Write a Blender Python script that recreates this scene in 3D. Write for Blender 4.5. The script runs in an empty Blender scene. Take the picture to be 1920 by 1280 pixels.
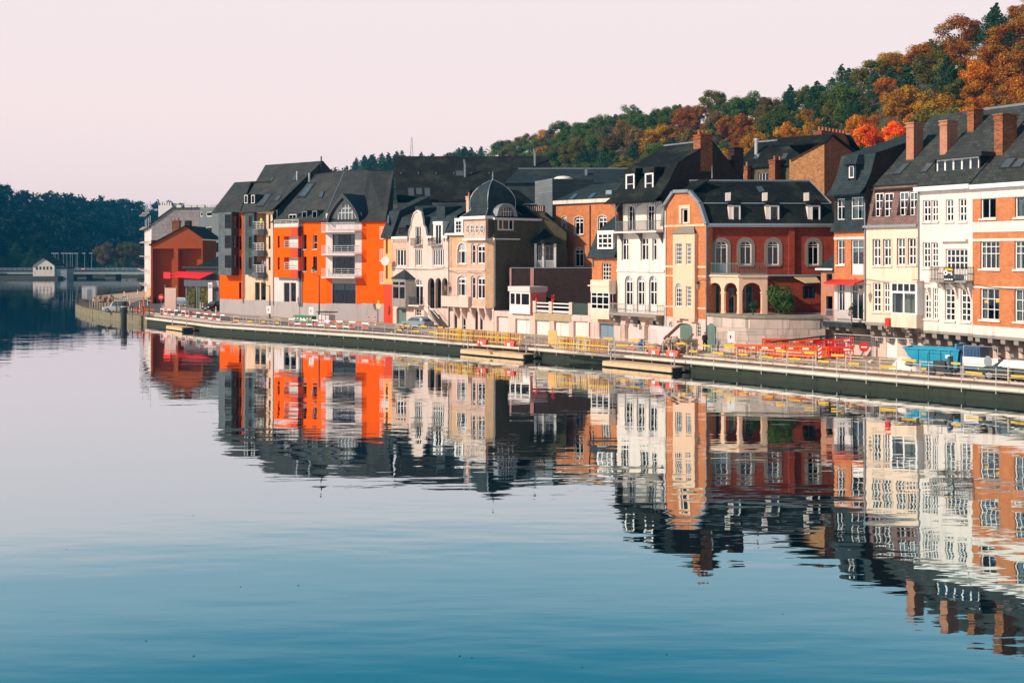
import bpy, bmesh, math, random
from mathutils import Vector, Matrix
random.seed(7)
R = math.radians
SC = bpy.context.scene
COL = SC.collection
# ------------------------------------------------------------------ camera
F = 2133.0; HY = 478.0; CX = 960.0; CH = 9.5; QZ = 1.1
cam = bpy.data.cameras.new('camera'); cam_o = bpy.data.objects.new('camera', cam); COL.objects.link(cam_o)
cam.sensor_width = 36.0; cam.lens = 36.0 * F / 1920.0; cam.shift_y = -(640 - HY) / 1920.0
cam.clip_start = 0.5; cam.clip_end = 12000
cam_o.location = (0, 0, CH); cam_o.rotation_euler = (R(90), 0, 0)
SC.camera = cam_o
# ------------------------------------------------------------------ sky
SUN_AZ = Vector((-0.90, -0.436)); SUN_AZ.normalize(); SUN_EL = R(30)
W = bpy.data.worlds.new('World'); SC.world = W; W.use_nodes = True
nt = W.node_tree; N = nt.nodes; LK = nt.links
bg = N['Background']
sky = N.new('ShaderNodeTexSky'); sky.sky_type = 'NISHITA'; sky.sun_disc = False
sky.sun_elevation = SUN_EL; sky.sun_rotation = math.atan2(SUN_AZ.x, SUN_AZ.y)
sky.air_density = 1.0; sky.dust_density = 2.0; sky.ozone_density = 2.0
tc = N.new('ShaderNodeTexCoord'); sep = N.new('ShaderNodeSeparateXYZ')
LK.new(tc.outputs['Generated'], sep.inputs[0])
ramp = N.new('ShaderNodeValToRGB'); cr = ramp.color_ramp; cr.interpolation = 'EASE'      # share of low haze against clear sky
cr.elements[0].position = 0.26; cr.elements[0].color = (1, 1, 1, 1)
cr.elements[1].position = 0.62; cr.elements[1].color = (0.0, 0.0, 0.0, 1)
LK.new(sep.outputs['Z'], ramp.inputs[0])
rc = N.new('ShaderNodeValToRGB'); c2 = rc.color_ramp; c2.interpolation = 'EASE'              # pink haze low down turning blue above
c2.elements[0].position = 0.0; c2.elements[0].color = (.985, .735, .70, 1)
c2.elements[1].position = 0.36; c2.elements[1].color = (.062, .335, .47, 1)
for pos, v_ in ((.09, (.86, .71, .70, 1)), (.21, (.805, .70, .705, 1)), (.265, (.38, .52, .60, 1))):
    e = c2.elements.new(pos); e.color = v_
LK.new(sep.outputs['Z'], rc.inputs[0])
sc10 = N.new('ShaderNodeMix'); sc10.data_type = 'RGBA'; sc10.blend_type = 'MULTIPLY'; sc10.clamp_result = False
sc10.inputs['Factor'].default_value = 1; LK.new(rc.outputs[0], sc10.inputs['A']); sc10.inputs['B'].default_value = (12.1, 12.1, 12.1, 1)
tint = N.new('ShaderNodeMix'); tint.data_type = 'RGBA'; tint.blend_type = 'MULTIPLY'
tint.inputs['Factor'].default_value = 1; tint.inputs['B'].default_value = (.42, .62, .72, 1)
LK.new(sky.outputs[0], tint.inputs['A'])
mx = N.new('ShaderNodeMix'); mx.data_type = 'RGBA'
LK.new(ramp.outputs[0], mx.inputs['Factor']); LK.new(tint.outputs['Result'], mx.inputs['A']); LK.new(sc10.outputs['Result'], mx.inputs['B'])
LK.new(mx.outputs['Result'], bg.inputs['Color'])
bg.inputs['Strength'].default_value = 0.1
# ------------------------------------------------------------------ sun
sl = bpy.data.lights.new('sun', 'SUN'); sl.energy = 5.0; sl.angle = R(0.53); sl.color = (1.0, .84, .70)
so = bpy.data.objects.new('sun', sl); COL.objects.link(so)
tosun = Vector((SUN_AZ.x * math.cos(SUN_EL), SUN_AZ.y * math.cos(SUN_EL), math.sin(SUN_EL)))
so.rotation_euler = (-tosun).to_track_quat('-Z', 'Y').to_euler()
so.location = (-100, -60, 120)
# ------------------------------------------------------------------ exposure
SC.view_settings.view_transform = 'Standard'; SC.view_settings.look = 'None'
SC.view_settings.exposure = 0.0; SC.view_settings.gamma = 1.0
SC.view_settings.use_curve_mapping = False

# ------------------------------------------------------------------ materials
MATS = {}
def _nodes(name):
    m = bpy.data.materials.new(name); m.use_nodes = True
    t = m.node_tree; return m, t.nodes, t.links, t.nodes['Principled BSDF']
def sc(c, k): return (min(c[0]*k, 1), min(c[1]*k, 1), min(c[2]*k, 1), 1)
def mix_rgb(N, L, fac, a, b, mode='MIX'):
    n = N.new('ShaderNodeMix'); n.data_type = 'RGBA'; n.blend_type = mode
    for s, v in (('Factor', fac), ('A', a), ('B', b)):
        if hasattr(v, 'links') or hasattr(v, 'is_linked'): L.new(v, n.inputs[s])
        else: n.inputs[s].default_value = v
    return n.outputs['Result']
def noise(N, L, vec, scale, detail=4, rough=.6, stretch=None):
    n = N.new('ShaderNodeTexNoise'); n.inputs['Scale'].default_value = scale
    n.inputs['Detail'].default_value = detail; n.inputs['Roughness'].default_value = rough
    if stretch:
        mp = N.new('ShaderNodeMapping'); mp.inputs['Scale'].default_value = stretch
        L.new(vec, mp.inputs[0]); vec = mp.outputs[0]
    L.new(vec, n.inputs['Vector']); return n.outputs['Fac']
def rampv(N, L, fac, a, b):
    n = N.new('ShaderNodeMapRange'); n.inputs['From Min'].default_value = a; n.inputs['From Max'].default_value = b
    L.new(fac, n.inputs['Value']); return n.outputs[0]
def mat(name, col, rough=.85, var=.12, scale=2.5, bump=.15, metal=0., stain=.12, kind='plain', col2=None, mortar=None, bs=(.24, .085), spec=.35):
    if name in MATS: return MATS[name]
    m, N, L, P = _nodes(name)
    t = N.new('ShaderNodeTexCoord'); v = t.outputs['Object']
    P.inputs['Roughness'].default_value = rough; P.inputs['Metallic'].default_value = metal
    P.inputs['Specular IOR Level'].default_value = spec
    nz = noise(N, L, v, scale)
    if kind in ('brick', 'slate', 'tile'):
        s = N.new('ShaderNodeSeparateXYZ'); L.new(v, s.inputs[0])
        ad = N.new('ShaderNodeMath'); ad.operation = 'ADD'; L.new(s.outputs[0], ad.inputs[0]); L.new(s.outputs[1], ad.inputs[1])
        cb = N.new('ShaderNodeCombineXYZ'); L.new(ad.outputs[0], cb.inputs[0]); L.new(s.outputs[2], cb.inputs[1])
        b = N.new('ShaderNodeTexBrick'); L.new(cb.outputs[0], b.inputs['Vector'])
        b.inputs['Scale'].default_value = 1; b.inputs['Brick Width'].default_value = bs[0]; b.inputs['Row Height'].default_value = bs[1]
        b.inputs['Mortar Size'].default_value = .009 if kind == 'brick' else .02; b.inputs['Mortar Smooth'].default_value = .3
        b.inputs['Color1'].default_value = (*col, 1); b.inputs['Color2'].default_value = (*(col2 or [c*.72 for c in col]), 1)
        b.inputs['Mortar'].default_value = (*(mortar or [c*.45 for c in col]), 1)
        base = b.outputs['Color']
        hb = b.outputs['Fac']
    else:
        base = mix_rgb(N, L, nz, sc(col, 1-var), sc(col2 or col, 1+var))
        hb = None
    if kind in ('brick', 'slate', 'tile'):
        base = mix_rgb(N, L, rampv(N, L, nz, .3, .7), base, mix_rgb(N, L, 1.0, base, sc((1, 1, 1), 1-var*1.6), 'MULTIPLY'))
    if kind == 'slate':                            # lichen and weathered patches
        pa = noise(N, L, v, .35, 6, .7)
        base = mix_rgb(N, L, rampv(N, L, pa, .5, .72), base, mix_rgb(N, L, .38, base, (.10, .105, .07, 1)))
    if stain > 0:                                  # rain streaks and grime, longer than wide
        st = noise(N, L, v, 1.1, 5, .65, (1.6, 1.6, .22))
        base = mix_rgb(N, L, rampv(N, L, st, .52, .78), base, mix_rgb(N, L, 1.0, base, (1-stain*2.2, 1-stain*2.2, 1-stain*2.0, 1), 'MULTIPLY'))
    L.new(base, P.inputs['Base Color'])
    if bump > 0:
        bp = N.new('ShaderNodeBump'); bp.inputs['Strength'].default_value = bump; bp.inputs['Distance'].default_value = .02
        fine = noise(N, L, v, scale*9, 3)
        if hb is not None:
            mm = N.new('ShaderNodeMath'); mm.operation = 'MULTIPLY_ADD'; mm.inputs[1].default_value = -1.0
            L.new(hb, mm.inputs[0]); L.new(fine, mm.inputs[2]); L.new(mm.outputs[0], bp.inputs['Height'])
        else: L.new(fine, bp.inputs['Height'])
        L.new(bp.outputs[0], P.inputs['Normal'])
    MATS[name] = m; return m
def brick(name, c, c2=None, mortar=None, **k):
    k.setdefault('spec', .12); return mat(name, c, .9, .14, 1.2, .25, kind='brick', col2=c2, mortar=mortar, **k)
def slate(name, c, c2=None, **k):
    k.setdefault('bs', (.32, .24)); k.setdefault('rough', .72); k.setdefault('stain', .1); k.setdefault('spec', .14)
    return mat(name, c, k.pop('rough'), .2, .8, .35, kind='slate', col2=c2, **k)
def glass_mat():
    m, N, L, P = _nodes('window_glass')
    out = N['Material Output']
    tr = N.new('ShaderNodeBsdfTransparent'); tr.inputs[0].default_value = (.62, .70, .72, 1)
    gl = N.new('ShaderNodeBsdfGlossy'); gl.inputs['Roughness'].default_value = .02; gl.inputs[0].default_value = (.9, .95, 1, 1)
    fr = N.new('ShaderNodeFresnel'); fr.inputs[0].default_value = 1.45
    g = N.new('ShaderNodeTexCoord'); nz = noise(N, L, g.outputs['Object'], 1.3, 2)
    bp = N.new('ShaderNodeBump'); bp.inputs['Strength'].default_value = .06; L.new(nz, bp.inputs['Height']); L.new(bp.outputs[0], gl.inputs['Normal'])
    mxs = N.new('ShaderNodeMixShader'); L.new(fr.outputs[0], mxs.inputs[0]); L.new(tr.outputs[0], mxs.inputs[1]); L.new(gl.outputs[0], mxs.inputs[2])
    L.new(mxs.outputs[0], out.inputs['Surface']); MATS['window_glass'] = m; return m
GLASS = glass_mat()
WHITE = mat('white_paint', (.80, .76, .72), .5, .05, 4, .05, stain=.05)
OFFW = mat('offwhite_render', (.74, .64, .565), .85, .07, 1.2, .1, stain=.20)
CREAM = mat('cream_render', (.77, .49, .33), .85, .1, 1.2, .12, stain=.18)
CREAML = mat('pale_cream_render', (.77, .58, .44), .85, .1, 1.2, .12, stain=.18)
PINKST = mat('pink_stone', (.66, .50, .43), .88, .12, 1.5, .2, stain=.16)
GREYST = mat('grey_stone', (.29, .26, .23), .88, .16, 1.5, .25, stain=.18)
ORANGE = mat('orange_render', (.92, .104, .001), .95, .10, .6, .1, stain=.13, spec=.08)
REDPAN = mat('red_panel', (.62, .045, .012), .6, .06, 1, .05, stain=.04)
PLINTH = mat('grey_plinth_render', (.40, .36, .355), .9, .06, 1, .1, stain=.12)
LILAC = mat('pale_lilac_render', (.66, .56, .53), .85, .06, 1, .1, stain=.1)
BRORG = brick('orange_brick', (.66, .215, .075), (.52, .14, .045), (.50, .30, .18))
BRRED = brick('red_brick', (.40, .055, .022), (.26, .035, .018), (.16, .06, .04))
BRPINK = brick('pink_brick', (.55, .22, .13), (.45, .16, .09), (.45, .30, .22))
BRDARK = brick('dark_brick', (.075, .045, .035), (.05, .03, .026), (.04, .03, .028))
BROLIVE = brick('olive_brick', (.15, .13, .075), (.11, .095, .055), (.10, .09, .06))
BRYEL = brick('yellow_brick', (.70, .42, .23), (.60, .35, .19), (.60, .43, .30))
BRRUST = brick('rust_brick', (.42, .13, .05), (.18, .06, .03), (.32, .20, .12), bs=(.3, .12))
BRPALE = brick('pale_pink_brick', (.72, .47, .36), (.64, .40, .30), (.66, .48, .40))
SLATE = slate('dark_slate', (.016, .021, .021), (.010, .014, .014))
SLATEB = slate('blue_grey_slate', (.042, .062, .069), (.027, .043, .050))
SLATEG = slate('mossy_slate', (.070, .080, .074), (.042, .050, .049), bs=(.42, .3))
SLATEW = slate('hung_grey_slate', (.15, .175, .185), (.125, .15, .16), bs=(.6, .3), stain=.12)
SHINGLE = slate('charcoal_shingle', (.066, .072, .072), (.050, .056, .056), bs=(.5, .3))
TILEP = mat('pink_tile', (.28, .16, .135), .8, .2, 1.5, .4, kind='tile', col2=(.20, .115, .10), mortar=(.10, .065, .06), bs=(.26, .2))
DARKM = mat('dark_metal', (.035, .04, .042), .45, .1, 3, .03, metal=.3, stain=.03)
ZINC = mat('zinc', (.30, .34, .36), .45, .1, 2, .05, metal=.5, stain=.1)
STEEL = mat('galvanised_steel', (.48, .48, .48), .4, .1, 5, .03, metal=.6, stain=.05)
INTER = mat('dark_room_backing', (.055, .05, .045), .95, .2, .7, 0, stain=0)
CURT = mat('curtain_cloth', (.70, .66, .62), .95, .08, 6, 0, stain=0)
WOOD = mat('raw_wood', (.36, .22, .12), .85, .2, 4, .2, stain=.1)
WOODD = mat('dark_wood', (.20, .10, .05), .8, .2, 4, .2, stain=.1)
CONC = mat('concrete', (.60, .52, .44), .9, .1, 1.5, .2, stain=.14)
COPPER = mat('green_paint', (.12, .20, .165), .6, .1, 2, .05, stain=.1)
GREYBLUE = mat('grey_blue_paint', (.16, .26, .34), .6, .08, 2, .04, stain=.06)
REDP = mat('red_paint', (.62, .03, .02), .5, .08, 3, .04, stain=.04)
YELP = mat('yellow_paint', (.72, .42, .03), .5, .12, 3, .05, stain=.1)
WBOARD = mat('white_garage_door', (.80, .74, .68), .6, .05, 2, .05, stain=.08)
TERRA = mat('terracotta', (.45, .14, .06), .85, .12, 3, .1)

# ------------------------------------------------------------------ mesh builder
class MB:
    def __init__(s): s.v = []; s.f = []
    def poly(s, pts):
        i = len(s.v); s.v += [tuple(p) for p in pts]; s.f.append(tuple(range(i, i+len(pts)))); return s
    def box(s, x0, x1, y0, y1, z0, z1):
        if x1 < x0: x0, x1 = x1, x0
        if y1 < y0: y0, y1 = y1, y0
        if z1 < z0: z0, z1 = z1, z0
        i = len(s.v)
        s.v += [(x0,y0,z0),(x1,y0,z0),(x1,y1,z0),(x0,y1,z0),(x0,y0,z1),(x1,y0,z1),(x1,y1,z1),(x0,y1,z1)]
        for q in ((0,3,2,1),(4,5,6,7),(0,1,5,4),(1,2,6,5),(2,3,7,6),(3,0,4,7)): s.f.append(tuple(i+k for k in q))
        return s
    def ext(s, pts, d):                          # closed prism: polygon pts pushed along vector d
        n = len(pts); i = len(s.v); d = Vector(d)
        s.v += [tuple(p) for p in pts] + [tuple(Vector(p)+d) for p in pts]
        s.f.append(tuple(range(i, i+n))); s.f.append(tuple(range(i+2*n-1, i+n-1, -1)))
        for k in range(n):
            a, b = i+k, i+(k+1) % n; s.f.append((b, a, a+n, b+n))
        return s
    def slab(s, pts, t):                         # polygon thickened against its normal
        p = [Vector(q) for q in pts]; nn = Vector((0,0,0))
        for k in range(len(p)):
            a, b = p[k], p[(k+1) % len(p)]
            nn += Vector(((a.y-b.y)*(a.z+b.z), (a.z-b.z)*(a.x+b.x), (a.x-b.x)*(a.y+b.y)))
        nn.normalize()
        if nn.z < 0: nn = -nn; p.reverse()
        return s.ext(p, -nn*t)
    def tube(s, pts, r, n=6, r2=None):
        pts = [Vector(p) for p in pts]; m = len(pts); i0 = len(s.v); r2 = r if r2 is None else r2
        for k, p in enumerate(pts):
            d = (pts[min(k+1, m-1)] - pts[max(k-1, 0)]).normalized()
            a = d.orthogonal().normalized() if abs(d.z) < .99 else Vector((1, 0, 0))
            b = d.cross(a); rr = r + (r2-r)*k/max(1, m-1)
            for j in range(n):
                w = 2*math.pi*j/n; s.v.append(tuple(p + a*math.cos(w)*rr + b*math.sin(w)*rr))
        for k in range(m-1):
            for j in range(n):
                a = i0+k*n+j; b = i0+k*n+(j+1) % n; s.f.append((a, b, b+n, a+n))
        s.f.append(tuple(range(i0+n-1, i0-1, -1))); s.f.append(tuple(range(i0+(m-1)*n, i0+m*n)))
        return s
    def lathe(s, prof, c=(0,0), n=12):           # prof [(r,z)]
        i0 = len(s.v)
        for r, z in prof:
            for j in range(n):
                w = 2*math.pi*j/n; s.v.append((c[0]+r*math.cos(w), c[1]+r*math.sin(w), z))
        for k in range(len(prof)-1):
            for j in range(n):
                a = i0+k*n+j; b = i0+k*n+(j+1) % n; s.f.append((a, b, b+n, a+n))
        s.f.append(tuple(range(i0+n-1, i0-1, -1))); s.f.append(tuple(range(i0+(len(prof)-1)*n, i0+len(prof)*n)))
        return s
    def mesh(s, name, m=None, smooth=False):
        me = bpy.data.meshes.new(name); me.from_pydata(s.v, [], s.f); me.update()
        if m: me.materials.append(m)
        if smooth: me.polygons.foreach_set('use_smooth', [True]*len(me.polygons))
        return me
    def obj(s, name, m, parent=None, M=None, smooth=False):
        o = bpy.data.objects.new(name, s.mesh(name, m, smooth)); COL.objects.link(o)
        if parent: o.parent = parent
        if M is not None: o.matrix_local = M
        return o
def tag(o, label=None, cat=None, group=None, kind=None):
    if label: o['label'] = label
    if cat: o['category'] = cat
    if group: o['group'] = group
    if kind: o['kind'] = kind
    return o
def empty(name, loc=(0,0,0), rz=0, label=None, cat=None, group=None):
    o = bpy.data.objects.new(name, None); COL.objects.link(o); o.location = loc; o.rotation_euler = (0,0,rz)
    o.empty_display_size = .3
    return tag(o, label, cat, group)
def copy_tree(o, parent=None):
    c = o.copy(); COL.objects.link(c)
    if parent: c.parent = parent
    for ch in list(o.children): copy_tree(ch, c)
    return c
_UB = {}
def unit(m):
    if m.name not in _UB: _UB[m.name] = MB().box(-.5,.5,-.5,.5,-.5,.5).mesh('pane', m)
    return _UB[m.name]
def ubox(name, m, parent, x0, x1, y0, y1, z0, z1):
    o = bpy.data.objects.new(name, unit(m)); COL.objects.link(o); o.parent = parent
    o.location = ((x0+x1)/2, (y0+y1)/2, (z0+z1)/2); o.scale = (abs(x1-x0), abs(y1-y0), abs(z1-z0)); return o
# pixel of the photograph -> place on the quay / at a depth, used to survey the real positions
def G(px, gy, z=QZ):
    Y = (CH - z) * F / (gy - HY); return Vector(((px-CX)/F*Y, Y, z))
def AT(px, py, Y): return Vector(((px-CX)/F*Y, Y, CH-(py-HY)/F*Y))

WRG = random.Random(99)
class Frame:
    """a facade: origin at its left foot, x along it, y into the house, z up from the quay"""
    def __init__(s, A, B, root=None, z=QZ):
        A = Vector((A[0], A[1], z)); B = Vector((B[0], B[1], z)); s.A = A
        d = (B-A); s.len = d.length; d.normalize(); s.rz = math.atan2(d.y, d.x)
        s.M = Matrix.Translation(A) @ Matrix.Rotation(s.rz, 4, 'Z'); s.I = s.M.inverted()
        s.root = root; s.ops = []
        s.co = s.I @ Vector((0, 0, CH)); s.ML = Matrix.Identity(4) if root is None else root.matrix_basis.inverted() @ s.M
    def ray(s, px, py):
        return s.I.to_3x3() @ Vector(((px-CX)/F, 1, -(py-HY)/F))
    def L(s, px, py, y=0.):
        r = s.ray(px, py); t = (y - s.co.y)/r.y; p = s.co + r*t; return p.x, p.z
    def P(s, px, py, y=0.):
        x, z = s.L(px, py, y); return (x, y, z)
    def onx(s, px, py, x):                        # point of the ray on the plane x = const
        r = s.ray(px, py); t = (x - s.co.x)/r.x; p = s.co + r*t; return (x, p.y, p.z)
    def rect(s, x0, y0, x1, y1, y=0.):
        mx, my = (x0+x1)/2, (y0+y1)/2
        return s.L(x0, my, y)[0], s.L(x1, my, y)[0], s.L(mx, y1, y)[1], s.L(mx, y0, y)[1]
    def X(s, px, y=0., py=500): return s.L(px, py, y)[0]
    def Z(s, py, px, y=0.): return s.L(px, py, y)[1]
    def put(s, mb, name, m, parent=None, smooth=False):
        if parent is None or parent is s.root: return mb.obj(name, m, s.root, s.ML, smooth)
        return mb.obj(name, m, parent, None, smooth)
    # ---- wall with real openings
    def wall(s, x0, x1, z0, z1, m, y=0., depth=.24, top=None, name='wall', slope=0., ops=None):
        ops = s.ops if ops is None else ops
        o = [q for q in ops if abs(q['y']-y) < .02 and q['x0'] > x0-.03 and q['x1'] < x1+.03 and q['z1'] > z0+.01 and q['z0'] < z1-.01]
        xs = {x0, x1}; zs = {z0, z1}
        for q in o:
            xs |= {max(x0, q['x0']), min(x1, q['x1'])}; zs |= {max(z0, q['z0']), min(z1, q['z1'])}
        if top:
            for a, b in top: xs.add(min(max(a, x0), x1)); 
            zs.discard(z1); zs.add(max(b for a, b in top))
        xs = sorted(xs); zs = sorted(zs); mb = MB()
        def Y(z): return y + slope*(z-z0)
        def topz(x):
            for (a, b), (c, d) in zip(top, top[1:]):
                if a-1e-6 <= x <= c+1e-6: return b + (d-b)*((x-a)/max(1e-6, c-a))
            return z0
        for xa, xb in zip(xs, xs[1:]):
            if xb-xa < 1e-4: continue
            for za, zb in zip(zs, zs[1:]):
                if zb-za < 1e-4: continue
                cx, cz = (xa+xb)/2, (za+zb)/2
                if any(q['x0'] < cx < q['x1'] and q['z0'] < cz < q['z1'] for q in o): continue
                pts = [(xa, za), (xb, za), (xb, zb), (xa, zb)]
                if top:
                    ta, tb = topz(xa+1e-5), topz(xb-1e-5)
                    f = lambda p: ta+(tb-ta)*(p[0]-xa)/(xb-xa) - p[1]
                    out = []
                    for k in range(4):
                        p, q2 = pts[k], pts[(k+1) % 4]; fp, fq = f(p), f(q2)
                        if fp >= -1e-6: out.append(p)
                        if (fp > 1e-6 and fq < -1e-6) or (fp < -1e-6 and fq > 1e-6):
                            u = fp/(fp-fq); out.append((p[0]+(q2[0]-p[0])*u, p[1]+(q2[1]-p[1])*u))
                    pts = out
                    if len(pts) < 3: continue
                mb.poly([(a, Y(b), b) for a, b in pts])
        for q in o:
            a, b, c, d = max(x0, q['x0']), min(x1, q['x1']), max(z0, q['z0']), min(z1, q['z1'])
            yb = q.get('yb', y+depth); h = q['arch'] if q['z1'] <= z1+.001 else 0; ds = d-h
            mb.poly([(a, Y(c), c), (a, yb, c), (a, yb, ds), (a, Y(ds), ds)]); mb.poly([(b, Y(c), c), (b, Y(ds), ds), (b, yb, ds), (b, yb, c)])
            if q['z0'] >= z0-.001: mb.poly([(a, Y(c), c), (b, Y(c), c), (b, yb, c), (a, yb, c)])
            if h > 0:
                arc = s.arc(a, b, ds, h, q.get('pt', 0))
                for p, r in zip(arc, arc[1:]):
                    mb.poly([(p[0], Y(p[1]), p[1]), (r[0], Y(r[1]), r[1]), (r[0], yb, r[1]), (p[0], yb, p[1])])
                    mb.poly([(p[0], Y(p[1]), p[1]), (p[0], Y(d), d), (r[0], Y(d), d), (r[0], Y(r[1]), r[1])])
            elif q['z1'] <= z1+.001: mb.poly([(a, Y(d), d), (a, yb, d), (b, yb, d), (b, Y(d), d)])
        return s.put(mb, name, m)
    @staticmethod
    def arc(a, b, z, h, pt=0, n=10):
        out = []
        for k in range(n+1):
            u = -1 + 2*k/n
            if pt: w = (1-abs(u)**1.7)
            else: w = math.sqrt(max(0, 1-u*u))
            out.append(((a+b)/2 + (b-a)/2*u, z + h*w))
        return out
    # ---- window: frame > panes, sill, surround, curtains
    def win(s, x0, y0, x1, y1, cols=2, rows=1, arch=0, y=0., rec=.14, fw=.075, bw=.05, m=None, sill=None, sur=None, surw=.16, curt=.0,
            cut=True, glass=None, name='window', panel=0, local=None, pt=0, pan_m=None, blind=0, lab=None):
        a, b, c, d = local or s.rect(x0, y0, x1, y1, y)
        if not curt and not blind and not panel and (b-a) > .6:
            rr_ = WRG.random(); curt = WRG.uniform(.12, .3) if rr_ < .38 else 0; blind = WRG.uniform(.2, .55) if rr_ > .82 else 0
        m = m or WHITE; glass = glass or GLASS; h = arch*(b-a)/2 if arch else 0
        if cut: s.ops.append(dict(x0=a, x1=b, z0=c, z1=d, arch=h, y=y, pt=pt, yb=y+rec+.12))
        yy = y + rec; ds = d-h; mb = MB()
        mb.box(a, a+fw, yy, yy+.08, c, ds); mb.box(b-fw, b, yy, yy+.08, c, ds); mb.box(a+fw, b-fw, yy, yy+.08, c, c+fw)
        if h:
            o = s.arc(a, b, ds, h, pt); i = s.arc(a+fw, b-fw, ds, h-fw, pt)
            for k in range(len(o)-1):
                mb.ext([(o[k][0], yy, o[k][1]), (o[k+1][0], yy, o[k+1][1]), (i[k+1][0], yy, i[k+1][1]), (i[k][0], yy, i[k][1])], (0, .08, 0))
        else: mb.box(a+fw, b-fw, yy, yy+.08, d-fw, d)
        xc = [k/cols for k in range(1, cols)] if isinstance(cols, int) else cols
        zc = [k/rows for k in range(1, rows)] if isinstance(rows, int) else rows
        xin = [a+fw] + [a+(b-a)*u for u in xc] + [b-fw]; zin = [c+fw] + [c+(d-c)*u for u in zc] + [ds if h else d-fw]
        for u in xin[1:-1]:
            ztop = d-fw
            if h:
                k = (u-(a+b)/2)/((b-a)/2); ztop = ds + (h-fw)*((1-abs(k)**1.7) if pt else math.sqrt(max(0, 1-k*k)))
            mb.box(u-bw/2, u+bw/2, yy+.003, yy+.077, c+fw, ztop)
        for u in zin[1:-1]: mb.box(a+fw, b-fw, yy-.004, yy+.07, u-bw/2, u+bw/2)
        if h and zc != [] and rows != 1: mb.box(a+fw, b-fw, yy-.004, yy+.07, ds-bw/2, ds+bw/2)
        w = s.put(mb, name, m)
        if lab: w['label'] = lab
        for k in range(len(xin)-1):
            for j in range(len(zin)-1):
                if zin[j+1]-zin[j] < .03: continue
                if panel and j == 0: ubox('door_panel', pan_m or m, w, xin[k]-.001, xin[k+1]+.001, yy+.03, yy+.05, zin[j]-.002, zin[j+1]+.002)
                else: ubox('pane', glass, w, xin[k]-.004, xin[k+1]+.004, yy+.033, yy+.041, zin[j]-.004, zin[j+1]+.004)
        if h:
            arc = s.arc(a+fw*.8, b-fw*.8, ds, h-fw*.8, pt)
            MB().ext([(p[0], yy+.033, p[1]) for p in arc], (0, .008, 0)).obj('pane', glass, w)
        if sill: 
            MB().box(a-.12, b+.12, y-.12, y+.1, c-.14, c-.002).obj('sill', sill, w)
        if sur:
            q = MB(); k = surw
            q.box(a-k, a, y-.05, y+.1, c-.0, ds); q.box(b, b+k, y-.05, y+.1, c, ds)
            if h:
                o = s.arc(a-k, b+k, ds, h+k, pt); i = s.arc(a, b, ds, h, pt)
                for j in range(len(o)-1):
                    q.ext([(o[j][0], y-.05, o[j][1]), (o[j+1][0], y-.05, o[j+1][1]), (i[j+1][0], y-.05, i[j+1][1]), (i[j][0], y-.05, i[j][1])], (0, .15, 0))
            else: q.box(a-k, b+k, y-.055, y+.1, d, d+k)
            q.obj('surround', sur, w)
        if curt:
            wv = (b-a)
            for side in (0, 1):
                q = MB(); n = 8; wd = wv*curt*(.8+.4*random.random()); st = a+.03 if side == 0 else b-.03-wd
                for k in range(n):
                    u0, u1 = st+wd*k/n, st+wd*(k+1)/n
                    q.poly([(u0, yy+.16+.03*(k % 2), c), (u1, yy+.16+.03*((k+1) % 2), c), (u1, yy+.16+.03*((k+1) % 2), d-.02-h*.4), (u0, yy+.16+.03*(k % 2), d-.02-h*.4)])
                q.obj('curtain', CURT, w)
        if blind:
            MB().box(a+.04, b-.04, yy+.11, yy+.13, d-(d-c)*blind, d-.03-h*.3).obj('blind', CURT, w)
        return w
    def body(s, x0, x1, dep, z1, m, y0=.02, left=True, right=True, back=True, name='side_wall', z0=0.):
        mb = MB(); x0 += .012; x1 -= .012
        if left: mb.box(x0, x0+.2, y0, dep, z0, z1)
        if right: mb.box(x1-.2, x1, y0, dep, z0, z1)
        if back: mb.box(x0+.2, x1-.2, dep-.2, dep, z0, z1)
        return s.put(mb, name, m)
    def room(s, x0, x1, z0, z1, y=1.6):
        return s.put(MB().box(x0+.25, x1-.25, y, y+.1, z0, z1).box(x0+.25, x1-.25, .4, y, z1, z1+.05), 'dark_backing', INTER)  # dark sheet added behind the panes, keeps sunlit rooms dim
    def bx(s, name, m, x0, x1, y0, y1, z0, z1, parent=None):
        return s.put(MB().box(x0, x1, y0, y1, z0, z1), name, m, parent)
    def roof(s, polys, m, t=.12, name='roof', parent=None):
        mb = MB()
        for p in polys: mb.slab(p, t)
        return s.put(mb, name, m, parent)
    def railing(s, x0, x1, y, z0, h=1.0, m=None, n=None, ends=0, bars=None, r=.018, name='railing'):
        mb = MB(); m = m or DARKM
        mb.box(x0, x1, y-.03, y+.03, z0+h-.05, z0+h); 
        if bars:
            for k in range(bars): mb.box(x0, x1, y-.015, y+.015, z0+h*(k+.3)/(bars+.4), z0+h*(k+.3)/(bars+.4)+.035)
            n = n or max(2, int((x1-x0)/1.0))
            for k in range(n+1): xx = x0+.02+(x1-x0-.04)*k/n; mb.box(xx-.02, xx+.02, y-.02, y+.02, z0, z0+h)
        else:
            mb.box(x0, x1, y-.02, y+.02, z0+.06, z0+.10)
            n = n or int((x1-x0)/.14)
            for k in range(n+1): xx = x0+.02+(x1-x0-.04)*k/n; mb.box(xx-r/1.4, xx+r/1.4, y-r/1.4, y+r/1.4, z0, z0+h-.02)
        if ends:
            for xx in (x0, x1):
                mb.box(xx-.03, xx+.03, y, y+ends, z0+h-.05, z0+h)
                for k in range(1, max(2, int(ends/.16))): yy = y+ends*k/max(2, int(ends/.16)); mb.box(xx-.012, xx+.012, yy-.012, yy+.012, z0, z0+h-.02)
        return s.put(mb, name, m)
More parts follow.
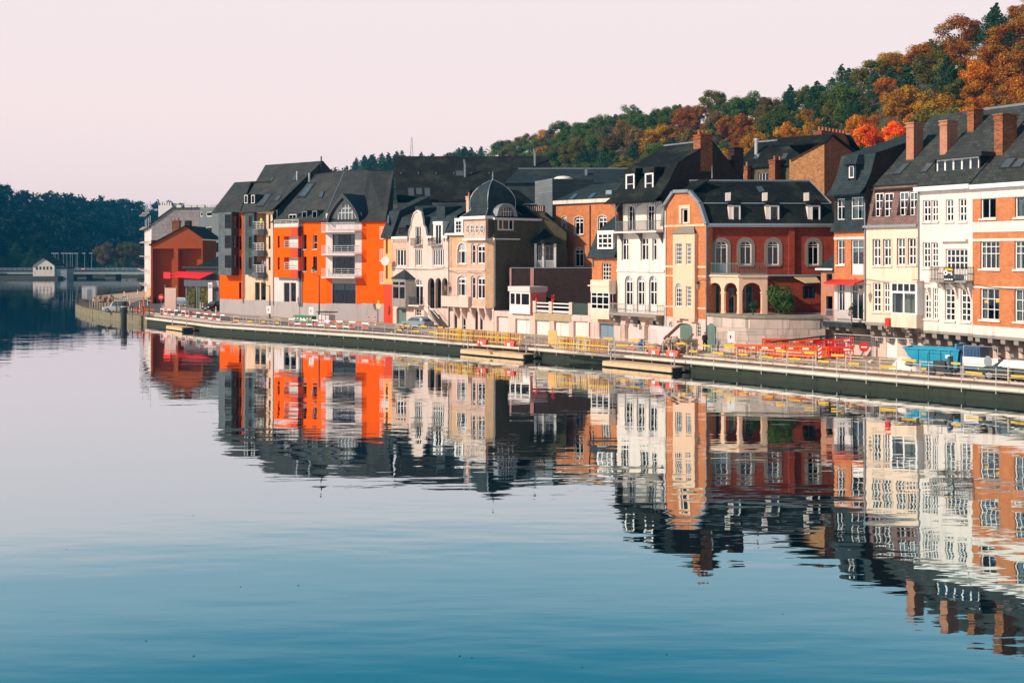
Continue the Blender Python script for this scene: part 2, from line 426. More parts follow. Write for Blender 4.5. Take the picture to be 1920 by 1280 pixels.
    def chimney(s, x0, x1, y0, y1, z0, z1, m, pots=2, name='chimney'):
        mb = MB().box(x0, x1, y0, y1, z0, z1).box(x0-.06, x1+.06, y0-.06, y1+.06, z1-.35, z1-.2).box(x0-.08, x1+.08, y0-.08, y1+.08, z1-.05, z1+.06)
        c = s.put(mb, name, m)
        for k in range(pots):
            u = (k+.5)/pots
            px, py = (x0+(x1-x0)*u, (y0+y1)/2) if (x1-x0) > (y1-y0) else ((x0+x1)/2, y0+(y1-y0)*u)
            MB().lathe([(.13, z1+.06), (.11, z1+.4), (.14, z1+.42), (.14, z1+.5), (.09, z1+.5)], (px, py), 8).obj('chimney_pot', TERRA, c)
        return c
    def skylight(s, pts, parent=None, lift=.05):
        mb = MB().slab(pts, .1); p = [Vector(q) for q in pts]; c = sum(p, Vector())/4
        nn = (p[1]-p[0]).cross(p[3]-p[0]).normalized()
        if nn.z < 0: nn = -nn
        f = s.put(MB().slab([tuple(q+nn*lift) for q in p], .14), 'skylight', DARKM)
        MB().slab([tuple(c+(q-c)*.82+nn*(lift+.02)) for q in p], .03).obj('pane', SKYGL, f); return f
    def corbel(s, x, w, y0, y1, z0, z1, m, name='corbel'):
        n = 3; prof = [(y1, z0), (y1, z1), (y0, z1)]
        for k in range(n):
            u = (k+1)/n; yy = y0+(y1-y0)*(k)/n; 
            prof += [(yy+.02, z1-(z1-z0)*(u-.12)), (yy+(y1-y0)/n*.9, z1-(z1-z0)*u)]
        mb = MB().ext([(x-w/2, p[0], p[1]) for p in prof], (w, 0, 0)); return s.put(mb, name, m)
def sky_glass():
    m, N, L, P = _nodes('skylight_glass'); P.inputs['Base Color'].default_value = (.08, .10, .11, 1)
    P.inputs['Roughness'].default_value = .08; P.inputs['IOR'].default_value = 1.8; return m
SKYGL = sky_glass()
def pipe(fr, px, py0, py1, y=-.1, m=None, r=.055):
    x = fr.X(px, y, (py0+py1)/2); z0 = fr.Z(py1, px, y); z1 = fr.Z(py0, px, y)
    return fr.put(MB().tube([(x, y, z0), (x, y, z1)], r, 6), 'drainpipe', m or ZINC)
def house(name, label, A, B, cat='house', group=None):
    d = Vector(B)-Vector(A); root = empty(name, (A[0], A[1], QZ), math.atan2(d.y, d.x), label, cat, group)
    root.matrix_basis = Matrix.Translation((A[0], A[1], QZ)) @ Matrix.Rotation(math.atan2(d.y, d.x), 4, 'Z')
    return Frame(A, B, root)
# ================================================================== the setting: water, quay, hills
def lerp_tab(tab, x):
    if x <= tab[0][0]: return tab[0][1]
    for (a, b), (c, d) in zip(tab, tab[1:]):
        if x <= c: return b+(d-b)*(x-a)/(c-a)
    return tab[-1][1]
def water_mat():
    m, N, L, P = _nodes('river_water')
    P.inputs['Base Color'].default_value = (.001, .012, .016, 1); P.inputs['Roughness'].default_value = .4; P.inputs['Specular IOR Level'].default_value = 0
    t = N.new('ShaderNodeTexCoord')
    a = noise(N, L, t.outputs['Object'], 1.0, 2, .5, (.16, .46, 1))
    b = noise(N, L, t.outputs['Object'], 1.0, 2, .5, (.6, 2.0, 1))
    big = noise(N, L, t.outputs['Object'], 1.0, 2, .5, (.012, .03, 1))
    amp = rampv(N, L, big, .36, .62)
    mm = N.new('ShaderNodeMath'); mm.operation = 'MULTIPLY_ADD'; mm.inputs[1].default_value = .13; L.new(b, mm.inputs[0]); L.new(a, mm.inputs[2])
    st = N.new('ShaderNodeMath'); st.operation = 'MULTIPLY_ADD'; st.inputs[1].default_value = .013; st.inputs[2].default_value = .0105; L.new(amp, st.inputs[0])
    bp = N.new('ShaderNodeBump'); bp.inputs['Distance'].default_value = 1.0; L.new(st.outputs[0], bp.inputs['Strength']); L.new(mm.outputs[0], bp.inputs['Height'])
    lw = N.new('ShaderNodeLayerWeight'); lw.inputs['Blend'].default_value = .5
    fr_ = N.new('ShaderNodeMapRange'); fr_.inputs['From Min'].default_value = .45; fr_.inputs['To Min'].default_value = .30; fr_.inputs['To Max'].default_value = .96; L.new(lw.outputs['Facing'], fr_.inputs['Value'])
    gl = N.new('ShaderNodeBsdfGlossy'); gl.inputs['Roughness'].default_value = .012; L.new(bp.outputs[0], gl.inputs['Normal'])
    L.new(mix_rgb(N, L, rampv(N, L, lw.outputs['Facing'], .64, .96), (.66, .94, 1, 1), (.99, .98, 1, 1)), gl.inputs['Color'])
    ms = N.new('ShaderNodeMixShader'); L.new(fr_.outputs[0], ms.inputs[0]); L.new(P.outputs[0], ms.inputs[1]); L.new(gl.outputs[0], ms.inputs[2]); L.new(ms.outputs[0], N['Material Output'].inputs['Surface']); return m
wtr = MB().poly([(-1500, -300, 0), (1500, -300, 0), (1500, 2600, 0), (-1500, 2600, 0)]).obj('river', water_mat()); tag(wtr, kind='structure')

EDGE = [(62, 43.5), (32.7, 73), (23.8, 82), (14.35, 92.5), (8.75, 98.8), (2.3, 104.7), (-4, 111.0), (-14.8, 121.3), (-36.2, 138.5), (-50.1, 156.5),
        (-55, 162), (-61.6, 171), (-67, 179.5), (-74, 193), (-81, 212), (-85, 226), (-86, 240), (-86, 263), (-135, 430), (-152, 480), (-152, 900), (-180, 2600)]
def ground_mat():
    m, N, L, P = _nodes('dug_ground'); P.inputs['Roughness'].default_value = .95
    t = N.new('ShaderNodeTexCoord'); v = t.outputs['Object']
    a = noise(N, L, v, .35, 5); b = noise(N, L, v, 3.0, 4)
    base = mix_rgb(N, L, rampv(N, L, a, .35, .65), (.40, .28, .185, 1), (.50, .39, .30, 1))
    base = mix_rgb(N, L, rampv(N, L, b, .4, .75), base, (.25, .18, .125, 1)); L.new(base, P.inputs['Base Color'])
    bp = N.new('ShaderNodeBump'); bp.inputs['Strength'].default_value = .5; bp.inputs['Distance'].default_value = .06; L.new(b, bp.inputs['Height']); L.new(bp.outputs[0], P.inputs['Normal'])
    return m
gm = MB()
for a, b in zip(EDGE, EDGE[1:]):
    gm.poly([(a[0]+.3, a[1]+.3, QZ), (1500, a[1]+.3, QZ), (1500, b[1]+.3, QZ), (b[0]+.3, b[1]+.3, QZ)])
gm.poly([(1500, -300, QZ), (1500, 43.8, QZ), (62.3, 43.8, QZ), (400, -300, QZ)])
tag(gm.obj('ground', ground_mat()), kind='structure')
def offs(pl, d):                                   # offset a plan polyline to its land side
    out = []
    for k, p in enumerate(pl):
        a = Vector(pl[max(0, k-1)]); b = Vector(pl[min(len(pl)-1, k+1)]); t = (b-a).normalized()
        out.append((p[0]+t.y*d, p[1]-t.x*d))
    return out
def strip(mb, pl, d0, d1, z0, z1):                 # closed bar of rectangular section along pl
    A = offs(pl, d0); B = offs(pl, d1)
    for k in range(len(pl)-1):
        mb.ext([(*A[k], z0), (*B[k], z0), (*B[k], z1), (*A[k], z1)], (A[k+1][0]-A[k][0], A[k+1][1]-A[k][1], 0)) if False else None
        i = len(mb.v)
        mb.v += [(*A[k], z0), (*B[k], z0), (*B[k], z1), (*A[k], z1), (*A[k+1], z0), (*B[k+1], z0), (*B[k+1], z1), (*A[k+1], z1)]
        for q in ((0,1,2,3), (7,6,5,4), (0,4,5,1), (1,5,6,2), (2,6,7,3), (3,7,4,0)): mb.f.append(tuple(i+j for j in q))
    return mb
def subdiv(pl, step):
    out = []
    for a, b in zip(pl, pl[1:]):
        n = max(1, int((Vector(b)-Vector(a)).length/step))
        for k in range(n): out.append((a[0]+(b[0]-a[0])*k/n, a[1]+(b[1]-a[1])*k/n))
    return out+[pl[-1]]
NEAR = EDGE[:10]; TIP = EDGE[9:18]
WEEDSHADE = mat('weedy_shaded_wall', (.030, .032, .016), .75, .45, 1.2, .4, stain=.3, col2=(.018, .028, .016))  # weed green, darkened to carry the shade under the ledge slabs
qw = tag(strip(MB(), EDGE[:-1], .05, .6, -2, QZ-.25).obj('quay_wall', WEEDSHADE), kind='structure')
OLDST = mat('old_quay_stone', (.29, .235, .155), .9, .3, 1.5, .4, stain=.25, col2=(.16, .15, .09), spec=.15)
# ledge of concrete slabs along the works, old coping stones round the tip: every piece is a child
LEDGE = mat('ledge_concrete', (.70, .60, .50), .85, .1, 1.2, .15, stain=.12)
le = strip(MB(), NEAR, -.10, .75, .62, .74).obj('quay_ledge', LEDGE); tag(le, kind='structure')
pts = subdiv(NEAR, 2.6)
for k in range(len(pts)-1):
    a, b = Vector(pts[k]), Vector(pts[k+1]); t = (b-a).normalized()*.015
    strip(MB(), [tuple(a+t), tuple(b-t)], -.38+random.uniform(-.02, .02), .62, .743, .93+random.uniform(-.012, .012)).obj('slab', LEDGE, le)
kb = strip(MB(), NEAR, .8, 1.15, .7, QZ+.12).obj('kerb_line', CONC); tag(kb, kind='structure')
tp = subdiv(TIP, 1.9); tw = strip(MB(), TIP, -.02, .5, -1, .5).obj('old_quay_wall', OLDST); tag(tw, kind='structure')
for k in range(len(tp)-1):
    a, b = Vector(tp[k]), Vector(tp[k+1]); t = (b-a).normalized()*.02
    for c, (z0, z1) in enumerate(((-.1, .30), (.32, .68), (.70, QZ-.02))):
        e = random.uniform(-.03, .04); u = t if c % 2 else t*1.6
        strip(MB(), [tuple(a+u), tuple(b-u)], -.10+e, .55, z0, z1).obj('stone', OLDST, tw)
# road and pavement along the left stretch, curving round the tip
ASPH = mat('asphalt', (.115, .115, .12), .9, .12, 2, .2, stain=.08)
PAVE = mat('pavement_slabs', (.40, .34, .30), .9, .1, 1, .2, kind='brick', col2=(.36, .30, .27), mortar=(.25, .21, .19), bs=(.6, .6))
RD = [(-9, 121.5), (-17, 129.0), (-26, 136.5), (-36, 147), (-45, 159), (-53, 171), (-59.5, 184), (-64, 200), (-67.5, 220), (-70, 245), (-78, 290), (-110, 380)]
def sheet(pl, d0, d1, z):
    mb = MB(); A = offs(pl, d0); B = offs(pl, d1)
    for k in range(len(pl)-1): mb.poly([(*A[k], z), (*B[k], z), (*B[k+1], z), (*A[k+1], z)])
    return mb
tag(sheet(RD, -2.6, 2.6, QZ+.02).obj('road', ASPH), kind='structure')
pv = strip(MB(), RD, 2.7, 5.2, QZ-.2, QZ+.12).obj('pavement', PAVE); tag(pv, kind='structure')
tag(strip(MB(), RD, -2.95, -2.7, QZ-.2, QZ+.10).obj('kerb', CONC), kind='structure')

# ---- hillside behind the houses
SKYL = [(520, 352), (560, 345), (620, 326), (660, 312), (740, 296), (860, 291), (900, 278), (1000, 254), (1100, 224), (1200, 203), (1280, 188), (1400, 173), (1480, 162), (1560, 130), (1640, 100), (1700, 82), (1780, 64), (1830, 38), (1900, 4), (2000, -45), (2300, -150)]
CRY = [(520, 860), (560, 800), (660, 720), (740, 640), (860, 540), (1000, 430), (1280, 335), (1480, 285), (1640, 245), (1780, 225), (1900, 210), (2000, 200), (2300, 190)]
BAY = [(520, 470), (560, 420), (860, 300), (1000, 250), (1280, 190), (1480, 165), (1640, 150), (1780, 140), (1900, 130), (2300, 115)]
def hill_pt(px, t):
    Yc = lerp_tab(CRY, px); Yb = lerp_tab(BAY, px); tt = min(t, 1)
    Y = Yb+(Yc-Yb)*tt; th = lerp_tab([(600, 12), (900, 9.5), (2000, 9)], px)
    zc = CH+(HY-lerp_tab(SKYL, px))/F*Yc - th*.82; z = QZ+1+(zc-QZ-1)*(tt**.9)
    X = (px-CX)/F*Y
    if t > 1: Y += (t-1)*200; X += (t-1)*110; z += (t-1)*2
    return Vector((X, Y, z))
hv = []; hf = []; cols = list(range(520, 2320, 30)); rows = [0, .08, .16, .25, .35, .45, .55, .65, .75, .85, .93, 1, 1.3, 2, 4]
hv.append
for px in cols:
    for t in rows:
        p = hill_pt(px, t); p.z += random.uniform(-.6, .6) if 0 < t else 0; hv.append(tuple(p))
nr = len(rows)
for i in range(len(cols)-1):
    for j in range(nr-1): hf.append((i*nr+j, (i+1)*nr+j, (i+1)*nr+j+1, i*nr+j+1))
HILLM = mat('hill_soil', (.075, .06, .03), .95, .3, .2, .3, stain=0, col2=(.05, .06, .03))
h = MB(); h.v = hv; h.f = hf; tag(h.obj('hill', HILLM), kind='structure')
# ---- far wooded hill on the left bank
def far_pt(Y, t):
    zc = lerp_tab([(300, 44), (533, 47), (610, 46.5), (700, 48), (800, 47), (880, 50), (1000, 53), (1150, 56), (1500, 58)], Y)*.94 - 4.0
    return Vector((-222-78*min(t, 1)-(t-1)*400*(t > 1), Y, QZ+.5+(zc)*min(t, 1)**.8))
fv = []; ff = []; cols = list(range(240, 2560, 40)); rows = [-.06, 0, .1, .25, .4, .55, .7, .85, 1, 1.4, 3]
for Y in cols:
    for t in rows:
        p = far_pt(Y, max(t, 0)); 
        if t < 0: p = Vector((-214, Y, -1))
        fv.append(tuple(p))
nr = len(rows)
for i in range(len(cols)-1):
    for j in range(nr-1): ff.append((i*nr+j, i*nr+j+1, (i+1)*nr+j+1, (i+1)*nr+j))
h = MB(); h.v = fv; h.f = ff; tag(h.obj('far_hill', HILLM), kind='structure')
# closing rise at the far end of the valley
h = MB()
zz = [(k, 38+6*math.sin(k*1.3)+4*math.sin(k*2.9)) for k in range(24)]
for k in range(23):
    x0, x1 = -420+k*40, -380+k*40; a, b = zz[k][1], zz[k+1][1]
    h.poly([(x0, 1500, 0), (x1, 1500, 0), (x1, 1640, b), (x0, 1640, a)]); h.poly([(x0, 1640, a), (x1, 1640, b), (x1, 2400, b+5), (x0, 2400, a+5)])
tag(h.obj('valley_end', HILLM), kind='structure')

lv = MB(); lr = random.Random(5)
for k in range(80):
    Y = lr.uniform(26, 100); x = lr.uniform(-.44, .30)*Y; a = lr.uniform(0, 6.28); r_ = lr.uniform(.02, .05)
    lv.poly([(x+r_*math.cos(a), Y+r_*math.sin(a), .006), (x-r_*.5*math.sin(a), Y+r_*.5*math.cos(a), .012), (x-r_*math.cos(a), Y-r_*math.sin(a), .006), (x+r_*.5*math.sin(a), Y-r_*.5*math.cos(a), .004)])
tag(lv.obj('floating_leaves', mat('wet_leaf', (.05, .03, .015), .8)), 'tiny dark fallen leaves drifting on the calm river', 'leaves', kind='stuff')
# ================================================================== right-hand row
HS = (.0, .0)
# ---- 14: brick house at the right edge
fr = house('brick_house', 'orange brick house with cream bands at the right edge, on corbels over the quay', G(1824, 690), G(1992, 709))
r = fr.root; Ln = fr.len; X = fr.X
D = 9.5
for dx in (0, 72.5):
    for (a, b, c, d, kw) in ((1838.8, 371, 1867, 409.5, dict(cols=2, rows=1)), (1838, 452, 1874, 504, dict(cols=4, rows=[.55, .8], curt=.22)), (1838, 540.6, 1873.7, 599.5, dict(cols=3, rows=3))):
        if dx:  # same window one bay on, measured along the facade
            x0, x1, z0, z1 = fr.rect(a, b, c, d); sh = 3.05
            fr.win(0, 0, 0, 0, local=(x0+sh, x1+sh, z0, z1), sill=OFFW, **kw)
        else: fr.win(a, b, c, d, sill=OFFW, **kw)
zt = fr.Z(352, 1860); zb = fr.Z(629, 1860); zs = [zb] + [fr.Z(q, 1860) for q in (611.7, 541, 536.6, 452.5, 447.5, 435.5, 415.5, 372)] + [zt]
for k, m in enumerate((OFFW, BRORG, OFFW, BRORG, OFFW, BRORG, OFFW, BRORG, OFFW)):
    # openings that cross a band are cut in both bands
    for q in fr.ops: pass
    fr.wall(0, Ln, zs[k]+.0, zs[k+1], m, y=0)
    if k in (2, 4, 6, 8): fr.bx('band', OFFW, 0, Ln, -.07, -.003, zs[k]+.02, zs[k]+.16)
fr.body(0, Ln, D, zt, BRORG, z0=zb); fr.room(0, Ln, zb+.3, zt-.2)
fr.bx('cornice', WHITE, -.05, Ln, -.42, .05, zt-.02, zt+.28)
fr.bx('jetty_floor', GREYST, 0, Ln, .0, 1.6, zb-.22, zb-.003)
gw = fr.wall(0, Ln, 0, zb-.22, PINKST, y=1.45, name='ground_wall')
fr.bx('garage_door', BRRUST, X(1806, 1.4), X(1826, 1.4)+1.6, 1.30, 1.44, 0, 2.2)
for k in range(6):
    fr.corbel(.35+k*1.15, .4, .08, 1.44, zb-1.75, zb-.225, GREYST)
rid = fr.onx(1870, 200, X(1824)); RY, RZ = 7.2, fr.Z(203, 1880, 7.2)
roof = fr.roof([[(0, -.4, zt+.25), (Ln, -.4, zt+.25), (Ln, RY, RZ), (0, RY, RZ)], [(0, RY+.02, RZ), (Ln, RY+.02, RZ), (Ln, RY+6, zt+.3), (0, RY+6, zt+.3)]], SLATEG)
fr.put(MB().tube([(0, RY, RZ+.05), (Ln, RY, RZ+.05)], .12, 6), 'ridge_cap', ZINC)
def roof_y(z, y0, z0, y1, z1): return y0+(y1-y0)*(z-z0)/(z1-z0)
def chim(fr, px0, px1, pyt, pyb, y, m, w=.75, dep=1.3, pots=2):
    x0 = fr.X(px0, y, pyb); x1 = x0+w; zt_ = fr.Z(pyt, px0, y); zb_ = fr.Z(pyb, px0, y)
    return fr.chimney(x0, x1, y, y+dep, zb_-1.0, zt_, m, pots)
chim(fr, 1864, 1896, 216, 303, 2.3, BRRUST, .78, 1.5, 0)
sk = [fr.P(1873, 318, .9), fr.P(1893, 318, .9), fr.P(1911, 296, 1.9), fr.P(1891, 296, 1.9)]
def on_roof(fr, px, py, y0, z0, y1, z1):          # meet of a ray with a roof slope running along x
    r_ = fr.ray(px, py); k = (z1-z0)/(y1-y0); t = (z0 - fr.co.z + k*(fr.co.y-y0))/(r_.z-k*r_.y); p = fr.co+r_*t; return (p.x, p.y, p.z)
RP = (-.4, zt+.25, RY, RZ)
for a in (0, 22): fr.skylight([on_roof(fr, 1873+a, 317-a*.06, *RP), on_roof(fr, 1892+a, 316-a*.06, *RP), on_roof(fr, 1908+a, 296, *RP), on_roof(fr, 1889+a, 297, *RP)])
fr.bx('poster', YELP, *[fr.rect(1843, 563, 1849, 568)[k] for k in (0, 1)], .17, .172, *[fr.rect(1843, 563, 1849, 568)[k] for k in (2, 3)])
fr.bx('poster', YELP, *[fr.rect(1864, 561, 1872, 567)[k] for k in (0, 1)], .17, .172, *[fr.rect(1864, 561, 1872, 567)[k] for k in (2, 3)])
BR14 = fr

# ---- 13: white house
fr = house('white_house', 'tall white rendered house with balcony and wide flat roofed dormer, left of brick house', G(1722.4, 679.5), G(1823.6, 690))
Ln = fr.len; X = fr.X
for (a, b, c, d) in ((1730, 375, 1744.5, 415.5), (1746, 375, 1758.5, 415), (1773, 374, 1787.5, 415), (1797.5, 372.5, 1812, 415)): fr.win(a, b, c, d, cols=2, rows=3, fw=.09, bw=.09, sill=OFFW)
for (a, b, c, d) in ((1730, 454, 1744, 502), (1746, 454, 1758.5, 501)): fr.win(a, b, c, d, cols=2, rows=4, fw=.09, bw=.08, sill=OFFW, curt=.12)
fr.win(1773, 466.5, 1814, 524.5, cols=5, rows=[.33, .55, .77], fw=.10, bw=.08, panel=1, name='balcony_door')
for (a, b, c, d) in ((1733, 540, 1745, 597), (1749, 540, 1758.5, 598), (1771.5, 541, 1790, 601), (1801, 541, 1819.3, 602.5)): fr.win(a, b, c, d, cols=2, rows=[.2, .38, .58, .79], fw=.08, bw=.08, sill=OFFW)
zt = fr.Z(356, 1770); zb = fr.Z(621.5, 1770)
fr.wall(0, Ln, zb, zt, OFFW); fr.body(0, Ln, 9, zt, OFFW, z0=zb); fr.room(0, Ln, zb+.3, zt-.2)
fr.bx('cornice', WHITE, -.1, Ln+.02, -.5, .05, zt-.03, zt+.30)
fr.bx('door_canopy', OFFW, X(1767), X(1815.5), -.30, -.003, fr.Z(453, 1790), fr.Z(448.5, 1790))
zbal = fr.Z(525.5, 1785, -.5); xa, xb = X(1750, -.4), X(1819, -.4)
fr.put(MB().box(xa, xb, -.85, -.003, zbal-.14, zbal), 'balcony', GREYST)
for u in (.2, .5, .8): fr.put(MB().ext([(xa+(xb-xa)*u-.1, -.01, zbal-.8), (xa+(xb-xa)*u-.1, -.01, zbal-.142), (xa+(xb-xa)*u-.1, -.7, zbal-.142)], (.2, 0, 0)), 'bracket', OFFW)
fr.railing(xa+.03, xb-.03, -.82, zbal+.002, 1.0, DARKM, ends=.8)
fr.bx('jetty_floor', GREYST, 0, Ln, .0, 1.6, zb-.2, zb-.003)
fr.wall(0, Ln, 0, zb-.2, PINKST, y=1.45, name='ground_wall')
for k in range(5): fr.corbel(.35+k*1.1, .42, .08, 1.44, zb-1.8, zb-.205, GREYST)
# little splayed brackets over the low windows
for px in (1744.5, 1796, 1822): 
    x = X(px); z = fr.Z(541, px); fr.put(MB().ext([(x-.12, -.003, z-.9), (x-.12, -.003, z+.1), (x-.12, -.4, z+.1)], (.16, 0, 0)), 'bracket', OFFW)
RY = 7.6; RZ = fr.Z(213, 1795, RY); RP = (-.45, zt+.26, RY, RZ)
fr.roof([[(0, -.45, zt+.26), (Ln, -.45, zt+.26), (Ln, RY, RZ), (0, RY, RZ)], [(0, RY+.02, RZ), (Ln, RY+.02, RZ), (Ln, RY+6, zt), (0, RY+6, zt)]], SLATEG)
fr.put(MB().tube([(0, RY, RZ+.05), (Ln, RY, RZ+.05)], .12, 6), 'ridge_cap', ZINC)
# flat dormer
y0 = 1.15; dx0, dx1, dz0, dz1 = fr.rect(1756.5, 297, 1836, 327, y0); dx1 = min(dx1, Ln+.4)
fr.win(0, 0, 0, 0, local=(dx0, dx1, dz0, dz1), cols=5, rows=1, y=y0, rec=0, cut=False, fw=.10, bw=.13, name='dormer_window')
fr.put(MB().box(dx0-.15, dx0, y0-.03, y0+2.6, dz0-.3, dz1).box(dx1, dx1+.15, y0-.03, y0+2.6, dz0-.3, dz1).box(dx0, dx1, y0+1.2, y0+1.3, dz0-.1, dz1), 'dormer_wall', SLATE)
fr.put(MB().box(dx0-.5, dx1+.55, y0-.45, y0+3.6, dz1+.002, dz1+.34), 'dormer_roof', DARKM)
chim(fr, 1762, 1791, 228, 292, 3.2, BRPINK, .72, 1.2, 0); chim(fr, 1813.5, 1839, 207, 256, 5.2, BRRUST, .62, 1.1, 0)
W13 = fr
# for-sale board on the balcony
bd = fr.rect(1770, 501, 1789, 527, -.9)
sg = house('estate_sign', 'black and yellow estate board hung on the white house balcony railing', (fr.M @ Vector((bd[0], -.92, 0)))[:2], (fr.M @ Vector((bd[1], -.92, 0)))[:2], 'sign')
w = bd[1]-bd[0]
sg.bx('board', DARKM, 0, w, -.03, .02, bd[2], bd[3]); zz = bd[3]-bd[2]
sg.put(MB().ext([(.08, -.04, bd[2]+zz*.80), (w-.08, -.04, bd[2]+zz*.75), (w-.12, -.04, bd[2]+zz*.92), (.12, -.04, bd[2]+zz*.94)], (0, .008, 0)), 'flash', YELP)
def text3d(body, size, m, parent, loc, M0=None, rot=(R(90), 0, 0), ext=.004, name='lettering', align='CENTER'):
    cu = bpy.data.curves.new(name, 'FONT'); cu.body = body; cu.size = size; cu.extrude = ext; cu.align_x = align; cu.resolution_u = 2
    o = bpy.data.objects.new(name, cu); COL.objects.link(o)
    dg = bpy.context.evaluated_depsgraph_get(); me = bpy.data.meshes.new_from_object(o.evaluated_get(dg)); bpy.data.objects.remove(o)
    me.materials.clear(); me.materials.append(m); q = bpy.data.objects.new(name, me); COL.objects.link(q); q.parent = parent
    q.location = loc; q.rotation_euler = rot; return q
ring = MB()
for k in range(14):
    u, v = 2*math.pi*k/14, 2*math.pi*(k+1)/14; c0 = (w*.22, bd[2]+zz*.60)
    ring.ext([(c0[0]+math.cos(u)*.19, -.045, c0[1]+math.sin(u)*.19), (c0[0]+math.cos(v)*.19, -.045, c0[1]+math.sin(v)*.19), (c0[0]+math.cos(v)*.08, -.045, c0[1]+math.sin(v)*.08), (c0[0]+math.cos(u)*.08, -.045, c0[1]+math.sin(u)*.08)], (0, .01, 0))
for k in range(3): ring.box(w*(.40+.16*k), w*(.52+.16*k), -.045, -.035, bd[2]+zz*.55, bd[2]+zz*.66)
ring.box(w*.72, w*.88, -.045, -.035, bd[2]+zz*.44, bd[2]+zz*.53)
for k in range(4): ring.box(w*(.08+.22*k), w*(.25+.22*k), -.045, -.035, bd[2]+zz*.08, bd[2]+zz*.17)
sg.put(ring, 'lettering', WHITE)

# ---- 12: cream house with pink tiled mansard
fr = house('cream_house', 'cream rendered house with pink tiled mansard and white bay window, left of white house', G(1622.6, 669.9), G(1722.2, 679.4))
Ln = fr.len; X = fr.X
zm = fr.Z(424, 1670); zb = fr.Z(606, 1670)
for (a, b, c, d) in ((1636.5, 448, 1651.5, 498), (1656, 448, 1671, 498), (1682, 447, 1697.4, 497), (1702.4, 446.5, 1717.7, 496.5)): fr.win(a, b, c, d, cols=2, rows=3, fw=.09, bw=.09, sill=CREAML, sur=CREAML, surw=.1)
for (a, b, c, d) in ((1636.5, 530, 1651, 584), (1656, 530, 1667.5, 585)): fr.win(a, b, c, d, cols=2, rows=[.25, .5, .74], fw=.09, bw=.09, sill=CREAML)
fr.wall(0, Ln, zb, zm, CREAML); fr.room(0, Ln, zb+.3, zm+3)
# bay window
bz0, bz1 = fr.Z(589, 1695, -.8), fr.Z(529, 1695, -.8); bx0, bx1 = X(1670.5, -.4), X(1719, -.75)
fr.put(MB().ext([(bx0-.15, -.003, bz0-1.05), (bx0+.35, -.8, bz0-1.05), (bx1, -.8, bz0-1.05), (bx1+.05, -.003, bz0-1.05)], (0, 0, 1.05)), 'bay_base', CREAML)
fr.put(MB().ext([(bx0, -.003, bz1), (bx0+.3, -.9, bz1), (bx1+.1, -.9, bz1), (bx1+.15, -.003, bz1)], (0, 0, .14)), 'bay_roof', CREAML)
fr.win(0, 0, 0, 0, local=(bx0+.35, bx1, bz0, bz1), y=-.8, rec=0, cut=False, cols=2, rows=[.68], fw=.11, bw=.14, name='window')
fr.win(0, 0, 0, 0, local=(bx0+.40, bx1-.05, bz0+(bz1-bz0)*.70, bz1-.08), y=-.84, rec=0, cut=False, cols=4, rows=1, fw=.05, bw=.09, name='transom_window')
fr.put(MB().ext([(bx0-.1, -.005, bz0), (bx0+.05, -.005, bz0), (bx0+.36, -.78, bz0), (bx0+.3, -.8, bz0)], (0, 0, bz1-bz0)), 'bay_cheek', WHITE)
fr.bx('bay_cheek', WHITE, bx1-.003, bx1+.06, -.79, -.005, bz0, bz1)
fr.bx('jetty_floor', GREYST, 0, Ln, -.02, 1.6, zb-.25, zb-.003)
for q in fr.ops: pass
dr = fr.rect(1661.5, 616, 1682, 659, 1.45)
fr.ops.append(dict(x0=dr[0], x1=dr[1], z0=0.02, z1=dr[3], arch=0, y=1.45, yb=1.6))
fr.wall(0, Ln, 0, zb-.25, PINKST, y=1.45, name='ground_wall'); fr.bx('door', WHITE, dr[0], dr[1], 1.52, 1.58, .02, dr[3])
for k in range(5): fr.corbel(.3+k*1.15, .4, .02, 1.44, zb-1.75, zb-.255, GREYST)
for k in (2, 4): fr.corbel(.3+k*1.0+.3, .3, -.7, .0, bz0-1.75, bz0-1.052, GREYST)
# mansard with windows set upright in the slope
zk = fr.Z(347, 1675, .9); mops = []
for (a, b, c, d) in ((1644.6, 362, 1655, 406), (1662, 362, 1674, 406), (1691, 360, 1703, 404), (1710, 360, 1720, 404)):
    x0, x1, z0, z1 = fr.rect(a, b, c, d, .6); sl_ = .95/(zk-zm)
    x1 = min(x1, Ln-.1); yt = sl_*(z1-zm)
    mops.append(dict(x0=x0-.25, x1=x1, z0=z0, z1=z1, arch=0, y=0, yb=yt+.05))
    fr.win(0, 0, 0, 0, local=(x0-.25, x1, z0, z1), y=yt-.06, rec=0, cut=False, cols=2, rows=3, fw=.07, bw=.07, name='dormer_window')
fr.wall(0, Ln, zm+.003, zk, TILEP, slope=.95/(zk-zm), name='mansard', ops=mops)
fr.bx('gutter', ZINC, -.05, Ln, -.3, -.0, zm-.10, zm+.10)
fr.body(0, Ln, 10, zm, CREAML, z0=zb)
RY = 8.4; rz = fr.Z(213, 1777, RY); RP = (.8, zk+.02, RY, rz)
fr.roof([[(0, .8, zk+.02), (Ln+.0, .8, zk+.02), (Ln, RY, rz), (0, RY, rz)], [(0, RY+.02, rz), (Ln, RY+.02, rz), (Ln, RY+6, zm), (0, RY+6, zm)]], SLATEG)
fr.put(MB().poly([(.0, .8, zk-.05), (.0, RY, rz-.1), (.0, RY+6, zm), (0, 0.8, zm)]), 'gable', BRDARK)
for (a, b, c, d) in ((1677, 329, 1707, 305), (1727, 325, 1752, 304)):
    fr.skylight([on_roof(fr, a-4, b, *RP), on_roof(fr, a+10, b-1, *RP), on_roof(fr, c+2, d, *RP), on_roof(fr, c-12, d+1, *RP)])
chim(fr, 1699, 1727, 232, 285, 3.4, BRPINK, .75, 1.2, 0)
pipe(fr, 1721.8, 360, 622, -.12)
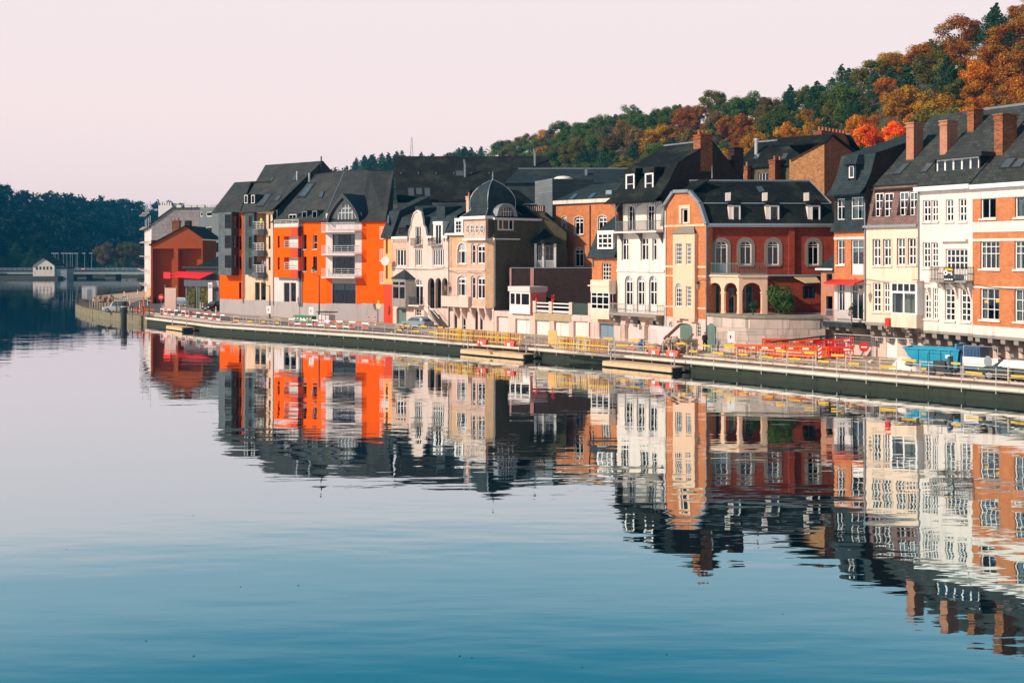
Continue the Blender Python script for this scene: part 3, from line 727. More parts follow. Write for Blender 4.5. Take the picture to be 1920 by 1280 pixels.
rb = fr.rect(1660, 596, 1667, 611.6, -.2); fr.bx('red_box', REDP, rb[0], rb[1], -.25, -.003, rb[2], rb[3])
C12 = fr

# ---- 11: narrow orange house, slate storey and mansard
fr = house('slate_topped_house', 'narrow house, orange brick below grey slate storey, red awning over balcony', G(1564, 664), G(1622.2, 669.85))
Ln = fr.len; X = fr.X
zs = [fr.Z(q, 1593) for q in (603, 526, 433, 363)]
fr.win(1568.5, 372.6, 1583.6, 412, cols=2, rows=[.62], curt=.2); fr.win(1595, 369.5, 1619, 411, cols=2, rows=[.6])
fr.win(1569.5, 450, 1583.6, 496, cols=2, rows=[.68], sill=OFFW, curt=.25); fr.win(1596, 450, 1619, 515, cols=2, rows=[.3, .78], panel=1, name='balcony_door', blind=.35)
fr.win(1570.5, 532, 1583.6, 584, cols=2, rows=[.72], m=WHITE); fr.win(1595, 532, 1618.5, 599, cols=2, rows=[.78], name='shop_door')
for k, m in enumerate((LILAC, BRORG, SLATEB)): fr.wall(0, Ln, zs[k], zs[k+1], m, y=0)
fr.body(0, Ln, 10, zs[3], SLATEB, z0=zs[0]); fr.room(0, Ln, zs[0]+.2, zs[3]-.2)
fr.put(MB().ext([(-.15, -.0, zs[2]+.5), (-.15, -.32, zs[2]-.05), (-.15, -.32, zs[2]+.02), (-.15, -.005, zs[2]+.7)], (Ln+.15, 0, 0)), 'slate_skirt', SLATEB)
# mansard: flared lower slope
ze = zs[3]; zt = fr.Z(292, 1610, 2.1)
prof = [(-.75, ze-.1), (-.1, ze+.45), (.55, ze+1.5), (1.2, zt)]
polys = [[(-.3, a[0], a[1]), (Ln+.05, a[0], a[1]), (Ln+.05-.0, b[0], b[1]), (-.3, b[0], b[1])] for a, b in zip(prof, prof[1:])]
ryd = 9.0; rzz = fr.Z(253, 1700, ryd)
polys.append([(-.3, 1.2, zt), (Ln+.05, 1.2, zt), (Ln+.05, ryd, rzz), (-.3, ryd, rzz)])
fr.roof(polys, SLATEB, .1)
fr.put(MB().poly([(Ln+.0, -.0, ze), (Ln, .5, ze+1.4), (Ln, 1.15, zt-.1), (Ln, ryd, rzz-.1), (Ln, ryd, zs[0]), (Ln, .02, zs[0])]), 'party_wall', BRDARK)
fr.put(MB().poly([(.0, -.0, ze), (.0, .5, ze+1.4), (.0, 1.15, zt-.1), (.0, ryd, rzz-.1), (.0, ryd, zs[0]), (.0, .02, zs[0])]), 'party_wall', BRRUST)
dq = fr.rect(1591.5, 311, 1601.5, 334, .2)
fr.win(0, 0, 0, 0, local=dq, y=.2, rec=0, cut=False, cols=1, rows=1, fw=.1, name='dormer_window')
fr.put(MB().box(dq[0]-.25, dq[0]-.002, .15, 1.2, dq[2]-.1, dq[3]+.1).box(dq[1]+.002, dq[1]+.25, .15, 1.2, dq[2]-.1, dq[3]+.1).ext([(dq[0]-.5, -.15, dq[3]+.1), (dq[1]+.5, -.15, dq[3]+.1), (dq[1]+.2, .5, dq[3]+.95), (dq[0]-.2, .5, dq[3]+.95)], (0, .9, 0)), 'dormer', SLATEB)
# balcony slab that runs on in front of the terrace, awning
zsl = zs[0]; xL = X(1541, -1.6, 604)
fr.put(MB().ext([(xL, -1.5, zsl-.38), (Ln, -1.5, zsl-.38), (Ln, .2, zsl-.38), (xL, .2, zsl-.38)], (0, 0, .375)), 'balcony', SLATEB)
fr.railing(xL+.05, Ln-.05, -1.45, zsl, 1.05, STEEL, n=28, r=.014)
fr.put(MB().ext([(-.1, -.003, zs[1]+.1), (-.1, -1.15, zs[1]-.15), (-.1, -1.15, zs[1]-.32), (-.1, -.003, zs[1]-.02)], (Ln, 0, 0)), 'awning', REDP)
for k in range(3): fr.corbel(.4+k*1.1, .35, -1.2, 1.3, zsl-1.6, zsl-.39, GREYST)
fr.wall(-.6, Ln, 0, zsl-.4, PINKST, y=1.3, name='ground_wall')
pipe(fr, 1621.5, 380, 600, -.1)
fr.bx('cornice', LILAC, 0, Ln, -.06, -.003, fr.Z(449, 1593), fr.Z(444, 1593))
H11 = fr
# brick annex left of it
fr = house('brick_annex', 'small pink brick annex with lean-to slate roof, left of red awning', (fr.M @ Vector((-1.75, .25, 0)))[:2], (fr.M @ Vector((-.06, .25, 0)))[:2])
Ln = fr.len
fr.win(1549.5, 513, 1560.5, 532, cols=1, rows=1, m=DARKM); fr.win(1549, 555, 1561, 592, cols=1, rows=1, m=DARKM)
za = fr.Z(506, 1550); fr.wall(0, Ln, 2.8, za, BRPINK); fr.body(0, Ln, 4, za, BRPINK, z0=0); fr.wall(0, Ln, 0, 2.8, PINKST, name='ground_wall'); fr.room(0, Ln, 3, za-.1)
fr.roof([[(-.2, -.35, za), (Ln, -.35, za), (Ln, 2.2, za+1.7), (-.2, 2.2, za+1.7)]], SLATEB); fr.bx('gutter', WHITE, -.25, Ln, -.45, -.3, za-.02, za+.14)

# ---- 9: gambrel-gabled house, its long red wing and terrace
fr = house('gambrel_house', 'narrow orange brick house with gambrel gable and cream central bay', G(1246.5, 647.2), G(1324.5, 655.5))
Ln = fr.len; X = fr.X
zt = [fr.L(p, q) for p, q in ((1249, 387), (1265.5, 362), (1294, 361), (1313, 384), (1319.5, 421))]
zg = fr.Z(596, 1285); ztop = fr.Z(423, 1285)
fr.win(1277.7, 391, 1290, 419, cols=1, rows=1, sur=CREAM, surw=.32, fw=.12)
by = -.38
for (a, b, c, d, ar) in ((1266.3, 456.5, 1278.7, 496, 0), (1286, 456.5, 1296.3, 496, 0), (1265.8, 530.7, 1278.7, 574.7, 1), (1286, 536.8, 1296.5, 574.7, 0)):
    fr.win(a, b, c, d, cols=3, rows=[.22, .42, .62, .82] if not ar else [.2, .4, .6], arch=ar, y=by, fw=.07, bw=.05)
gx = [(0.0, ztop), (zt[0][0], zt[0][1]), (zt[1][0], zt[1][1]), (zt[2][0], zt[2][1]), (zt[3][0], zt[3][1]), (Ln, ztop)]
gx[0] = (0.0, zt[0][1]-1.6)
fr.win(1254.5, 603, 1262, 625, cols=2, rows=3, arch=.7, fw=.05, bw=.04); fr.win(1305.5, 604.6, 1314, 631.6, cols=2, rows=4, arch=.5, fw=.05, bw=.04)
dq = fr.rect(1268.5, 606, 1298.4, 650); fr.ops.append(dict(x0=dq[0], x1=dq[1], z0=.02, z1=dq[3], arch=.35, y=0, yb=.3))
fr.wall(0, Ln, ztop, max(z for x, z in gx), BRORG, top=gx, name='gable'); fr.wall(0, Ln, zg, ztop, BRORG); fr.wall(0, Ln, 0, zg, PINKST, name='ground_wall')
gd = fr.put(MB().box(dq[0], dq[1], .2, .26, .02, dq[3]), 'garage_door', COPPER)
for k in range(6): x = dq[0]+(dq[1]-dq[0])*(k+.5)/6; MB().box(x-.16, x+.16, .185, .2, .1, dq[3]-.4).obj('plank', COPPER, gd)
bx0, bx1 = X(1261.5, by), X(1302.5, by); bz0, bz1 = fr.Z(597, 1282, by), fr.Z(438, 1282, by)
fr.wall(bx0, bx1, bz0, bz1, CREAM, y=by, name='bay'); fr.put(MB().box(bx0, bx0+.02, by, -.003, bz0, bz1).box(bx1-.02, bx1, by, -.003, bz0, bz1).box(bx0+.02, bx1-.02, by, -.003, bz0-.02, bz0+.0), 'bay_cheek', CREAM)
fr.bx('bay_bracket', CREAM, bx0+.1, bx0+.9, by+.05, .0, bz0-.25, bz0-.022); fr.bx('bay_bracket', CREAM, bx1-.9, bx1-.1, by+.05, .0, bz0-.25, bz0-.022)
fr.roof([[(bx0-.1, by-.12, bz1), (bx1+.1, by-.12, bz1), (bx1-.6, -.003, bz1+.75), (bx0+.6, -.003, bz1+.75)]], mat('stone_tile', (.22, .20, .15), .9), .08, 'bay_roof')
for q0, q1 in ((421, 425), (498, 502), (516, 519), (574.7, 577.8)):
    fr.bx('band', CREAM, 0, Ln, -.06, -.003, fr.Z(q1, 1285), fr.Z(q0, 1285))
mb = MB(); ed = [(-.05, ztop-.1)] + gx[0:5] + [(Ln+.05, ztop)]
ed = [(0-.05, ztop), gx[1], gx[2], gx[3], gx[4], (Ln+.05, ztop)]
for (a, b), (c, d) in zip(ed, ed[1:]):
    n = Vector((-(d-b), c-a)).normalized()*.28
    mb.ext([(a, -.28, b), (c, -.28, d), (c+n.x, -.28, d+n.y), (a+n.x, -.28, b+n.y)], (0, .38, 0))
fr.put(mb, 'barge_board', ZINC)
dep = 6.0; zr = fr.Z(339, 1298, 3.2); polys = []
lowL, lowR = (0, ztop), (Ln, ztop)
for (a, b), (c, d) in zip(ed, ed[1:]):
    if abs(b-d) < .4 and a > .3 and c < Ln-.3: polys.append([(a, -.0, b), (c, 0, d), (c-.3, 2.6, zr), (a+.3, 2.6, zr)]); continue
    polys.append([(a, .0, b+.02), (c, .0, d+.02), (c, dep, d+.02), (a, dep, b+.02)])
fr.roof(polys, SLATE, .1); fr.body(0, Ln, dep, ztop, BRORG, z0=0); fr.room(0, Ln, zg+.2, ztop-.2)
fr.put(MB().tube([(Ln*.62, 2.6, zr), (Ln*.62, 2.6, zr+1.2)], .06, 6, .02), 'finial', ZINC)
pipe(fr, 1324, 425, 655, -.06); pipe(fr, 1247.5, 395, 640, -.08, WHITE)
G9 = fr
# long wing
YW = 101.3; A = ((1325.5-CX)/F*YW, YW); B = ((1564-CX)/F*(YW+.6), YW+.6)
fr = house('red_brick_wing', 'long red brick house with dark mansard, three dormers and arcaded terrace balcony', A, B)
Ln = fr.len; X = fr.X
SG = mat('brown_grey_surround', (.20, .17, .145), .88, .16, 1.5, .25, stain=.15)
fr.win(1341, 451, 1364.6, 515, cols=2, rows=[.33, .8], arch=.7, panel=1, sur=SG, surw=.28, name='balcony_door', fw=.1, pan_m=GREYBLUE)
for (a, c) in ((1387, 1409.7), (1438.6, 1461), (1514.7, 1536)): fr.win(a, 451, c, 497, cols=2, rows=[.74], arch=.7, sur=SG, surw=.28, sill=SG, fw=.1, curt=.1)
zt = fr.Z(425.5, 1440); zf = fr.Z(515, 1440); zg = fr.Z(589, 1440, -2)
for (a, b, c, d) in ((1336, 535, 1350, 588), (1366, 540, 1378, 588), (1395, 535, 1412, 588), (1446, 540, 1462, 580), (1505, 536, 1530, 560)): fr.win(a, b, c, d, cols=2, rows=[.7], m=COPPER if a < 1440 else DARKM)
fr.wall(0, Ln, zf, zt, BRRED); fr.wall(0, Ln, 2.6, zf, BRRED, name='lower_wall'); fr.body(0, Ln, 9, zt, BRRED, z0=0); fr.room(0, Ln, 2.8, zt-.2)
# brick pier where the wing steps
px_ = X(1483); fr.bx('brick_pier', BRRED, px_-.25, px_+.25, -.30, -.003, zf, zt-.05)
fr.put(MB().box(-.05, Ln, -.55, .02, zt-.02, zt+.16).box(-.05, Ln, -.6, -.5, zt+.1, zt+.3), 'gutter', ZINC)
zk = fr.Z(382, 1440, .9); RY = 4.6; rz = fr.Z(340, 1440, RY)
hipx = X(1519, RY, 340)
fr.roof([[(-.3, -.3, zt+.2), (Ln, -.3, zt+.2), (Ln, .75, zk), (-.3, .75, zk)], [(-.6, .75, zk), (Ln, .75, zk), (hipx, RY, rz), (-.6, RY, rz)],
         [(-.6, RY+.02, rz), (hipx, RY+.02, rz), (Ln, 8.4, zk), (-.6, 8.4, zk)], [(Ln+.0, .77, zk), (Ln+.02, 8.38, zk), (hipx+.02, RY, rz)]], SLATE, .12)
fr.put(MB().tube([(-.6, RY, rz+.04), (hipx, RY, rz+.04), (Ln, .75, zk+.04)], .1, 6), 'ridge_cap', ZINC)
fr.bx('mansard_roll', ZINC, -.3, Ln, .62, .78, zk-.02, zk+.08)
for (a, c) in ((1373, 1388.4), (1442.5, 1461), (1521, 1538)):
    y0 = -.05; q = fr.rect(a, 385, c, 418, y0); 
    w = fr.win(0, 0, 0, 0, local=q, y=y0, rec=0, cut=False, cols=1, rows=1, fw=.13, name='dormer_window')
    fr.bx('dormer_cheek', OFFW, q[0]-.3, q[0]-.002, y0+.02, 1.3, q[2]-.05, q[3]+.1); fr.bx('dormer_cheek', SLATE, q[1]+.002, q[1]+.12, y0+.02, 1.3, q[2]-.05, q[3]+.1)
    fr.put(MB().ext([(q[0]-.55, y0-.12, q[3]+.05), (q[1]+.2, y0-.12, q[3]+.05), ((q[0]+q[1])/2, y0-.12, q[3]+.55)], (0, 1.7, 0)), 'dormer_roof', SLATE)
    fr.put(MB().ext([(q[0]-.45, .5, q[3]+.4), (q[0]-.02, .5, q[3]+.45), (q[0]+.05, .7, q[3]+1.2), (q[0]-.4, .7, q[3]+1.15)], (0, .2, 0)), 'roof_hatch', OFFW)
RP = (.75, zk, RY, rz)
fr.skylight([on_roof(fr, 1423, 362, *RP), on_roof(fr, 1436, 361, *RP), on_roof(fr, 1428, 349, *RP), on_roof(fr, 1416, 350, *RP)])
# arcade (two faces), balcony on top
zfl = fr.Z(589, 1400, -2.6)
AF = Frame((fr.M @ Vector((.12, -.12, 0)))[:2], (fr.M @ Vector((X(1386, -2.5), -2.5, 0)))[:2], fr.root)
BF = Frame((fr.M @ Vector((X(1386, -2.5)+.02, -2.5, 0)))[:2], (fr.M @ Vector((X(1439, -2.4), -2.4, 0)))[:2], fr.root)
za = AF.Z(516, 1350)
for f_, rs in ((AF, ((1328.5, 1352), (1357.5, 1382))), (BF, ((1391.5, 1429),))):
    for a, c in rs:
        q = f_.rect(a, 530, c, 588); f_.ops.append(dict(x0=q[0], x1=q[1], z0=q[2], z1=q[3], arch=(q[1]-q[0])*.42 if c-a < 30 else .75, y=0, yb=.3))
    f_.wall(0, f_.len, zfl, za, CREAM, name='arcade', depth=.3); f_.put(MB().box(0, f_.len, -.15, .0-.003, za-.12, za), 'arcade_cornice', CREAML)
    f_.railing(.05, f_.len-.05, -.05, za+.13, .95, mat('weathered_green_iron', (.12, .15, .13), .6), n=int(f_.len/.15))
    for a, c in rs:
        for px in (a, c): xq = f_.rect(a, 530, c, 588); xx = xq[0] if px == a else xq[1]; f_.put(MB().lathe([(.12, xq[2]), (.12, xq[2]+.2), (.09, xq[2]+.25), (.085, xq[3]-1.0), (.14, xq[3]-.9), (.14, xq[3]-.8)], (xx, .15), 8), 'column', CREAM)
fr.put(MB().ext([(0.05, -.003, za), (0.05, -.15, za), (X(1386, -2.5), -2.6, za), (X(1439, -2.4), -2.5, za), (X(1439, -2.4), -.003, za)], (0, 0, .125)), 'balcony', GREYST)
# awning over the terrace, lean-to roof edge
aw = fr.put(MB().ext([(X(1492, -1.0), -.02, fr.Z(519, 1500)), (X(1536, -1.0), -.02, fr.Z(519, 1500)), (X(1536, -2), -2.3, fr.Z(530, 1520, -2.3)), (X(1508, -2), -2.3, fr.Z(531, 1520, -2.3))], (0, 0, .06)), 'awning', mat('beige_canvas', (.50, .38, .22), .9))
fr.bx('terrace_beam', ZINC, X(1439), Ln-.5, -.4, -.2, zf-.12, zf+.02)
fr.bx('terrace_shade', DARKM, X(1440), X(1536), -.2, -.003, zf-.35, zf-.13)
RW = fr
# ---- terrace: curved ashlar wall, every block a piece
TP = [G(1325.5, 655.7), G(1345, 658.2), G(1370, 660.8), G(1400, 662.8), G(1440, 664), G(1480, 664.5), G(1520, 664.6), G(1548, 664.4)]
tl = [(p.x, p.y) for p in TP]; tr = empty('terrace', (tl[0][0], tl[0][1], QZ), 0, 'curved pale stone terrace wall in front of the red brick wing', 'terrace')
TI = Matrix.Translation((-tl[0][0], -tl[0][1], -QZ)); off = lambda mb: [tuple(TI @ Vector(v)) for v in mb.v]
def tput(mb, name, m): mb.v = off(mb); return mb.obj(name, m, tr)
ztop = AT(1440, 591.5, TP[4].y).z
tlr = list(reversed(tl))
mb = strip(MB(), tlr, .05, .5, QZ-.1, ztop-.25); tput(mb, 'wall_core', GREYST)
BLK = [mat('terrace_block_%d' % k, c, .9, .12, 1.5, .3, stain=.3) for k, c in enumerate(((.52, .42, .36), (.46, .37, .31), (.56, .46, .40), (.42, .36, .31)))]
zz = [QZ, QZ+.55, QZ+1.05, QZ+1.6, QZ+2.15, ztop-.26]; per = subdiv(tlr, .15)
for c in range(len(zz)-1):
    k = 0 if c % 2 else 3
    while k < len(per)-1:
        n = random.choice((7, 8, 9, 11)); j = min(len(per)-1, k+n)
        seg = [per[k], per[(k+j)//2], per[j]] if j-k > 1 else [per[k], per[j]]
        a = Vector(seg[0]); b = Vector(seg[-1]); t = (b-a).normalized()*.012
        seg[0] = tuple(a+t); seg[-1] = tuple(b-t)
        # leave the little arched door free
        wx = (seg[0][0]+seg[-1][0])/2; wy = (seg[0][1]+seg[-1][1])/2; px = CX+F*wx/wy
        if not (1325 < px < 1344 and zz[c+1] < QZ+2.3): tput(strip(MB(), seg, random.uniform(-.03, .015), .3, zz[c]+.012, zz[c+1]-.006), 'block', random.choice(BLK))
        k = j
tput(strip(MB(), tlr, -.14, .55, ztop-.24, ztop), 'coping', mat('mossy_coping', (.22, .21, .16), .9, .3, 2, .3, stain=.2))
mb = MB(); far = [(fr.M @ Vector((0.05, -.02, 0)))[:2], (fr.M @ Vector((X(1545), -.02, 0)))[:2]]
mb.ext([(p[0], p[1], ztop-.1) for p in offs(tl, -.3)] + [(*far[1], ztop-.1), (*far[0], ztop-.1)], (0, 0, .06)); tput(mb, 'floor', PAVE)
DF = Frame(tl[0], tl[1], tr); q = DF.rect(1327.5, 606, 1342, 652)
DF.put(MB().ext([(p[0], -.06, p[1]) for p in [(q[0], .0)] + Frame.arc(q[0], q[1], q[3]-.5, .5) + [(q[1], 0)]], (0, .12, 0)), 'arched_door', COPPER)
# ================================================================== middle of the row
# ---- 8: white house with timber balcony and steep roof
fr = house('white_balcony_house', 'white house with iron posted top balcony, three arched windows and steep dark roof', G(1157, 638.5), G(1246.2, 647))
Ln = fr.len; X = fr.X
ze = fr.Z(379, 1190, 0); zbal = fr.Z(434, 1195); zf2 = fr.Z(508, 1200); zf1 = fr.Z(588, 1200)
iy = .55
for (a, c) in ((1177, 1190.5), (1213, 1226)): fr.win(a, 385, c, 433, cols=2, rows=[.76], y=iy, fw=.1, name='balcony_door')
for (a, c) in ((1166, 1179), (1201.7, 1216), (1223.5, 1231.5)): fr.win(a, 447, c, 488, cols=2 if c-a > 10 else 1, rows=[.72], sur=OFFW, surw=.08, fw=.09, bw=.11)
for (a, c) in ((1172, 1186.5), (1194.6, 1208.8), (1217.5, 1232)): fr.win(a, 517, c, 585, cols=2, rows=[.2, .55], arch=1.0, fw=.09, bw=.1, sur=OFFW, surw=.12, panel=1, curt=.22, name='arched_window')
gq = []
for (a, c) in ((1171, 1203.5), (1208, 1242)):
    q = fr.rect(a, 594, c, 645); q = (q[0], q[1], .02, q[3]); gq.append(q); fr.ops.append(dict(x0=q[0], x1=q[1], z0=.02, z1=q[3], arch=.9, y=0, yb=.5))
fr.wall(0, Ln, zbal, ze, OFFW, y=iy, name='balcony_wall'); fr.wall(0, Ln, zf2, zbal-.15, OFFW); fr.wall(0, Ln, zf1, zf2, OFFW); fr.wall(0, Ln, 0, zf1, PINKST, name='ground_wall', depth=.5)
for q in gq:
    g = fr.bx('garage_door', LILAC, q[0], q[1], .42, .48, .02, q[3]-.05)
    for u in (.3, .55): MB().box(q[0]+(q[1]-q[0])*u, q[0]+(q[1]-q[0])*(u+.2), .405, .42, 1.75, 2.15).obj('door_light', DARKM, g)
fr.body(0, Ln, 9.5, ze, BRDARK, z0=0); fr.room(0, Ln, zf1+.2, ze-.1, 1.9)
fr.bx('string_course', OFFW, 0, Ln, -.12, -.003, zf2-.1, zf2+.1)
# top balcony
fr.put(MB().box(-.1, Ln-.05, -1.0, .55, zbal-.15, zbal), 'balcony', OFFW)
IRON = mat('grey_iron', (.14, .16, .18), .5, .1, 3, .03, metal=.2)
for px in (1154.5, 1190.5, 1229):
    x = X(px, -.9, 410)
    mb = MB().tube([(x, -.9, zbal), (x, -.9, ze+.1)], .06, 6)
    for sg_ in (-1, 1): mb.tube([(x, -.9, ze-.9), (x+sg_*.15, -.9, ze-.5), (x+sg_*.4, -.9, ze-.22), (x+sg_*.75, -.9, ze-.15)], .045, 5)
    mb.tube([(x, -.9, ze-.8), (x, -.6, ze-.4), (x, -.05, ze-.2)], .04, 5)
    mb.ext([(x-.06, -.003, zbal-1.2), (x-.06, -.003, zbal-.152), (x-.06, -.95, zbal-.152), (x-.06, -.5, zbal-.4)], (.12, 0, 0))
    fr.put(mb, 'post', IRON)
fr.railing(X(1154.5, -.9, 425), X(1229, -.9, 425), -.9, zbal, .98, IRON, n=52, ends=.85)
# lower balcony
fr.put(MB().box(-.1, Ln-.08, -1.0, -.003, zf1-.22, zf1-.02), 'balcony', GREYST)
fr.railing(-.05, Ln-.12, -.95, zf1-.02, .95, STEEL, n=40, ends=.9, r=.014)
for u in (.04, .42, .95): fr.corbel(Ln*u, .35, -.9, 0, zf1-1.3, zf1-.222, GREYST)
# roof
zs = fr.Z(312, 1250, 2.2)
prof = [(-1.35, ze-.05), (-.5, ze+.5), (.6, ze+1.9), (1.7, fr.Z(309, 1235, 1.9))]
ry = 6.2; rz = fr.Z(273, 1255, ry); prof.append((ry, rz))
polys = [[(-.45 if k < 2 else .0, a[0], a[1]), (Ln+.0, a[0], a[1]), (Ln+.0, b[0], b[1]), (-.45 if k < 1 else .0, b[0], b[1])] for k, (a, b) in enumerate(zip(prof, prof[1:]))]
polys.append([(0, ry+.02, rz), (Ln, ry+.02, rz), (Ln, ry+5.5, rz-4.6), (0, ry+5.5, rz-4.6)])
fr.roof(polys, SLATE, .12)
gp = [(p[0], p[1]-.12) for p in prof[1:]] + [(ry+5.4, rz-4.6), (9.5, ze-1), (0.02, ze-1)]
for xx in (.01, Ln-.01): fr.put(MB().poly([(xx, p[0], p[1]) for p in gp]), 'gable', BRDARK)
fr.put(MB().tube([(0, ry, rz+.05), (Ln, ry, rz+.05)], .09, 6), 'ridge_cap', ZINC)
for (a, c, t, b) in ((1173, 1189.5, 326, 361), (1209, 1225, 324, 360)):
    q = fr.rect(a, t, c, b, .15)
    fr.win(0, 0, 0, 0, local=q, y=.15, rec=0, cut=False, cols=1, rows=[.45], fw=.17, name='dormer_window', blind=.5)
    fr.put(MB().box(q[0]-.06, q[0]-.002, .2, 2.6, q[2], q[3]+.05).box(q[1]+.002, q[1]+.06, .2, 2.6, q[2], q[3]+.05), 'dormer_cheek', SLATE)
    fr.put(MB().ext([(q[0]-.2, .05, q[3]+.02), (q[1]+.25, .05, q[3]+.02), (q[1]+.25, .1, q[3]+.5), (q[0]-.2, .1, q[3]+.5)], (0, 3.3, .1)), 'dormer_roof', SLATE)
cx = Ln-.45; fr.chimney(cx-.5, cx+.45, 4.6, 6.2, rz-3.0, fr.Z(256, 1300, 5.0), BRRUST, 3)
fr.chimney(cx-.5, cx+.3, 9.3, 10.6, rz-4.5, fr.Z(281, 1352, 9.8), BRDARK, 0)
pipe(fr, 1244, 360, 440, -.05)
# ---- 7: narrow house with blue mansard and oriel
fr = house('oriel_house', 'narrow brick house with blue slate mansard, cream oriel and blue door', G(1110, 634.5), G(1157.0, 638.45))
Ln = fr.len; X = fr.X
zm = fr.Z(483, 1135); zo = fr.Z(598, 1130)
fr.win(1128.6, 493, 1145, 525, cols=3, rows=4, fw=.08, bw=.06)
dq = fr.rect(1123.5, 605, 1151, 637); fr.ops.append(dict(x0=dq[0], x1=dq[1], z0=.02, z1=dq[3], arch=0, y=0, yb=.3))
fr.wall(0, Ln, zo, zm, BRORG); fr.wall(0, Ln, 0, zo, PINKST, name='ground_wall'); fr.body(0, Ln, 7, zm, BRORG, z0=0); fr.room(0, Ln, zo, zm-.1)
d_ = fr.bx('door', GREYBLUE, dq[0], dq[1], .2, .26, .02, dq[3]); MB().box((dq[0]+dq[1])/2-.02, (dq[0]+dq[1])/2+.02, .19, .2, .05, dq[3]).obj('door_seam', DARKM, d_)
fr.bx('lintel', CREAM, dq[0]-.2, dq[1]+.3, -.08, -.003, dq[3]+.02, dq[3]+.25)
oy = -1.0; a = X(1107, oy, 560); b = X(1142, oy, 560); o0, o1, o2, o3 = [fr.Z(q, 1125, oy) for q in (598, 580, 547.6, 525)]
fr.bx('oriel_base', CREAML, a, b, oy, -.003, o0, o1); fr.put(MB().box(a, b, oy, -.003, o2, o3).box(a-.35, b+.05, oy-.05, oy+.4, o2+.55, o2+.68), 'oriel_parapet', CREAML)
fr.win(0, 0, 0, 0, local=(a+.05, b-.02, o1, o2), y=oy+.03, rec=0, cut=False, cols=[.33, .66], rows=[.3, .75], fw=.1, bw=.1, name='oriel_window')
fr.put(MB().box(b-.018, b, oy+.03, -.1, o1, o1+.1).box(b-.018, b, oy+.03, -.1, o2-.15, o2).box(b-.018, b, oy+.45, oy+.53, o1+.1, o2-.15).box(b-.018, b, oy+.03, oy+.1, o1+.1, o2-.15), 'oriel_side', WHITE)
fr.put(MB().box(a+.02, b-.1, oy+.6, oy+.65, o1, o2), 'dark_backing', INTER)
zr = fr.Z(434, 1135, .8)
prof = [(-.35, zm-.05), (.65, zr+.3)]
fr.roof([[(-.35, -.45, zm-.05), (Ln, -.45, zm-.05), (Ln, .7, zr+.1), (.1, .7, zr+.1)], [(.1, .7, zr+.1), (Ln, .7, zr+.1), (Ln, 3.4, zr+2.6), (1.5, 3.4, zr+2.6)], [(-.35, -.4, zm-.05), (.1, .7, zr+.1), (1.5, 3.4, zr+2.6), (1.5, 7, zr+2.6), (-.35, 7, zm-.05)]], SLATEB, .1)
q = fr.rect(1120, 436, 1149, 467, -.3); fr.win(0, 0, 0, 0, local=q, y=-.3, rec=0, cut=False, cols=3, rows=3, fw=.2, bw=.11, name='dormer_window')
fr.put(MB().box(q[0]-.1, q[1]+.1, -.25, 1.2, q[3]+.002, q[3]+.2).box(q[0], q[0]+.08, -.22, .8, q[2], q[3]).box(q[1]-.08, q[1], -.22, .8, q[2], q[3]).box(q[0]+.08, q[1]-.08, .3, .35, q[2], q[3]), 'dormer', WHITE)
pipe(fr, 1111, 484, 500, -.1, ZINC)
# ---- garages with terrace, dark wall behind
fr = house('garage_row', 'row of pale garage doors under a terrace balustrade, between dome house and oriel house', G(926.5, 621.5), G(1109.6, 634.45), 'garage')
Ln = fr.len; X = fr.X
zt = [fr.Z(q, 1030) for q in (597, 586)]
doors = [((931, 953), 593, LILAC), ((966, 993), 598, WBOARD), ((1003, 1030), 599, WBOARD), ((1038.5, 1067), 600, WBOARD), ((1075, 1102), 602, WBOARD), ((1104.5, 1109), 604, GREYBLUE)]
for (a, c), t, m in doors:
    q = fr.rect(a, t, c, 628); fr.ops.append(dict(x0=q[0], x1=min(q[1], Ln-.02), z0=.02, z1=q[3], arch=0, y=0, yb=.35))
    d_ = fr.bx('garage_door', m, q[0], min(q[1], Ln-.02), .27, .33, .02, q[3])
    for k in range(3): MB().box(q[0]+.03, min(q[1], Ln-.02)-.03, .255, .27, .1+k*q[3]/3.2, q[3]/3.2*(k+.93)).obj('panel', m, d_)
zg = fr.Z(588, 1040); fr.wall(0, Ln, 0, zg, PINKST); fr.bx('terrace_floor', PAVE, 0, Ln, .02, 8, zg-.2, zg-.003); fr.body(0, Ln, 8, zg-.21, PINKST)
xb0 = X(1003)
for px in (1003, 1033, 1071, 1107): x = X(px); fr.bx('terrace_pier', PINKST, x-.22, x+.22, -.12, .2, zg, zg+1.25)
fr.put(MB().box(X(1005.5), X(1030.5), 0, .1, zg+.12, zg+.32).box(X(1005.5), X(1030.5), 0, .1, zg+.62, zg+.75).box(X(1005.5), X(1030.5), 0, .1, zg+1.0, zg+1.12).box(X(1035.5), X(1068.5), 0, .1, zg+.12, zg+.32).box(X(1035.5), X(1068.5), 0, .1, zg+.62, zg+.75).box(X(1035.5), X(1068.5), 0, .1, zg+1.0, zg+1.12), 'balustrade', WHITE)
fr.put(MB().box(X(1073.5), X(1106), .02, .08, zg+.05, zg+1.2), 'green_screen', mat('dark_green_board', (.03, .06, .05), .6))
fr.bx('stone_band', mat('ochre_stone', (.42, .32, .18), .9), X(1003), X(1071), -.05, -.003, zg-.75, zg-.05)
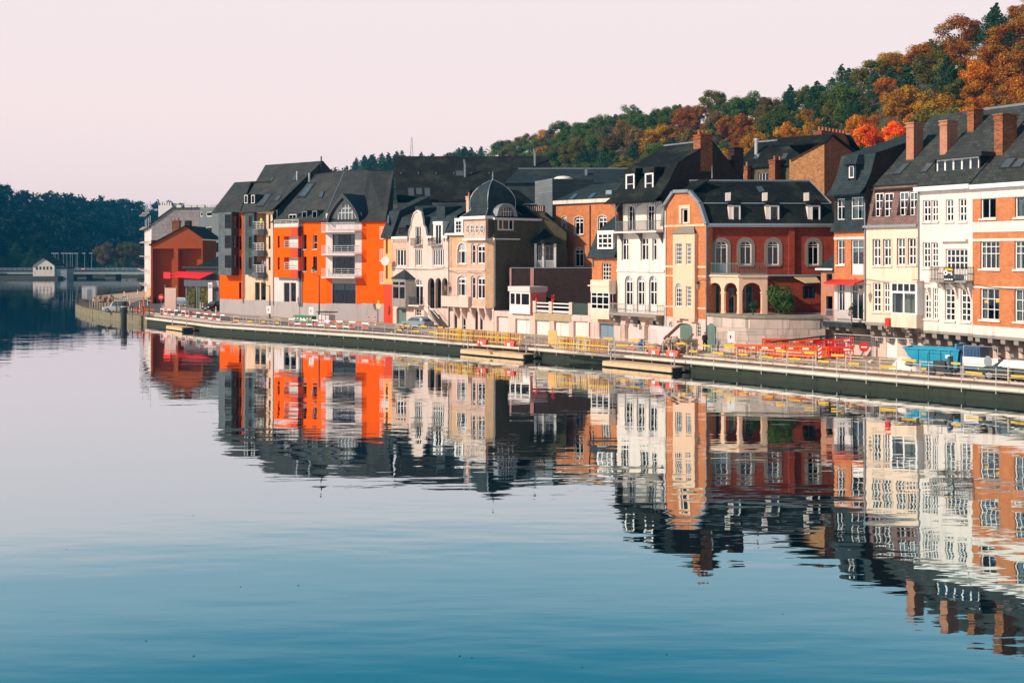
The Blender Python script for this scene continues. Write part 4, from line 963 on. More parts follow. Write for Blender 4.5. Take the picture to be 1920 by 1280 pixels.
# red pots on piers
for px in (1006, 1036.5):
    p = fr.M @ Vector((X(px), .05, zg+1.25))
    t = empty('flower_pot', p, 0, 'red pot with red geraniums on terrace pier, %s' % ('nearer the white bay' if px < 1020 else 'second from the white bay'), 'flower pot', 'red pots on the terrace')
    MB().lathe([(.14, 0), (.2, .3), (.22, .32)], n=10).obj('pot', REDP, t); 
    mb = MB()
    for k in range(40): a = random.uniform(0, 6.28); rr = random.uniform(0, .25); z = .3+random.uniform(0, .4); c = Vector((rr*math.cos(a), rr*math.sin(a), z)); d = Vector((random.uniform(-1, 1), random.uniform(-1, 1), random.uniform(-1, 1)))*.07; e2 = d.orthogonal().normalized()*.06; mb.poly([c-d, c+e2, c+d, c-e2])
    mb.obj('blooms', REDP, t)
GAR = fr
# dark brick back wall
YB = 125.0; A = ((957-CX)/F*YB, YB); B = ((1112-CX)/F*YB, YB)
fr = house('dark_brick_wall', 'high dark brown brick wall behind the garage terrace', A, B, 'wall')
Ln = fr.len; z1 = fr.Z(503, 1030)
fr.put(MB().box(0, Ln, 0, .35, 0, z1), 'brickwork', BRDARK); fr.bx('coping', ZINC, -.05, Ln+.05, -.06, .42, z1+.002, z1+.1)
for px in (957.5, 996.5, 999.5): x = fr.X(px); fr.bx('pink_strip', mat('pink_trim', (.60, .28, .25), .7), x-.12, x+.08, -.06, -.003, .5, z1)
# little white bay on it
fr = house('white_glazed_bay', 'small white glazed bay with pink side above garage door, left of terrace balustrade', (GAR.M @ Vector((GAR.X(956, -.3), -.35, 0)))[:2], (GAR.M @ Vector((GAR.X(994, -.3), -.35, 0)))[:2], 'bay window')
Ln = fr.len; z0, z1_, z2, z3 = [fr.Z(q, 975) for q in (588, 573, 548, 537)]
fr.put(MB().box(0, Ln, 0, 2.5, z0, z1_).box(0, Ln, 0, 2.5, z2, z2+.1), 'base', WHITE); fr.put(MB().box(-.12, Ln+.1, -.12, 2.6, z2+.102, z3), 'parapet', LILAC)
fr.win(0, 0, 0, 0, local=(0, Ln, z1_, z2), y=.02, rec=0, cut=False, cols=[.28, .56], rows=1, fw=.13, bw=.16); fr.bx('dark_backing', INTER, .1, Ln-.1, 1.5, 1.6, z1_, z2)
fr.bx('side_panel', mat('salmon_panel', (.62, .22, .18), .7), Ln+.003, Ln+.06, .03, 2.4, z0, z2)
# ---- 6: red brick school-like house behind
YB = 134.0; A = ((1042.5-CX)/F*YB, YB); B = ((1172-CX)/F*(YB-8), YB-8)
fr = house('rear_brick_house', 'orange brick house with arched windows and grey roof standing behind the garages', A, B)
Ln = fr.len; X = fr.X
for t, b in ((406, 440), (464, 500)):
    for a, c in ((1053, 1062.5), (1077, 1094), (1121, 1138)): fr.win(a, t+(-2 if a > 1100 else 0), c, b, cols=2, rows=[.68], arch=.4, fw=.12, bw=.1, sill=GREYST, sur=OFFW, surw=.06)
zt = fr.Z(381, 1090); fr.wall(0, Ln, 0, zt, BRORG); fr.body(0, Ln, 8, zt, BRORG); fr.room(0, Ln, 3, zt-.2)
fr.bx('cornice', OFFW, -.2, Ln, -.35, .02, zt-.02, zt+.4); RP = (-.3, zt+.4, 5.5, fr.Z(345, 1120, 5.5)); RY = 5.5; rz = RP[3]
fr.roof([[(-.2, -.3, zt+.4), (Ln, -.3, zt+.4), (Ln, RY, rz), (.6, RY, rz)], [(.6, RY+.02, rz), (Ln, RY+.02, rz), (Ln, 10, zt+.4), (-.2, 10, zt+.4)], [(-.2, -.28, zt+.4), (.6, RY, rz), (-.2, 9.98, zt+.4)]], SLATEB)
fr.skylight([on_roof(fr, 1065, 375, *RP), on_roof(fr, 1074, 375, *RP), on_roof(fr, 1086, 364, *RP), on_roof(fr, 1077, 364, *RP)]); fr.skylight([on_roof(fr, 1100, 373, *RP), on_roof(fr, 1109, 373, *RP), on_roof(fr, 1121, 362, *RP), on_roof(fr, 1112, 362, *RP)])
pipe(fr, 1106, 385, 470, -.08, DARKM); x = X(1139, 1.5, 365)
fr.put(MB().box(x, x+.9, 1.2, 2.0, RP[1]+.4, fr.Z(357, 1142, 1.5)), 'vent_stack', ZINC)
# ---- grey flat volumes behind
YB = 150.0; A = ((951-CX)/F*YB, YB); B = ((1003-CX)/F*YB, YB)
fr = house('grey_hall', 'dark grey clad hall with hipped metal roof behind the dome house', A, ((1185-CX)/F*YB, YB), 'building')
Ln = fr.len; X = fr.X; CLAD = mat('dark_cladding', (.045, .065, .07), .6, .08, 1, .1, kind='slate', bs=(3, .35)); CLADL = mat('grey_cladding', (.20, .235, .25), .6, .08, 1, .1, kind='slate', bs=(3, .35))
z1 = fr.Z(343, 975); zr = fr.Z(319, 1040, 8)
fr.put(MB().box(0, Ln, 0, 12, 0, z1), 'wall', CLAD); fr.roof([[(-.3, -.3, z1), (Ln, -.3, z1), (Ln, 6, zr), (X(971.6, 6, 319), 6, zr)], [(-.3, -.3, z1), (X(971.6, 6, 319), 6, zr), (-.3, 12, z1)], [(X(971.6, 6, 319), 6.02, zr), (Ln, 6.02, zr), (Ln, 12, z1), (-.3, 12, z1)]], SLATEB)
fr.put(MB().tube([(X(971.6, 6, 319), 6, zr+.05), (Ln, 6, zr+.05)], .1, 6), 'ridge_cap', ZINC)
F2 = Frame(((1003-CX)/F*146, 146), ((1035.5-CX)/F*140, 140), fr.root); z2 = F2.Z(338, 1015)
F2.put(MB().box(0, F2.len, 0, .2, 0, z2).box(0, F2.len, .2, 5.5, z2-.3, z2-.1), 'stair_tower', CLADL); F2.put(MB().box(F2.len-.2, F2.len+.01, .003, 5.5, 0, z2-.05), 'tower_side', CLAD)
F2.put(MB().lathe([(1.3, z2-.1), (1.2, z2+.2), (.8, z2+.42), (.1, z2+.5)], (F2.len*.6, 2.4), 12), 'roof_dome', WHITE, smooth=True)
fr.bx('vent', ZINC, X(1097, 3, 335), X(1101, 3, 335), 3, 3.5, z1, z1+2.0)
# ---- big dark roof behind the pink house
YB = 158.0; A = ((745-CX)/F*YB, YB); B = ((1060-CX)/F*YB, YB)
fr = house('long_dark_roofed_building', 'long building with big dark plain roof behind the pink and dome houses', A, B, 'building')
Ln = fr.len; X = fr.X; z1 = fr.Z(378, 900); RY = 9.0; rz = fr.Z(293, 900, RY); x0 = X(737, RY, 293); x1 = X(1026, RY, 293)
fr.put(MB().box(0, Ln, 0, 16, 0, z1-.05), 'wall', LILAC)
DKROOF = slate('dark_plain_roof', (.022, .026, .025), (.017, .020, .019), bs=(.5, .35)); RP = (-.4, z1, RY, rz)
fr.roof([[(.0, -.4, z1), (Ln, -.4, z1), (x1, RY, rz), (x0, RY, rz)], [(x0, RY+.02, rz), (x1, RY+.02, rz), (Ln, 17, z1), (0, 17, z1)], [(Ln, -.38, z1), (Ln, 16.98, z1), (x1+.02, RY, rz)]], DKROOF)
fr.put(MB().poly([(0, -.2, z1), (x0, RY, rz-.1), (0, 16.8, z1)]), 'gable', ZINC)
def rquad(px0, py0, px1, py1, RP): return [on_roof(fr, px0, py1, *RP), on_roof(fr, px1, py1, *RP), on_roof(fr, px1-1, py0, *RP), on_roof(fr, px0-1, py0, *RP)]
for q in ((765, 352, 778, 369), (780, 352, 793, 366), (796, 352, 808, 370), (854, 320, 871, 331)): fr.skylight(rquad(*q, RP))
q = on_roof(fr, 868, 371, *RP); fr.put(MB().box(q[0]-.8, q[0]+1.0, q[1]-.6, q[1]+2.4, q[2]-.3, q[2]+1.2), 'dormer', DARKM)
for px, py in ((872, 331), (1003, 310)):
    q = on_roof(fr, px, py, *RP); fr.put(MB().tube([(q[0], q[1], q[2]-.3), (q[0], q[1], q[2]+1.6), (q[0]-.15, q[1], q[2]+2.4)], .16, 6), 'flue', ZINC)
for k in range(6):
    q = on_roof(fr, 752+k*33, 326, *RP); fr.put(MB().box(q[0]-.05, q[0]+.05, q[1]-.2, q[1], q[2], q[2]+.2), 'snow_hook', ZINC)

# ---- 4: dome house
fr = house('dome_house', 'ornate pink and yellow brick house with corner tower and onion dome', G(842.4, 614.3), G(925.8, 621))
Ln = fr.len; X = fr.X
zc = fr.Z(440, 858); z2 = fr.Z(505, 875); z1_ = fr.Z(574, 875); by = -.55
for t, b, ar in ((456, 494.5, 1.0), (517, 555, .45)): fr.win(858, t, 875, b, cols=[.27, .73], rows=[.62], arch=ar, fw=.1, bw=.12, sur=PINKST, surw=.2, sill=PINKST)
tx0, tx1 = X(870+6, by), X(910, by)
for t, b in ((456, 494.5), (516.5, 560)):
    fr.win(883.5, t, 891, b, cols=1, rows=[.62], arch=.6, y=by, fw=.1); fr.win(894.5, t, 909, b, cols=2, rows=[.6], arch=.5, y=by, fw=.1, bw=.11, curt=.2)
zA = [fr.Z(q, 860) for q in (440, 480)]; 
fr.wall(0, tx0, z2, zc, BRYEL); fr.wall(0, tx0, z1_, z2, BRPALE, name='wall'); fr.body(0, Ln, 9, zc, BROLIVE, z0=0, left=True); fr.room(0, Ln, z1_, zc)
fr.wall(tx0, tx1, z1_-.05, fr.Z(445, 890, by), BRPALE, y=by, name='bay')
F2 = Frame((fr.M @ Vector((tx1+.002, by, 0)))[:2], (fr.M @ Vector((Ln, .0, 0)))[:2], fr.root)
F2.wall(0, F2.len, z1_-.05, fr.Z(445, 890, by), BRYEL, name='bay_return'); fr.bx('bay_cheek', BRPALE, tx0-.02, tx0, by+.003, -.003, z1_-.05, fr.Z(445, 890, by))
for px in (843, 880): x = X(px); fr.bx('pilaster', BRPALE, x, x+.3, -.06, -.003, z1_, zc)
for q in (574, 505): z = fr.Z(q, 875); fr.bx('string_course', PINKST, 0, tx0-.0, -.1, -.003, z-.08, z+.08); fr.bx('string_course', PINKST, tx0-.03, tx1, by-.08, by-.003, z-.08, z+.08)
fr.bx('cornice', WHITE, -.3, tx0, -.45, .0-.003, zc-.05, zc+.18)
# ground floor
for (a, c, t) in ((852, 857, 582), (866, 873, 583), (891, 896, 583), (900, 905, 583)): fr.win(a, t, c, 618, cols=1, rows=[.2], m=DARKM if a != 866 else WHITE, name='door')
fr.wall(0, Ln, 0, z1_-.05, PINKST, name='ground_wall')
for px in (853, 866, 884, 899, 912): x = X(px, by); fr.put(MB().ext([(x-.15, -.003, z1_-1.5), (x-.15, -.003, z1_-.055), (x-.15, by-.25, z1_-.055), (x-.15, by-.1, z1_-.6)], (.3, 0, 0)), 'bracket', PINKST)
bz = fr.Z(573, 860, -.9); bx1 = X(879, -.9, 565)
fr.put(MB().box(-.25, bx1, -1.0, -.003, bz-.15, bz).box(-.25, bx1, -1.0, -.88, bz, bz+1.05).box(-.25, -.13, -.88, -.003, bz, bz+1.05).box(bx1-.12, bx1, -.88, -.003, bz, bz+1.05), 'balcony', PINKST)
# tower top
ty = by-.35; a0 = X(870, ty, 430); a1 = X(910.5, ty, 430); tz0, tz1 = fr.Z(447, 890, ty), fr.Z(411, 890, ty); tw_ = a1-a0; td = tw_*1.35
fr.put(MB().box(a0, a1, ty, ty+td, tz0, tz1), 'tower', BRPALE); fr.put(MB().box(a0-.15, a1+.12, ty-.15, ty+td, tz0-.2, tz0-.002), 'tower_ledge', WHITE)
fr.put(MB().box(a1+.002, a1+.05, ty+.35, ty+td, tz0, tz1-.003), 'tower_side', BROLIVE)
for px in (878, 886.4, 895.3, 904.3):
    x, z = fr.L(px, 429.5, ty); mb = MB()
    for k in range(12):
        u, v = 2*math.pi*k/12, 2*math.pi*(k+1)/12
        mb.ext([(x+math.cos(u)*.42, ty-.06, z+math.sin(u)*.6), (x+math.cos(v)*.42, ty-.06, z+math.sin(v)*.6), (x+math.cos(v)*.28, ty-.06, z+math.sin(v)*.44), (x+math.cos(u)*.28, ty-.06, z+math.sin(u)*.44)], (0, .055, 0))
    o = fr.put(mb, 'oculus', PINKST); MB().ext([(x+math.cos(2*math.pi*k/12)*.29, ty-.02, z+math.sin(2*math.pi*k/12)*.45) for k in range(12)], (0, .015, 0)).obj('pane', SKYGL, o)
    MB().box(x-.03, x+.03, ty-.05, ty-.022, z-.42, z+.42).box(x-.27, x+.27, ty-.05, ty-.022, z-.03, z+.03).obj('glazing_bar', WHITE, o)
fr.put(MB().box(a0-.35, a1+.35, ty-.35, ty+td+.3, tz1+.002, tz1+.32), 'tower_cornice', WHITE)
# onion dome on a square plan
cx, cy = (a0+a1)/2, ty+td/2; hx, hy = tw_/2+.3, td/2+.25; zb = tz1+.32; H = fr.Z(338, 921, cy)-zb
prof = [(1.0, 0), (.80, .10), (.70, .18), (.685, .22), (.70, .27), (.71, .38), (.685, .52), (.60, .66), (.47, .78), (.30, .89), (.13, .965), (.015, 1.0)]
mb = MB(); i0 = 0
for k, (w, u) in enumerate(prof):
    for sx, sy in ((-1,-1), (1,-1), (1,1), (-1,1)): mb.v.append((cx+sx*hx*w, cy+sy*hy*w, zb+H*u))
    if k:
        for j in range(4): a = (k-1)*4+j; b = (k-1)*4+(j+1) % 4; mb.f.append((a, b, b+4, a+4))
dm = fr.put(mb, 'dome', SLATEB)
for sx, sy in ((-1,-1), (1,-1), (1,1), (-1,1)): MB().tube([(cx+sx*hx*w*1.005, cy+sy*hy*w*1.005, zb+H*u) for w, u in prof], .06, 5).obj('dome_rib', ZINC, dm)
MB().lathe([(.12, zb+H-.05), (.05, zb+H+.3), (.1, zb+H+.4), (.02, zb+H+1.0)], (cx, cy), 6).obj('finial', ZINC, dm)
# gutter house front left: roof of the left part
fr.roof([[(-.2, -.4, zc+.15), (a0, -.4, zc+.15), (a0, 4.5, zc+3.4), (-.2, 4.5, zc+3.4)], [(-.2, 4.52, zc+3.4), (Ln, 4.52, zc+3.4), (Ln, 9.2, zc+.1), (-.2, 9.2, zc+.1)]], SLATEB)
q = fr.rect(856, 414, 867, 440, -.2); fr.put(MB().box(q[0]-.25, q[1]+.25, -.3, 1.5, q[2], q[3]+.3), 'dormer', WHITE); fr.win(0, 0, 0, 0, local=(q[0], q[1], q[2]+.2, q[3]), y=-.36, rec=0, cut=False, cols=2, rows=3, fw=.08, name='dormer_window')
fr.chimney(X(874, 2, 380), X(874, 2, 380)+.5, 2.0, 2.5, zc+2.0, fr.Z(369, 876, 2), BRPALE, 1)
# shaded side: cornice, arched dormer window
SF = Frame((fr.M @ Vector((Ln+.004, .02, 0)))[:2], (fr.M @ Vector((Ln+.004, 9.0, 0)))[:2], fr.root)
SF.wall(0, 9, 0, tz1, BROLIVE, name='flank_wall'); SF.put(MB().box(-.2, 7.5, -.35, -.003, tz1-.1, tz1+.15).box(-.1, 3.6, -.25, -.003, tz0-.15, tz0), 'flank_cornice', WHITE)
q = SF.rect(932.5, 411, 961.5, 432); 
SF.win(0, 0, 0, 0, local=q, y=-.12, rec=0, cut=False, cols=[.3, .7], rows=1, fw=.14, bw=.14, name='flank_window')
xm = (q[0]+q[1])/2; rr = (q[1]-q[0])/2; zz = q[3]+.3
mb = MB(); o_, i_ = Frame.arc(xm-rr*1.35, xm+rr*1.35, zz, rr*1.3), Frame.arc(xm-rr*.95, xm+rr*.95, zz, rr*.95)
for k in range(10): mb.ext([(o_[k][0], -.4, o_[k][1]), (o_[k+1][0], -.4, o_[k+1][1]), (i_[k+1][0], -.4, i_[k+1][1]), (i_[k][0], -.4, i_[k][1])], (0, 1.8, 0))
lu = SF.put(mb, 'lunette', ZINC); MB().ext([(p[0], -.1, p[1]) for p in i_], (0, .05, 0)).obj('pane', SKYGL, lu)
mb = MB()
for k in range(1, 6): x = xm-rr*.95+rr*1.9*k/6; mb.box(x-.03, x+.03, -.16, -.11, zz, zz+rr*.95*math.sqrt(1-((x-xm)/(rr*.95))**2))
mb.box(xm-rr*.9, xm+rr*.9, -.17, -.11, zz+.5, zz+.56); mb.obj('glazing_bar', WHITE, lu)
SF.roof([[(-.1, -.3, tz1+.16), (8.8, -.3, tz1+.16), (7, 4, tz1+3.6), (1.5, 4, tz1+3.6)], [(8.8, -.3, tz1+.16), (8.8, 8, tz1+.1), (7, 4, tz1+3.6)]], SLATE)
DOME = fr; DSF = SF
pipe(SF, 928, 450, 575, -.08)
# rear gabled olive wing with porch
YB = 129.5; A = ((985-CX)/F*YB, YB); B = ((1062-CX)/F*YB, YB)
fr = house('olive_gabled_house', 'shaded olive brick house with round window gable and white columned porch', A, B)
Ln = fr.len; X = fr.X; p1 = fr.L(1022, 398); 
gt = [(0, fr.Z(386, 988)), (X(1021.5), fr.Z(386, 1020)), (X(1022.5), fr.Z(402, 1022)), (Ln, fr.Z(436, 1060))]
fr.wall(0, Ln, 0, 99, BROLIVE, top=gt, name='wall'); fr.body(0, Ln, 6, gt[3][1], BROLIVE)
fr.roof([[(X(1022.5), -.2, gt[2][1]+.05), (Ln+.3, -.2, gt[3][1]), (Ln+.3, 6, gt[3][1]), (X(1022.5), 6, gt[2][1]+.05)], [(0, 0.0, gt[0][1]), (X(1022), 0, gt[0][1]), (X(1022), 6, gt[0][1]), (0, 6, gt[0][1])]], SLATE, .15)
mb = MB()
for k in range(8): x = X(990)+k*(X(1020)-X(990))/8; mb.box(x, x+.12, -.12, -.003, gt[0][1]-.6, gt[0][1]-.05)
fr.put(mb, 'parapet_teeth', BRPALE); fr.bx('parapet_cap', ZINC, -.1, X(1022), -.2, .2, gt[0][1]+.152, gt[0][1]+.25); fr.bx('corner_strip', OFFW, -.02, .3, -.05, -.003, gt[0][1]-1.2, gt[0][1])
x, z = fr.L(1007, 419); mb = MB()
for k in range(16):
    u, v = 2*math.pi*k/16, 2*math.pi*(k+1)/16
    mb.ext([(x+math.cos(u)*.75, -.1, z+math.sin(u)*.75), (x+math.cos(v)*.75, -.1, z+math.sin(v)*.75), (x+math.cos(v)*.5, -.1, z+math.sin(v)*.5), (x+math.cos(u)*.5, -.1, z+math.sin(u)*.5)], (0, .095, 0))
fr.put(mb, 'round_niche', BROLIVE)
zp, zq = fr.Z(455, 1020, -1.6), fr.Z(428, 1022, -.6); xa, xb = X(994, -1.8), X(1050, -1.8)
fr.roof([[(xa, -2.0, zp), ((xa+xb)/2-.2, -2.4, zp), ((xa+xb)/2, -.05, zq)], [((xa+xb)/2-.2, -2.4, zp), (xb, -2.0, zp), ((xa+xb)/2, -.05, zq)], [(xa, -2.0, zp), ((xa+xb)/2, -.05, zq), (xa, -.05, zp)], [(xb, -2.0, zp), (xb, -.05, zp), ((xa+xb)/2, -.05, zq)]], SLATE, .1, 'porch_roof')
zt_ = fr.Z(503, 1020, -1.6)
for px in (1004, 1018, 1040.5): x = X(px, -1.8, 480); fr.bx('column', WHITE, x-.13, x+.13, -1.9, -1.65, zt_, zp-.1)
fr.railing(X(1005, -1.8), X(1041, -1.8), -1.78, zt_, .9, WHITE, n=16, r=.04)
for a, c in ((1009, 1017), (1022, 1038)): fr.win(a, 460, c, 502, cols=2, rows=[.6], y=-.05, rec=0, cut=False, m=WHITE)

# ---- 3: pink terrace house
fr = house('pink_house', 'pale pink house with curvy gable, corner oriel, arcaded entrance and outside stair', G(736.5, 606), G(842.0, 614.25))
Ln = fr.len; X = fr.X
zc = fr.Z(446, 790); zm = fr.Z(503, 790); zg = fr.Z(576, 790)
fr.win(743, 467, 761, 499, cols=3, rows=1, fw=.12, bw=.14); fr.win(778, 467, 790.5, 498.5, cols=3, rows=1, fw=.1, bw=.12, sill=PINKST); fr.win(811, 466, 832, 498.5, cols=5, rows=1, fw=.1, bw=.12, sill=PINKST)
fr.win(777.5, 523, 793, 572, cols=2, rows=[.76], arch=1.0, fw=.1, bw=.1, name='arched_door')
AR = []
for a, c in ((802, 815), (816, 827.5), (828.5, 839.5)):
    q = fr.rect(a, 521, c, 578); AR.append(q); fr.ops.append(dict(x0=q[0], x1=q[1], z0=q[2], z1=q[3], arch=(q[1]-q[0])/2, y=0, yb=.4))
fr.win(778.5, 580, 789.5, 592, cols=2, rows=2, m=WHITE); dq = fr.rect(743.5, 578, 762, 613); fr.ops.append(dict(x0=dq[0], x1=dq[1], z0=.02, z1=dq[3], arch=0, y=0, yb=.4)); fr.bx('door', COPPER, dq[0], dq[1], .3, .36, .02, dq[3])
gp = [fr.L(*p) for p in ((766.5, 440), (768, 434), (771.5, 426), (773, 412), (777, 401), (784, 396), (791, 401), (793.5, 412), (795, 424), (799, 431), (801.5, 440))]
gp = [(x, max(z, zc+.01)) for x, z in gp]; gp[0] = (gp[0][0], zc+.01); gp[-1] = (gp[-1][0], zc+.01)
xg0, xg1 = gp[0][0], gp[-1][0]
fr.win(779, 425, 789, 459, cols=2, rows=1, fw=.09, bw=.1, m=WHITE); fr.win(815.6, 420, 828, 459, cols=2, rows=1, fw=.14, bw=.1, name='dormer_window', rec=.02)
xl = X(767)
fr.wall(0, xl, zm, zc, BRPALE); fr.wall(xl, Ln, zm, zc, PINKST, name='wall')
fr.wall(xg0, xg1, zc, max(z for x, z in gp), PINKST, top=gp, name='gable'); fr.wall(0, Ln, zg, zm, PINKST, name='wall'); fr.wall(0, Ln, 0, zg, PINKST, name='ground_wall')
mb = MB()
for (a, b), (c, d) in zip(gp, gp[1:]): mb.ext([(a, -.12, b), (c, -.12, d), (c, -.12, d+.16), (a, -.12, b+.16)], (0, .3, 0))
fr.put(mb, 'gable_coping', OFFW)
q = fr.rect(815.6, 420, 828, 459); fr.put(MB().box(q[0]-.25, q[0]-.003, -.05, 1.5, zc, q[3]).box(q[1]+.003, q[1]+.25, -.05, 1.5, zc, q[3]).box(q[0]-.3, q[1]+.3, -.1, 1.5, q[3]+.002, q[3]+.3), 'dormer', WHITE)
fr.body(0, Ln, 8, zc, BRPALE); fr.room(0, Ln, zg, zc)
for a, b in ((0, xg0), (xg1, q[0]-.3), (q[1]+.3, Ln)):
    fr.bx('cornice', OFFW, a, b, -.3, -.003, zc-.08, zc+.22); mb = MB(); n = max(2, int((b-a)/.4))
    for k in range(n): x = a+(b-a)*(k+.3)/n; mb.box(x, x+.16, -.25, -.003, zc-.4, zc-.082)
    fr.put(mb, 'dentil', OFFW)
fr.bx('string_course', OFFW, 0, Ln, -.1, -.003, zm-.06, zm+.1)
for px0, px1, py in ((775, 792, 459), (808, 829, 459)):
    z = fr.Z(py, (px0+px1)/2, -.4); fr.bx('balcony', GREYST, X(px0), X(px1), -.5, -.003, z-.12, z); fr.railing(X(px0)+.03, X(px1)-.03, -.46, z, .8, DARKM, ends=.4)
z = fr.Z(572, 785, -.5); fr.bx('balcony', OFFW, X(766), X(794), -.7, -.003, z-.18, z); fr.railing(X(766)+.03, X(794)-.03, -.66, z, .95, DARKM, ends=.6)
# recess behind arcade, wooden door, stair
fr.put(MB().box(AR[0][0]-.3, AR[2][1]+.1, 1.6, 1.7, AR[0][2], AR[0][3]+.2).box(AR[0][0]-.3, AR[2][1]+.1, .42, 1.6, AR[0][2]-.15, AR[0][2]), 'porch', GREYST)
fr.bx('front_door', WOODD, AR[1][0]+.1, AR[1][1]-.05, 1.5, 1.59, AR[0][2], AR[0][2]+2.1)
st0, st1 = X(812), Ln-.05; n = 12; mb = MB(); z0 = AR[0][2]
for k in range(n): x = st0+(st1-st0)*k/n; mb.box(x, x+(st1-st0)/n-.001, -1.3, -.003, 0, z0-(k+1)*z0/(n+1))
fr.put(mb, 'stair', GREYST); fr.put(MB().ext([(X(803, -1.4), -1.45, 0), (st1, -1.45, 0), (st1, -1.45, .25), (st0, -1.45, z0+.1), (X(803, -1.4), -1.45, z0+.1)], (0, .14, 0)), 'stair_wall', OFFW)
fr.put(MB().tube([(st0, -1.38, z0+1.0), (st1, -1.38, 1.1)], .03, 5), 'handrail', STEEL)
# oriel
oy = -1.0; a, b = X(735, oy, 550), X(760, oy, 550); o0, o1, o2 = [fr.Z(q_, 748, oy) for q_ in (575, 562, 522)]
fr.put(MB().ext([(a-.3, -.003, o0), (a, oy, o0), (b, oy, o0), (b+.6, -.003, o0)], (0, 0, o1-o0)), 'oriel_base', GREYST); fr.put(MB().ext([(a-.3, -.003, o2-.25), (a, oy, o2-.25), (b, oy, o2-.25), (b+.6, -.003, o2-.25)], (0, 0, .25)), 'oriel_head', GREYST)
fr.win(0, 0, 0, 0, local=(a, b, o1, o2-.25), y=oy+.02, rec=0, cut=False, cols=[.52], rows=[.72], m=GREYST, fw=.18, bw=.25, name='oriel_window', curt=.25)
fr.put(MB().ext([(b-.02, oy+.02, o1), (b+.02, oy+.02, o1), (b+.6, -.02, o1), (b+.5, -.02, o1)], (0, 0, o2-.25-o1)), 'oriel_side', GREYST); fr.bx('dark_backing', INTER, a+.1, b-.1, -.45, -.4, o1, o2-.3)
ap = ((a+b)/2+.1, -.2, fr.Z(505, 751, -.3)); e_ = [(a-.45, -.003, o2), (a-.1, oy-.15, o2), (b+.1, oy-.15, o2), (b+.75, -.003, o2)]
fr.roof([[e_[k], e_[k+1], ap] for k in range(3)], SLATEB, .08, 'oriel_roof')
# roof
RY = 5.0; rz = fr.Z(381, 835, RY)
zk = zc+2.6
fr.roof([[(0, .1, zc+.1), (Ln, .1, zc+.1), (Ln, 1.2, zk), (0, 1.2, zk)], [(0, 1.2, zk), (Ln, 1.2, zk), (Ln, RY, rz), (2.5, RY, rz)], [(2.5, RY+.02, rz), (Ln, RY+.02, rz), (Ln, 9, zc), (0, 9, zc)], [(0, 1.22, zk), (2.5, RY, rz), (0, 8.98, zc)]], SLATEB, .1)
q = fr.rect(749.5, 425, 762, 441, .4); fr.put(MB().box(q[0]-.1, q[1]+.1, .3, 1.8, q[2], q[3]+.2), 'dormer', SLATEB); fr.win(0, 0, 0, 0, local=q, y=.22, rec=0, cut=False, cols=2, rows=1, m=DARKM, name='dormer_window')
mb = MB()
for px in (797, 838):
    x = X(px, 2.0, 400); mb.ext([(x-.7, 1.0, zk-.3), (x+.9, 1.0, zk-.3), (x+.9, 1.0, zk+1.0), (x-.7, 1.0, zk+1.3)], (0, 2.6, .2))
fr.put(mb, 'roof_dormer', SLATEB)
pipe(fr, 841.6, 440, 612, -.1, DARKM)
PINK = fr
# ================================================================== rear house right of centre
YB = 122.0; A = ((1384-CX)/F*(YB+6), YB+6); B = ((1545-CX)/F*YB, YB)
fr = house('rear_slate_house', 'slate roofed house with brick gable and row of chimney pots behind the red wing', A, ((1545-CX)/F*(YB-2), YB-2))
Ln = fr.len; X = fr.X; ze = fr.Z(313, 1440); RY = 5.2; rz = fr.Z(262, 1480, RY); RP = (-.3, ze, RY, rz)
for a, c in ((1422, 1440), (1386, 1396)): fr.win(a, 324, c, 345, cols=3, rows=1)
fr.wall(0, Ln, 0, ze, BROLIVE); fr.body(0, Ln, 9, ze, BRDARK); fr.room(0, Ln, 10, ze-.1)
fr.roof([[(-.3, -.3, ze), (Ln-1.4, -.3, ze), (Ln-1.4, RY, rz), (X(1419, RY, 265), RY, rz)], [(-.3, -.3, ze), (X(1419, RY, 265), RY, rz), (-.3, 10, ze)], [(X(1419, RY, 265), RY+.02, rz), (Ln, RY+.02, rz), (Ln, 10, ze), (-.3, 10, ze)]], SLATE)
fr.put(MB().tube([(X(1419, RY, 265), RY, rz+.05), (Ln, RY, rz+.05)], .1, 6), 'ridge_cap', ZINC)
for a in (1411, 1463): fr.skylight([on_roof(fr, a, 299, *RP), on_roof(fr, a+10, 299, *RP), on_roof(fr, a+17, 288, *RP), on_roof(fr, a+7, 288, *RP)])
q = on_roof(fr, 1418, 288, *RP); fr.put(MB().tube([(q[0], q[1], q[2]-.2), (q[0], q[1], q[2]+1.4)], .22, 8).tube([(q[0], q[1], q[2]+1.4), (q[0], q[1], q[2]+1.7)], .3, 8), 'flue', STEEL)
x = X(1396, -.8, 330); fr.chimney(x, x+.45, -.9, -.4, 8, fr.Z(312, 1399, -.8), BRRUST, 1); x = X(1444, -1.2, 320); fr.chimney(x, x+.75, -1.4, .6, 8, fr.Z(301, 1450, -1.2), BRRUST, 2)
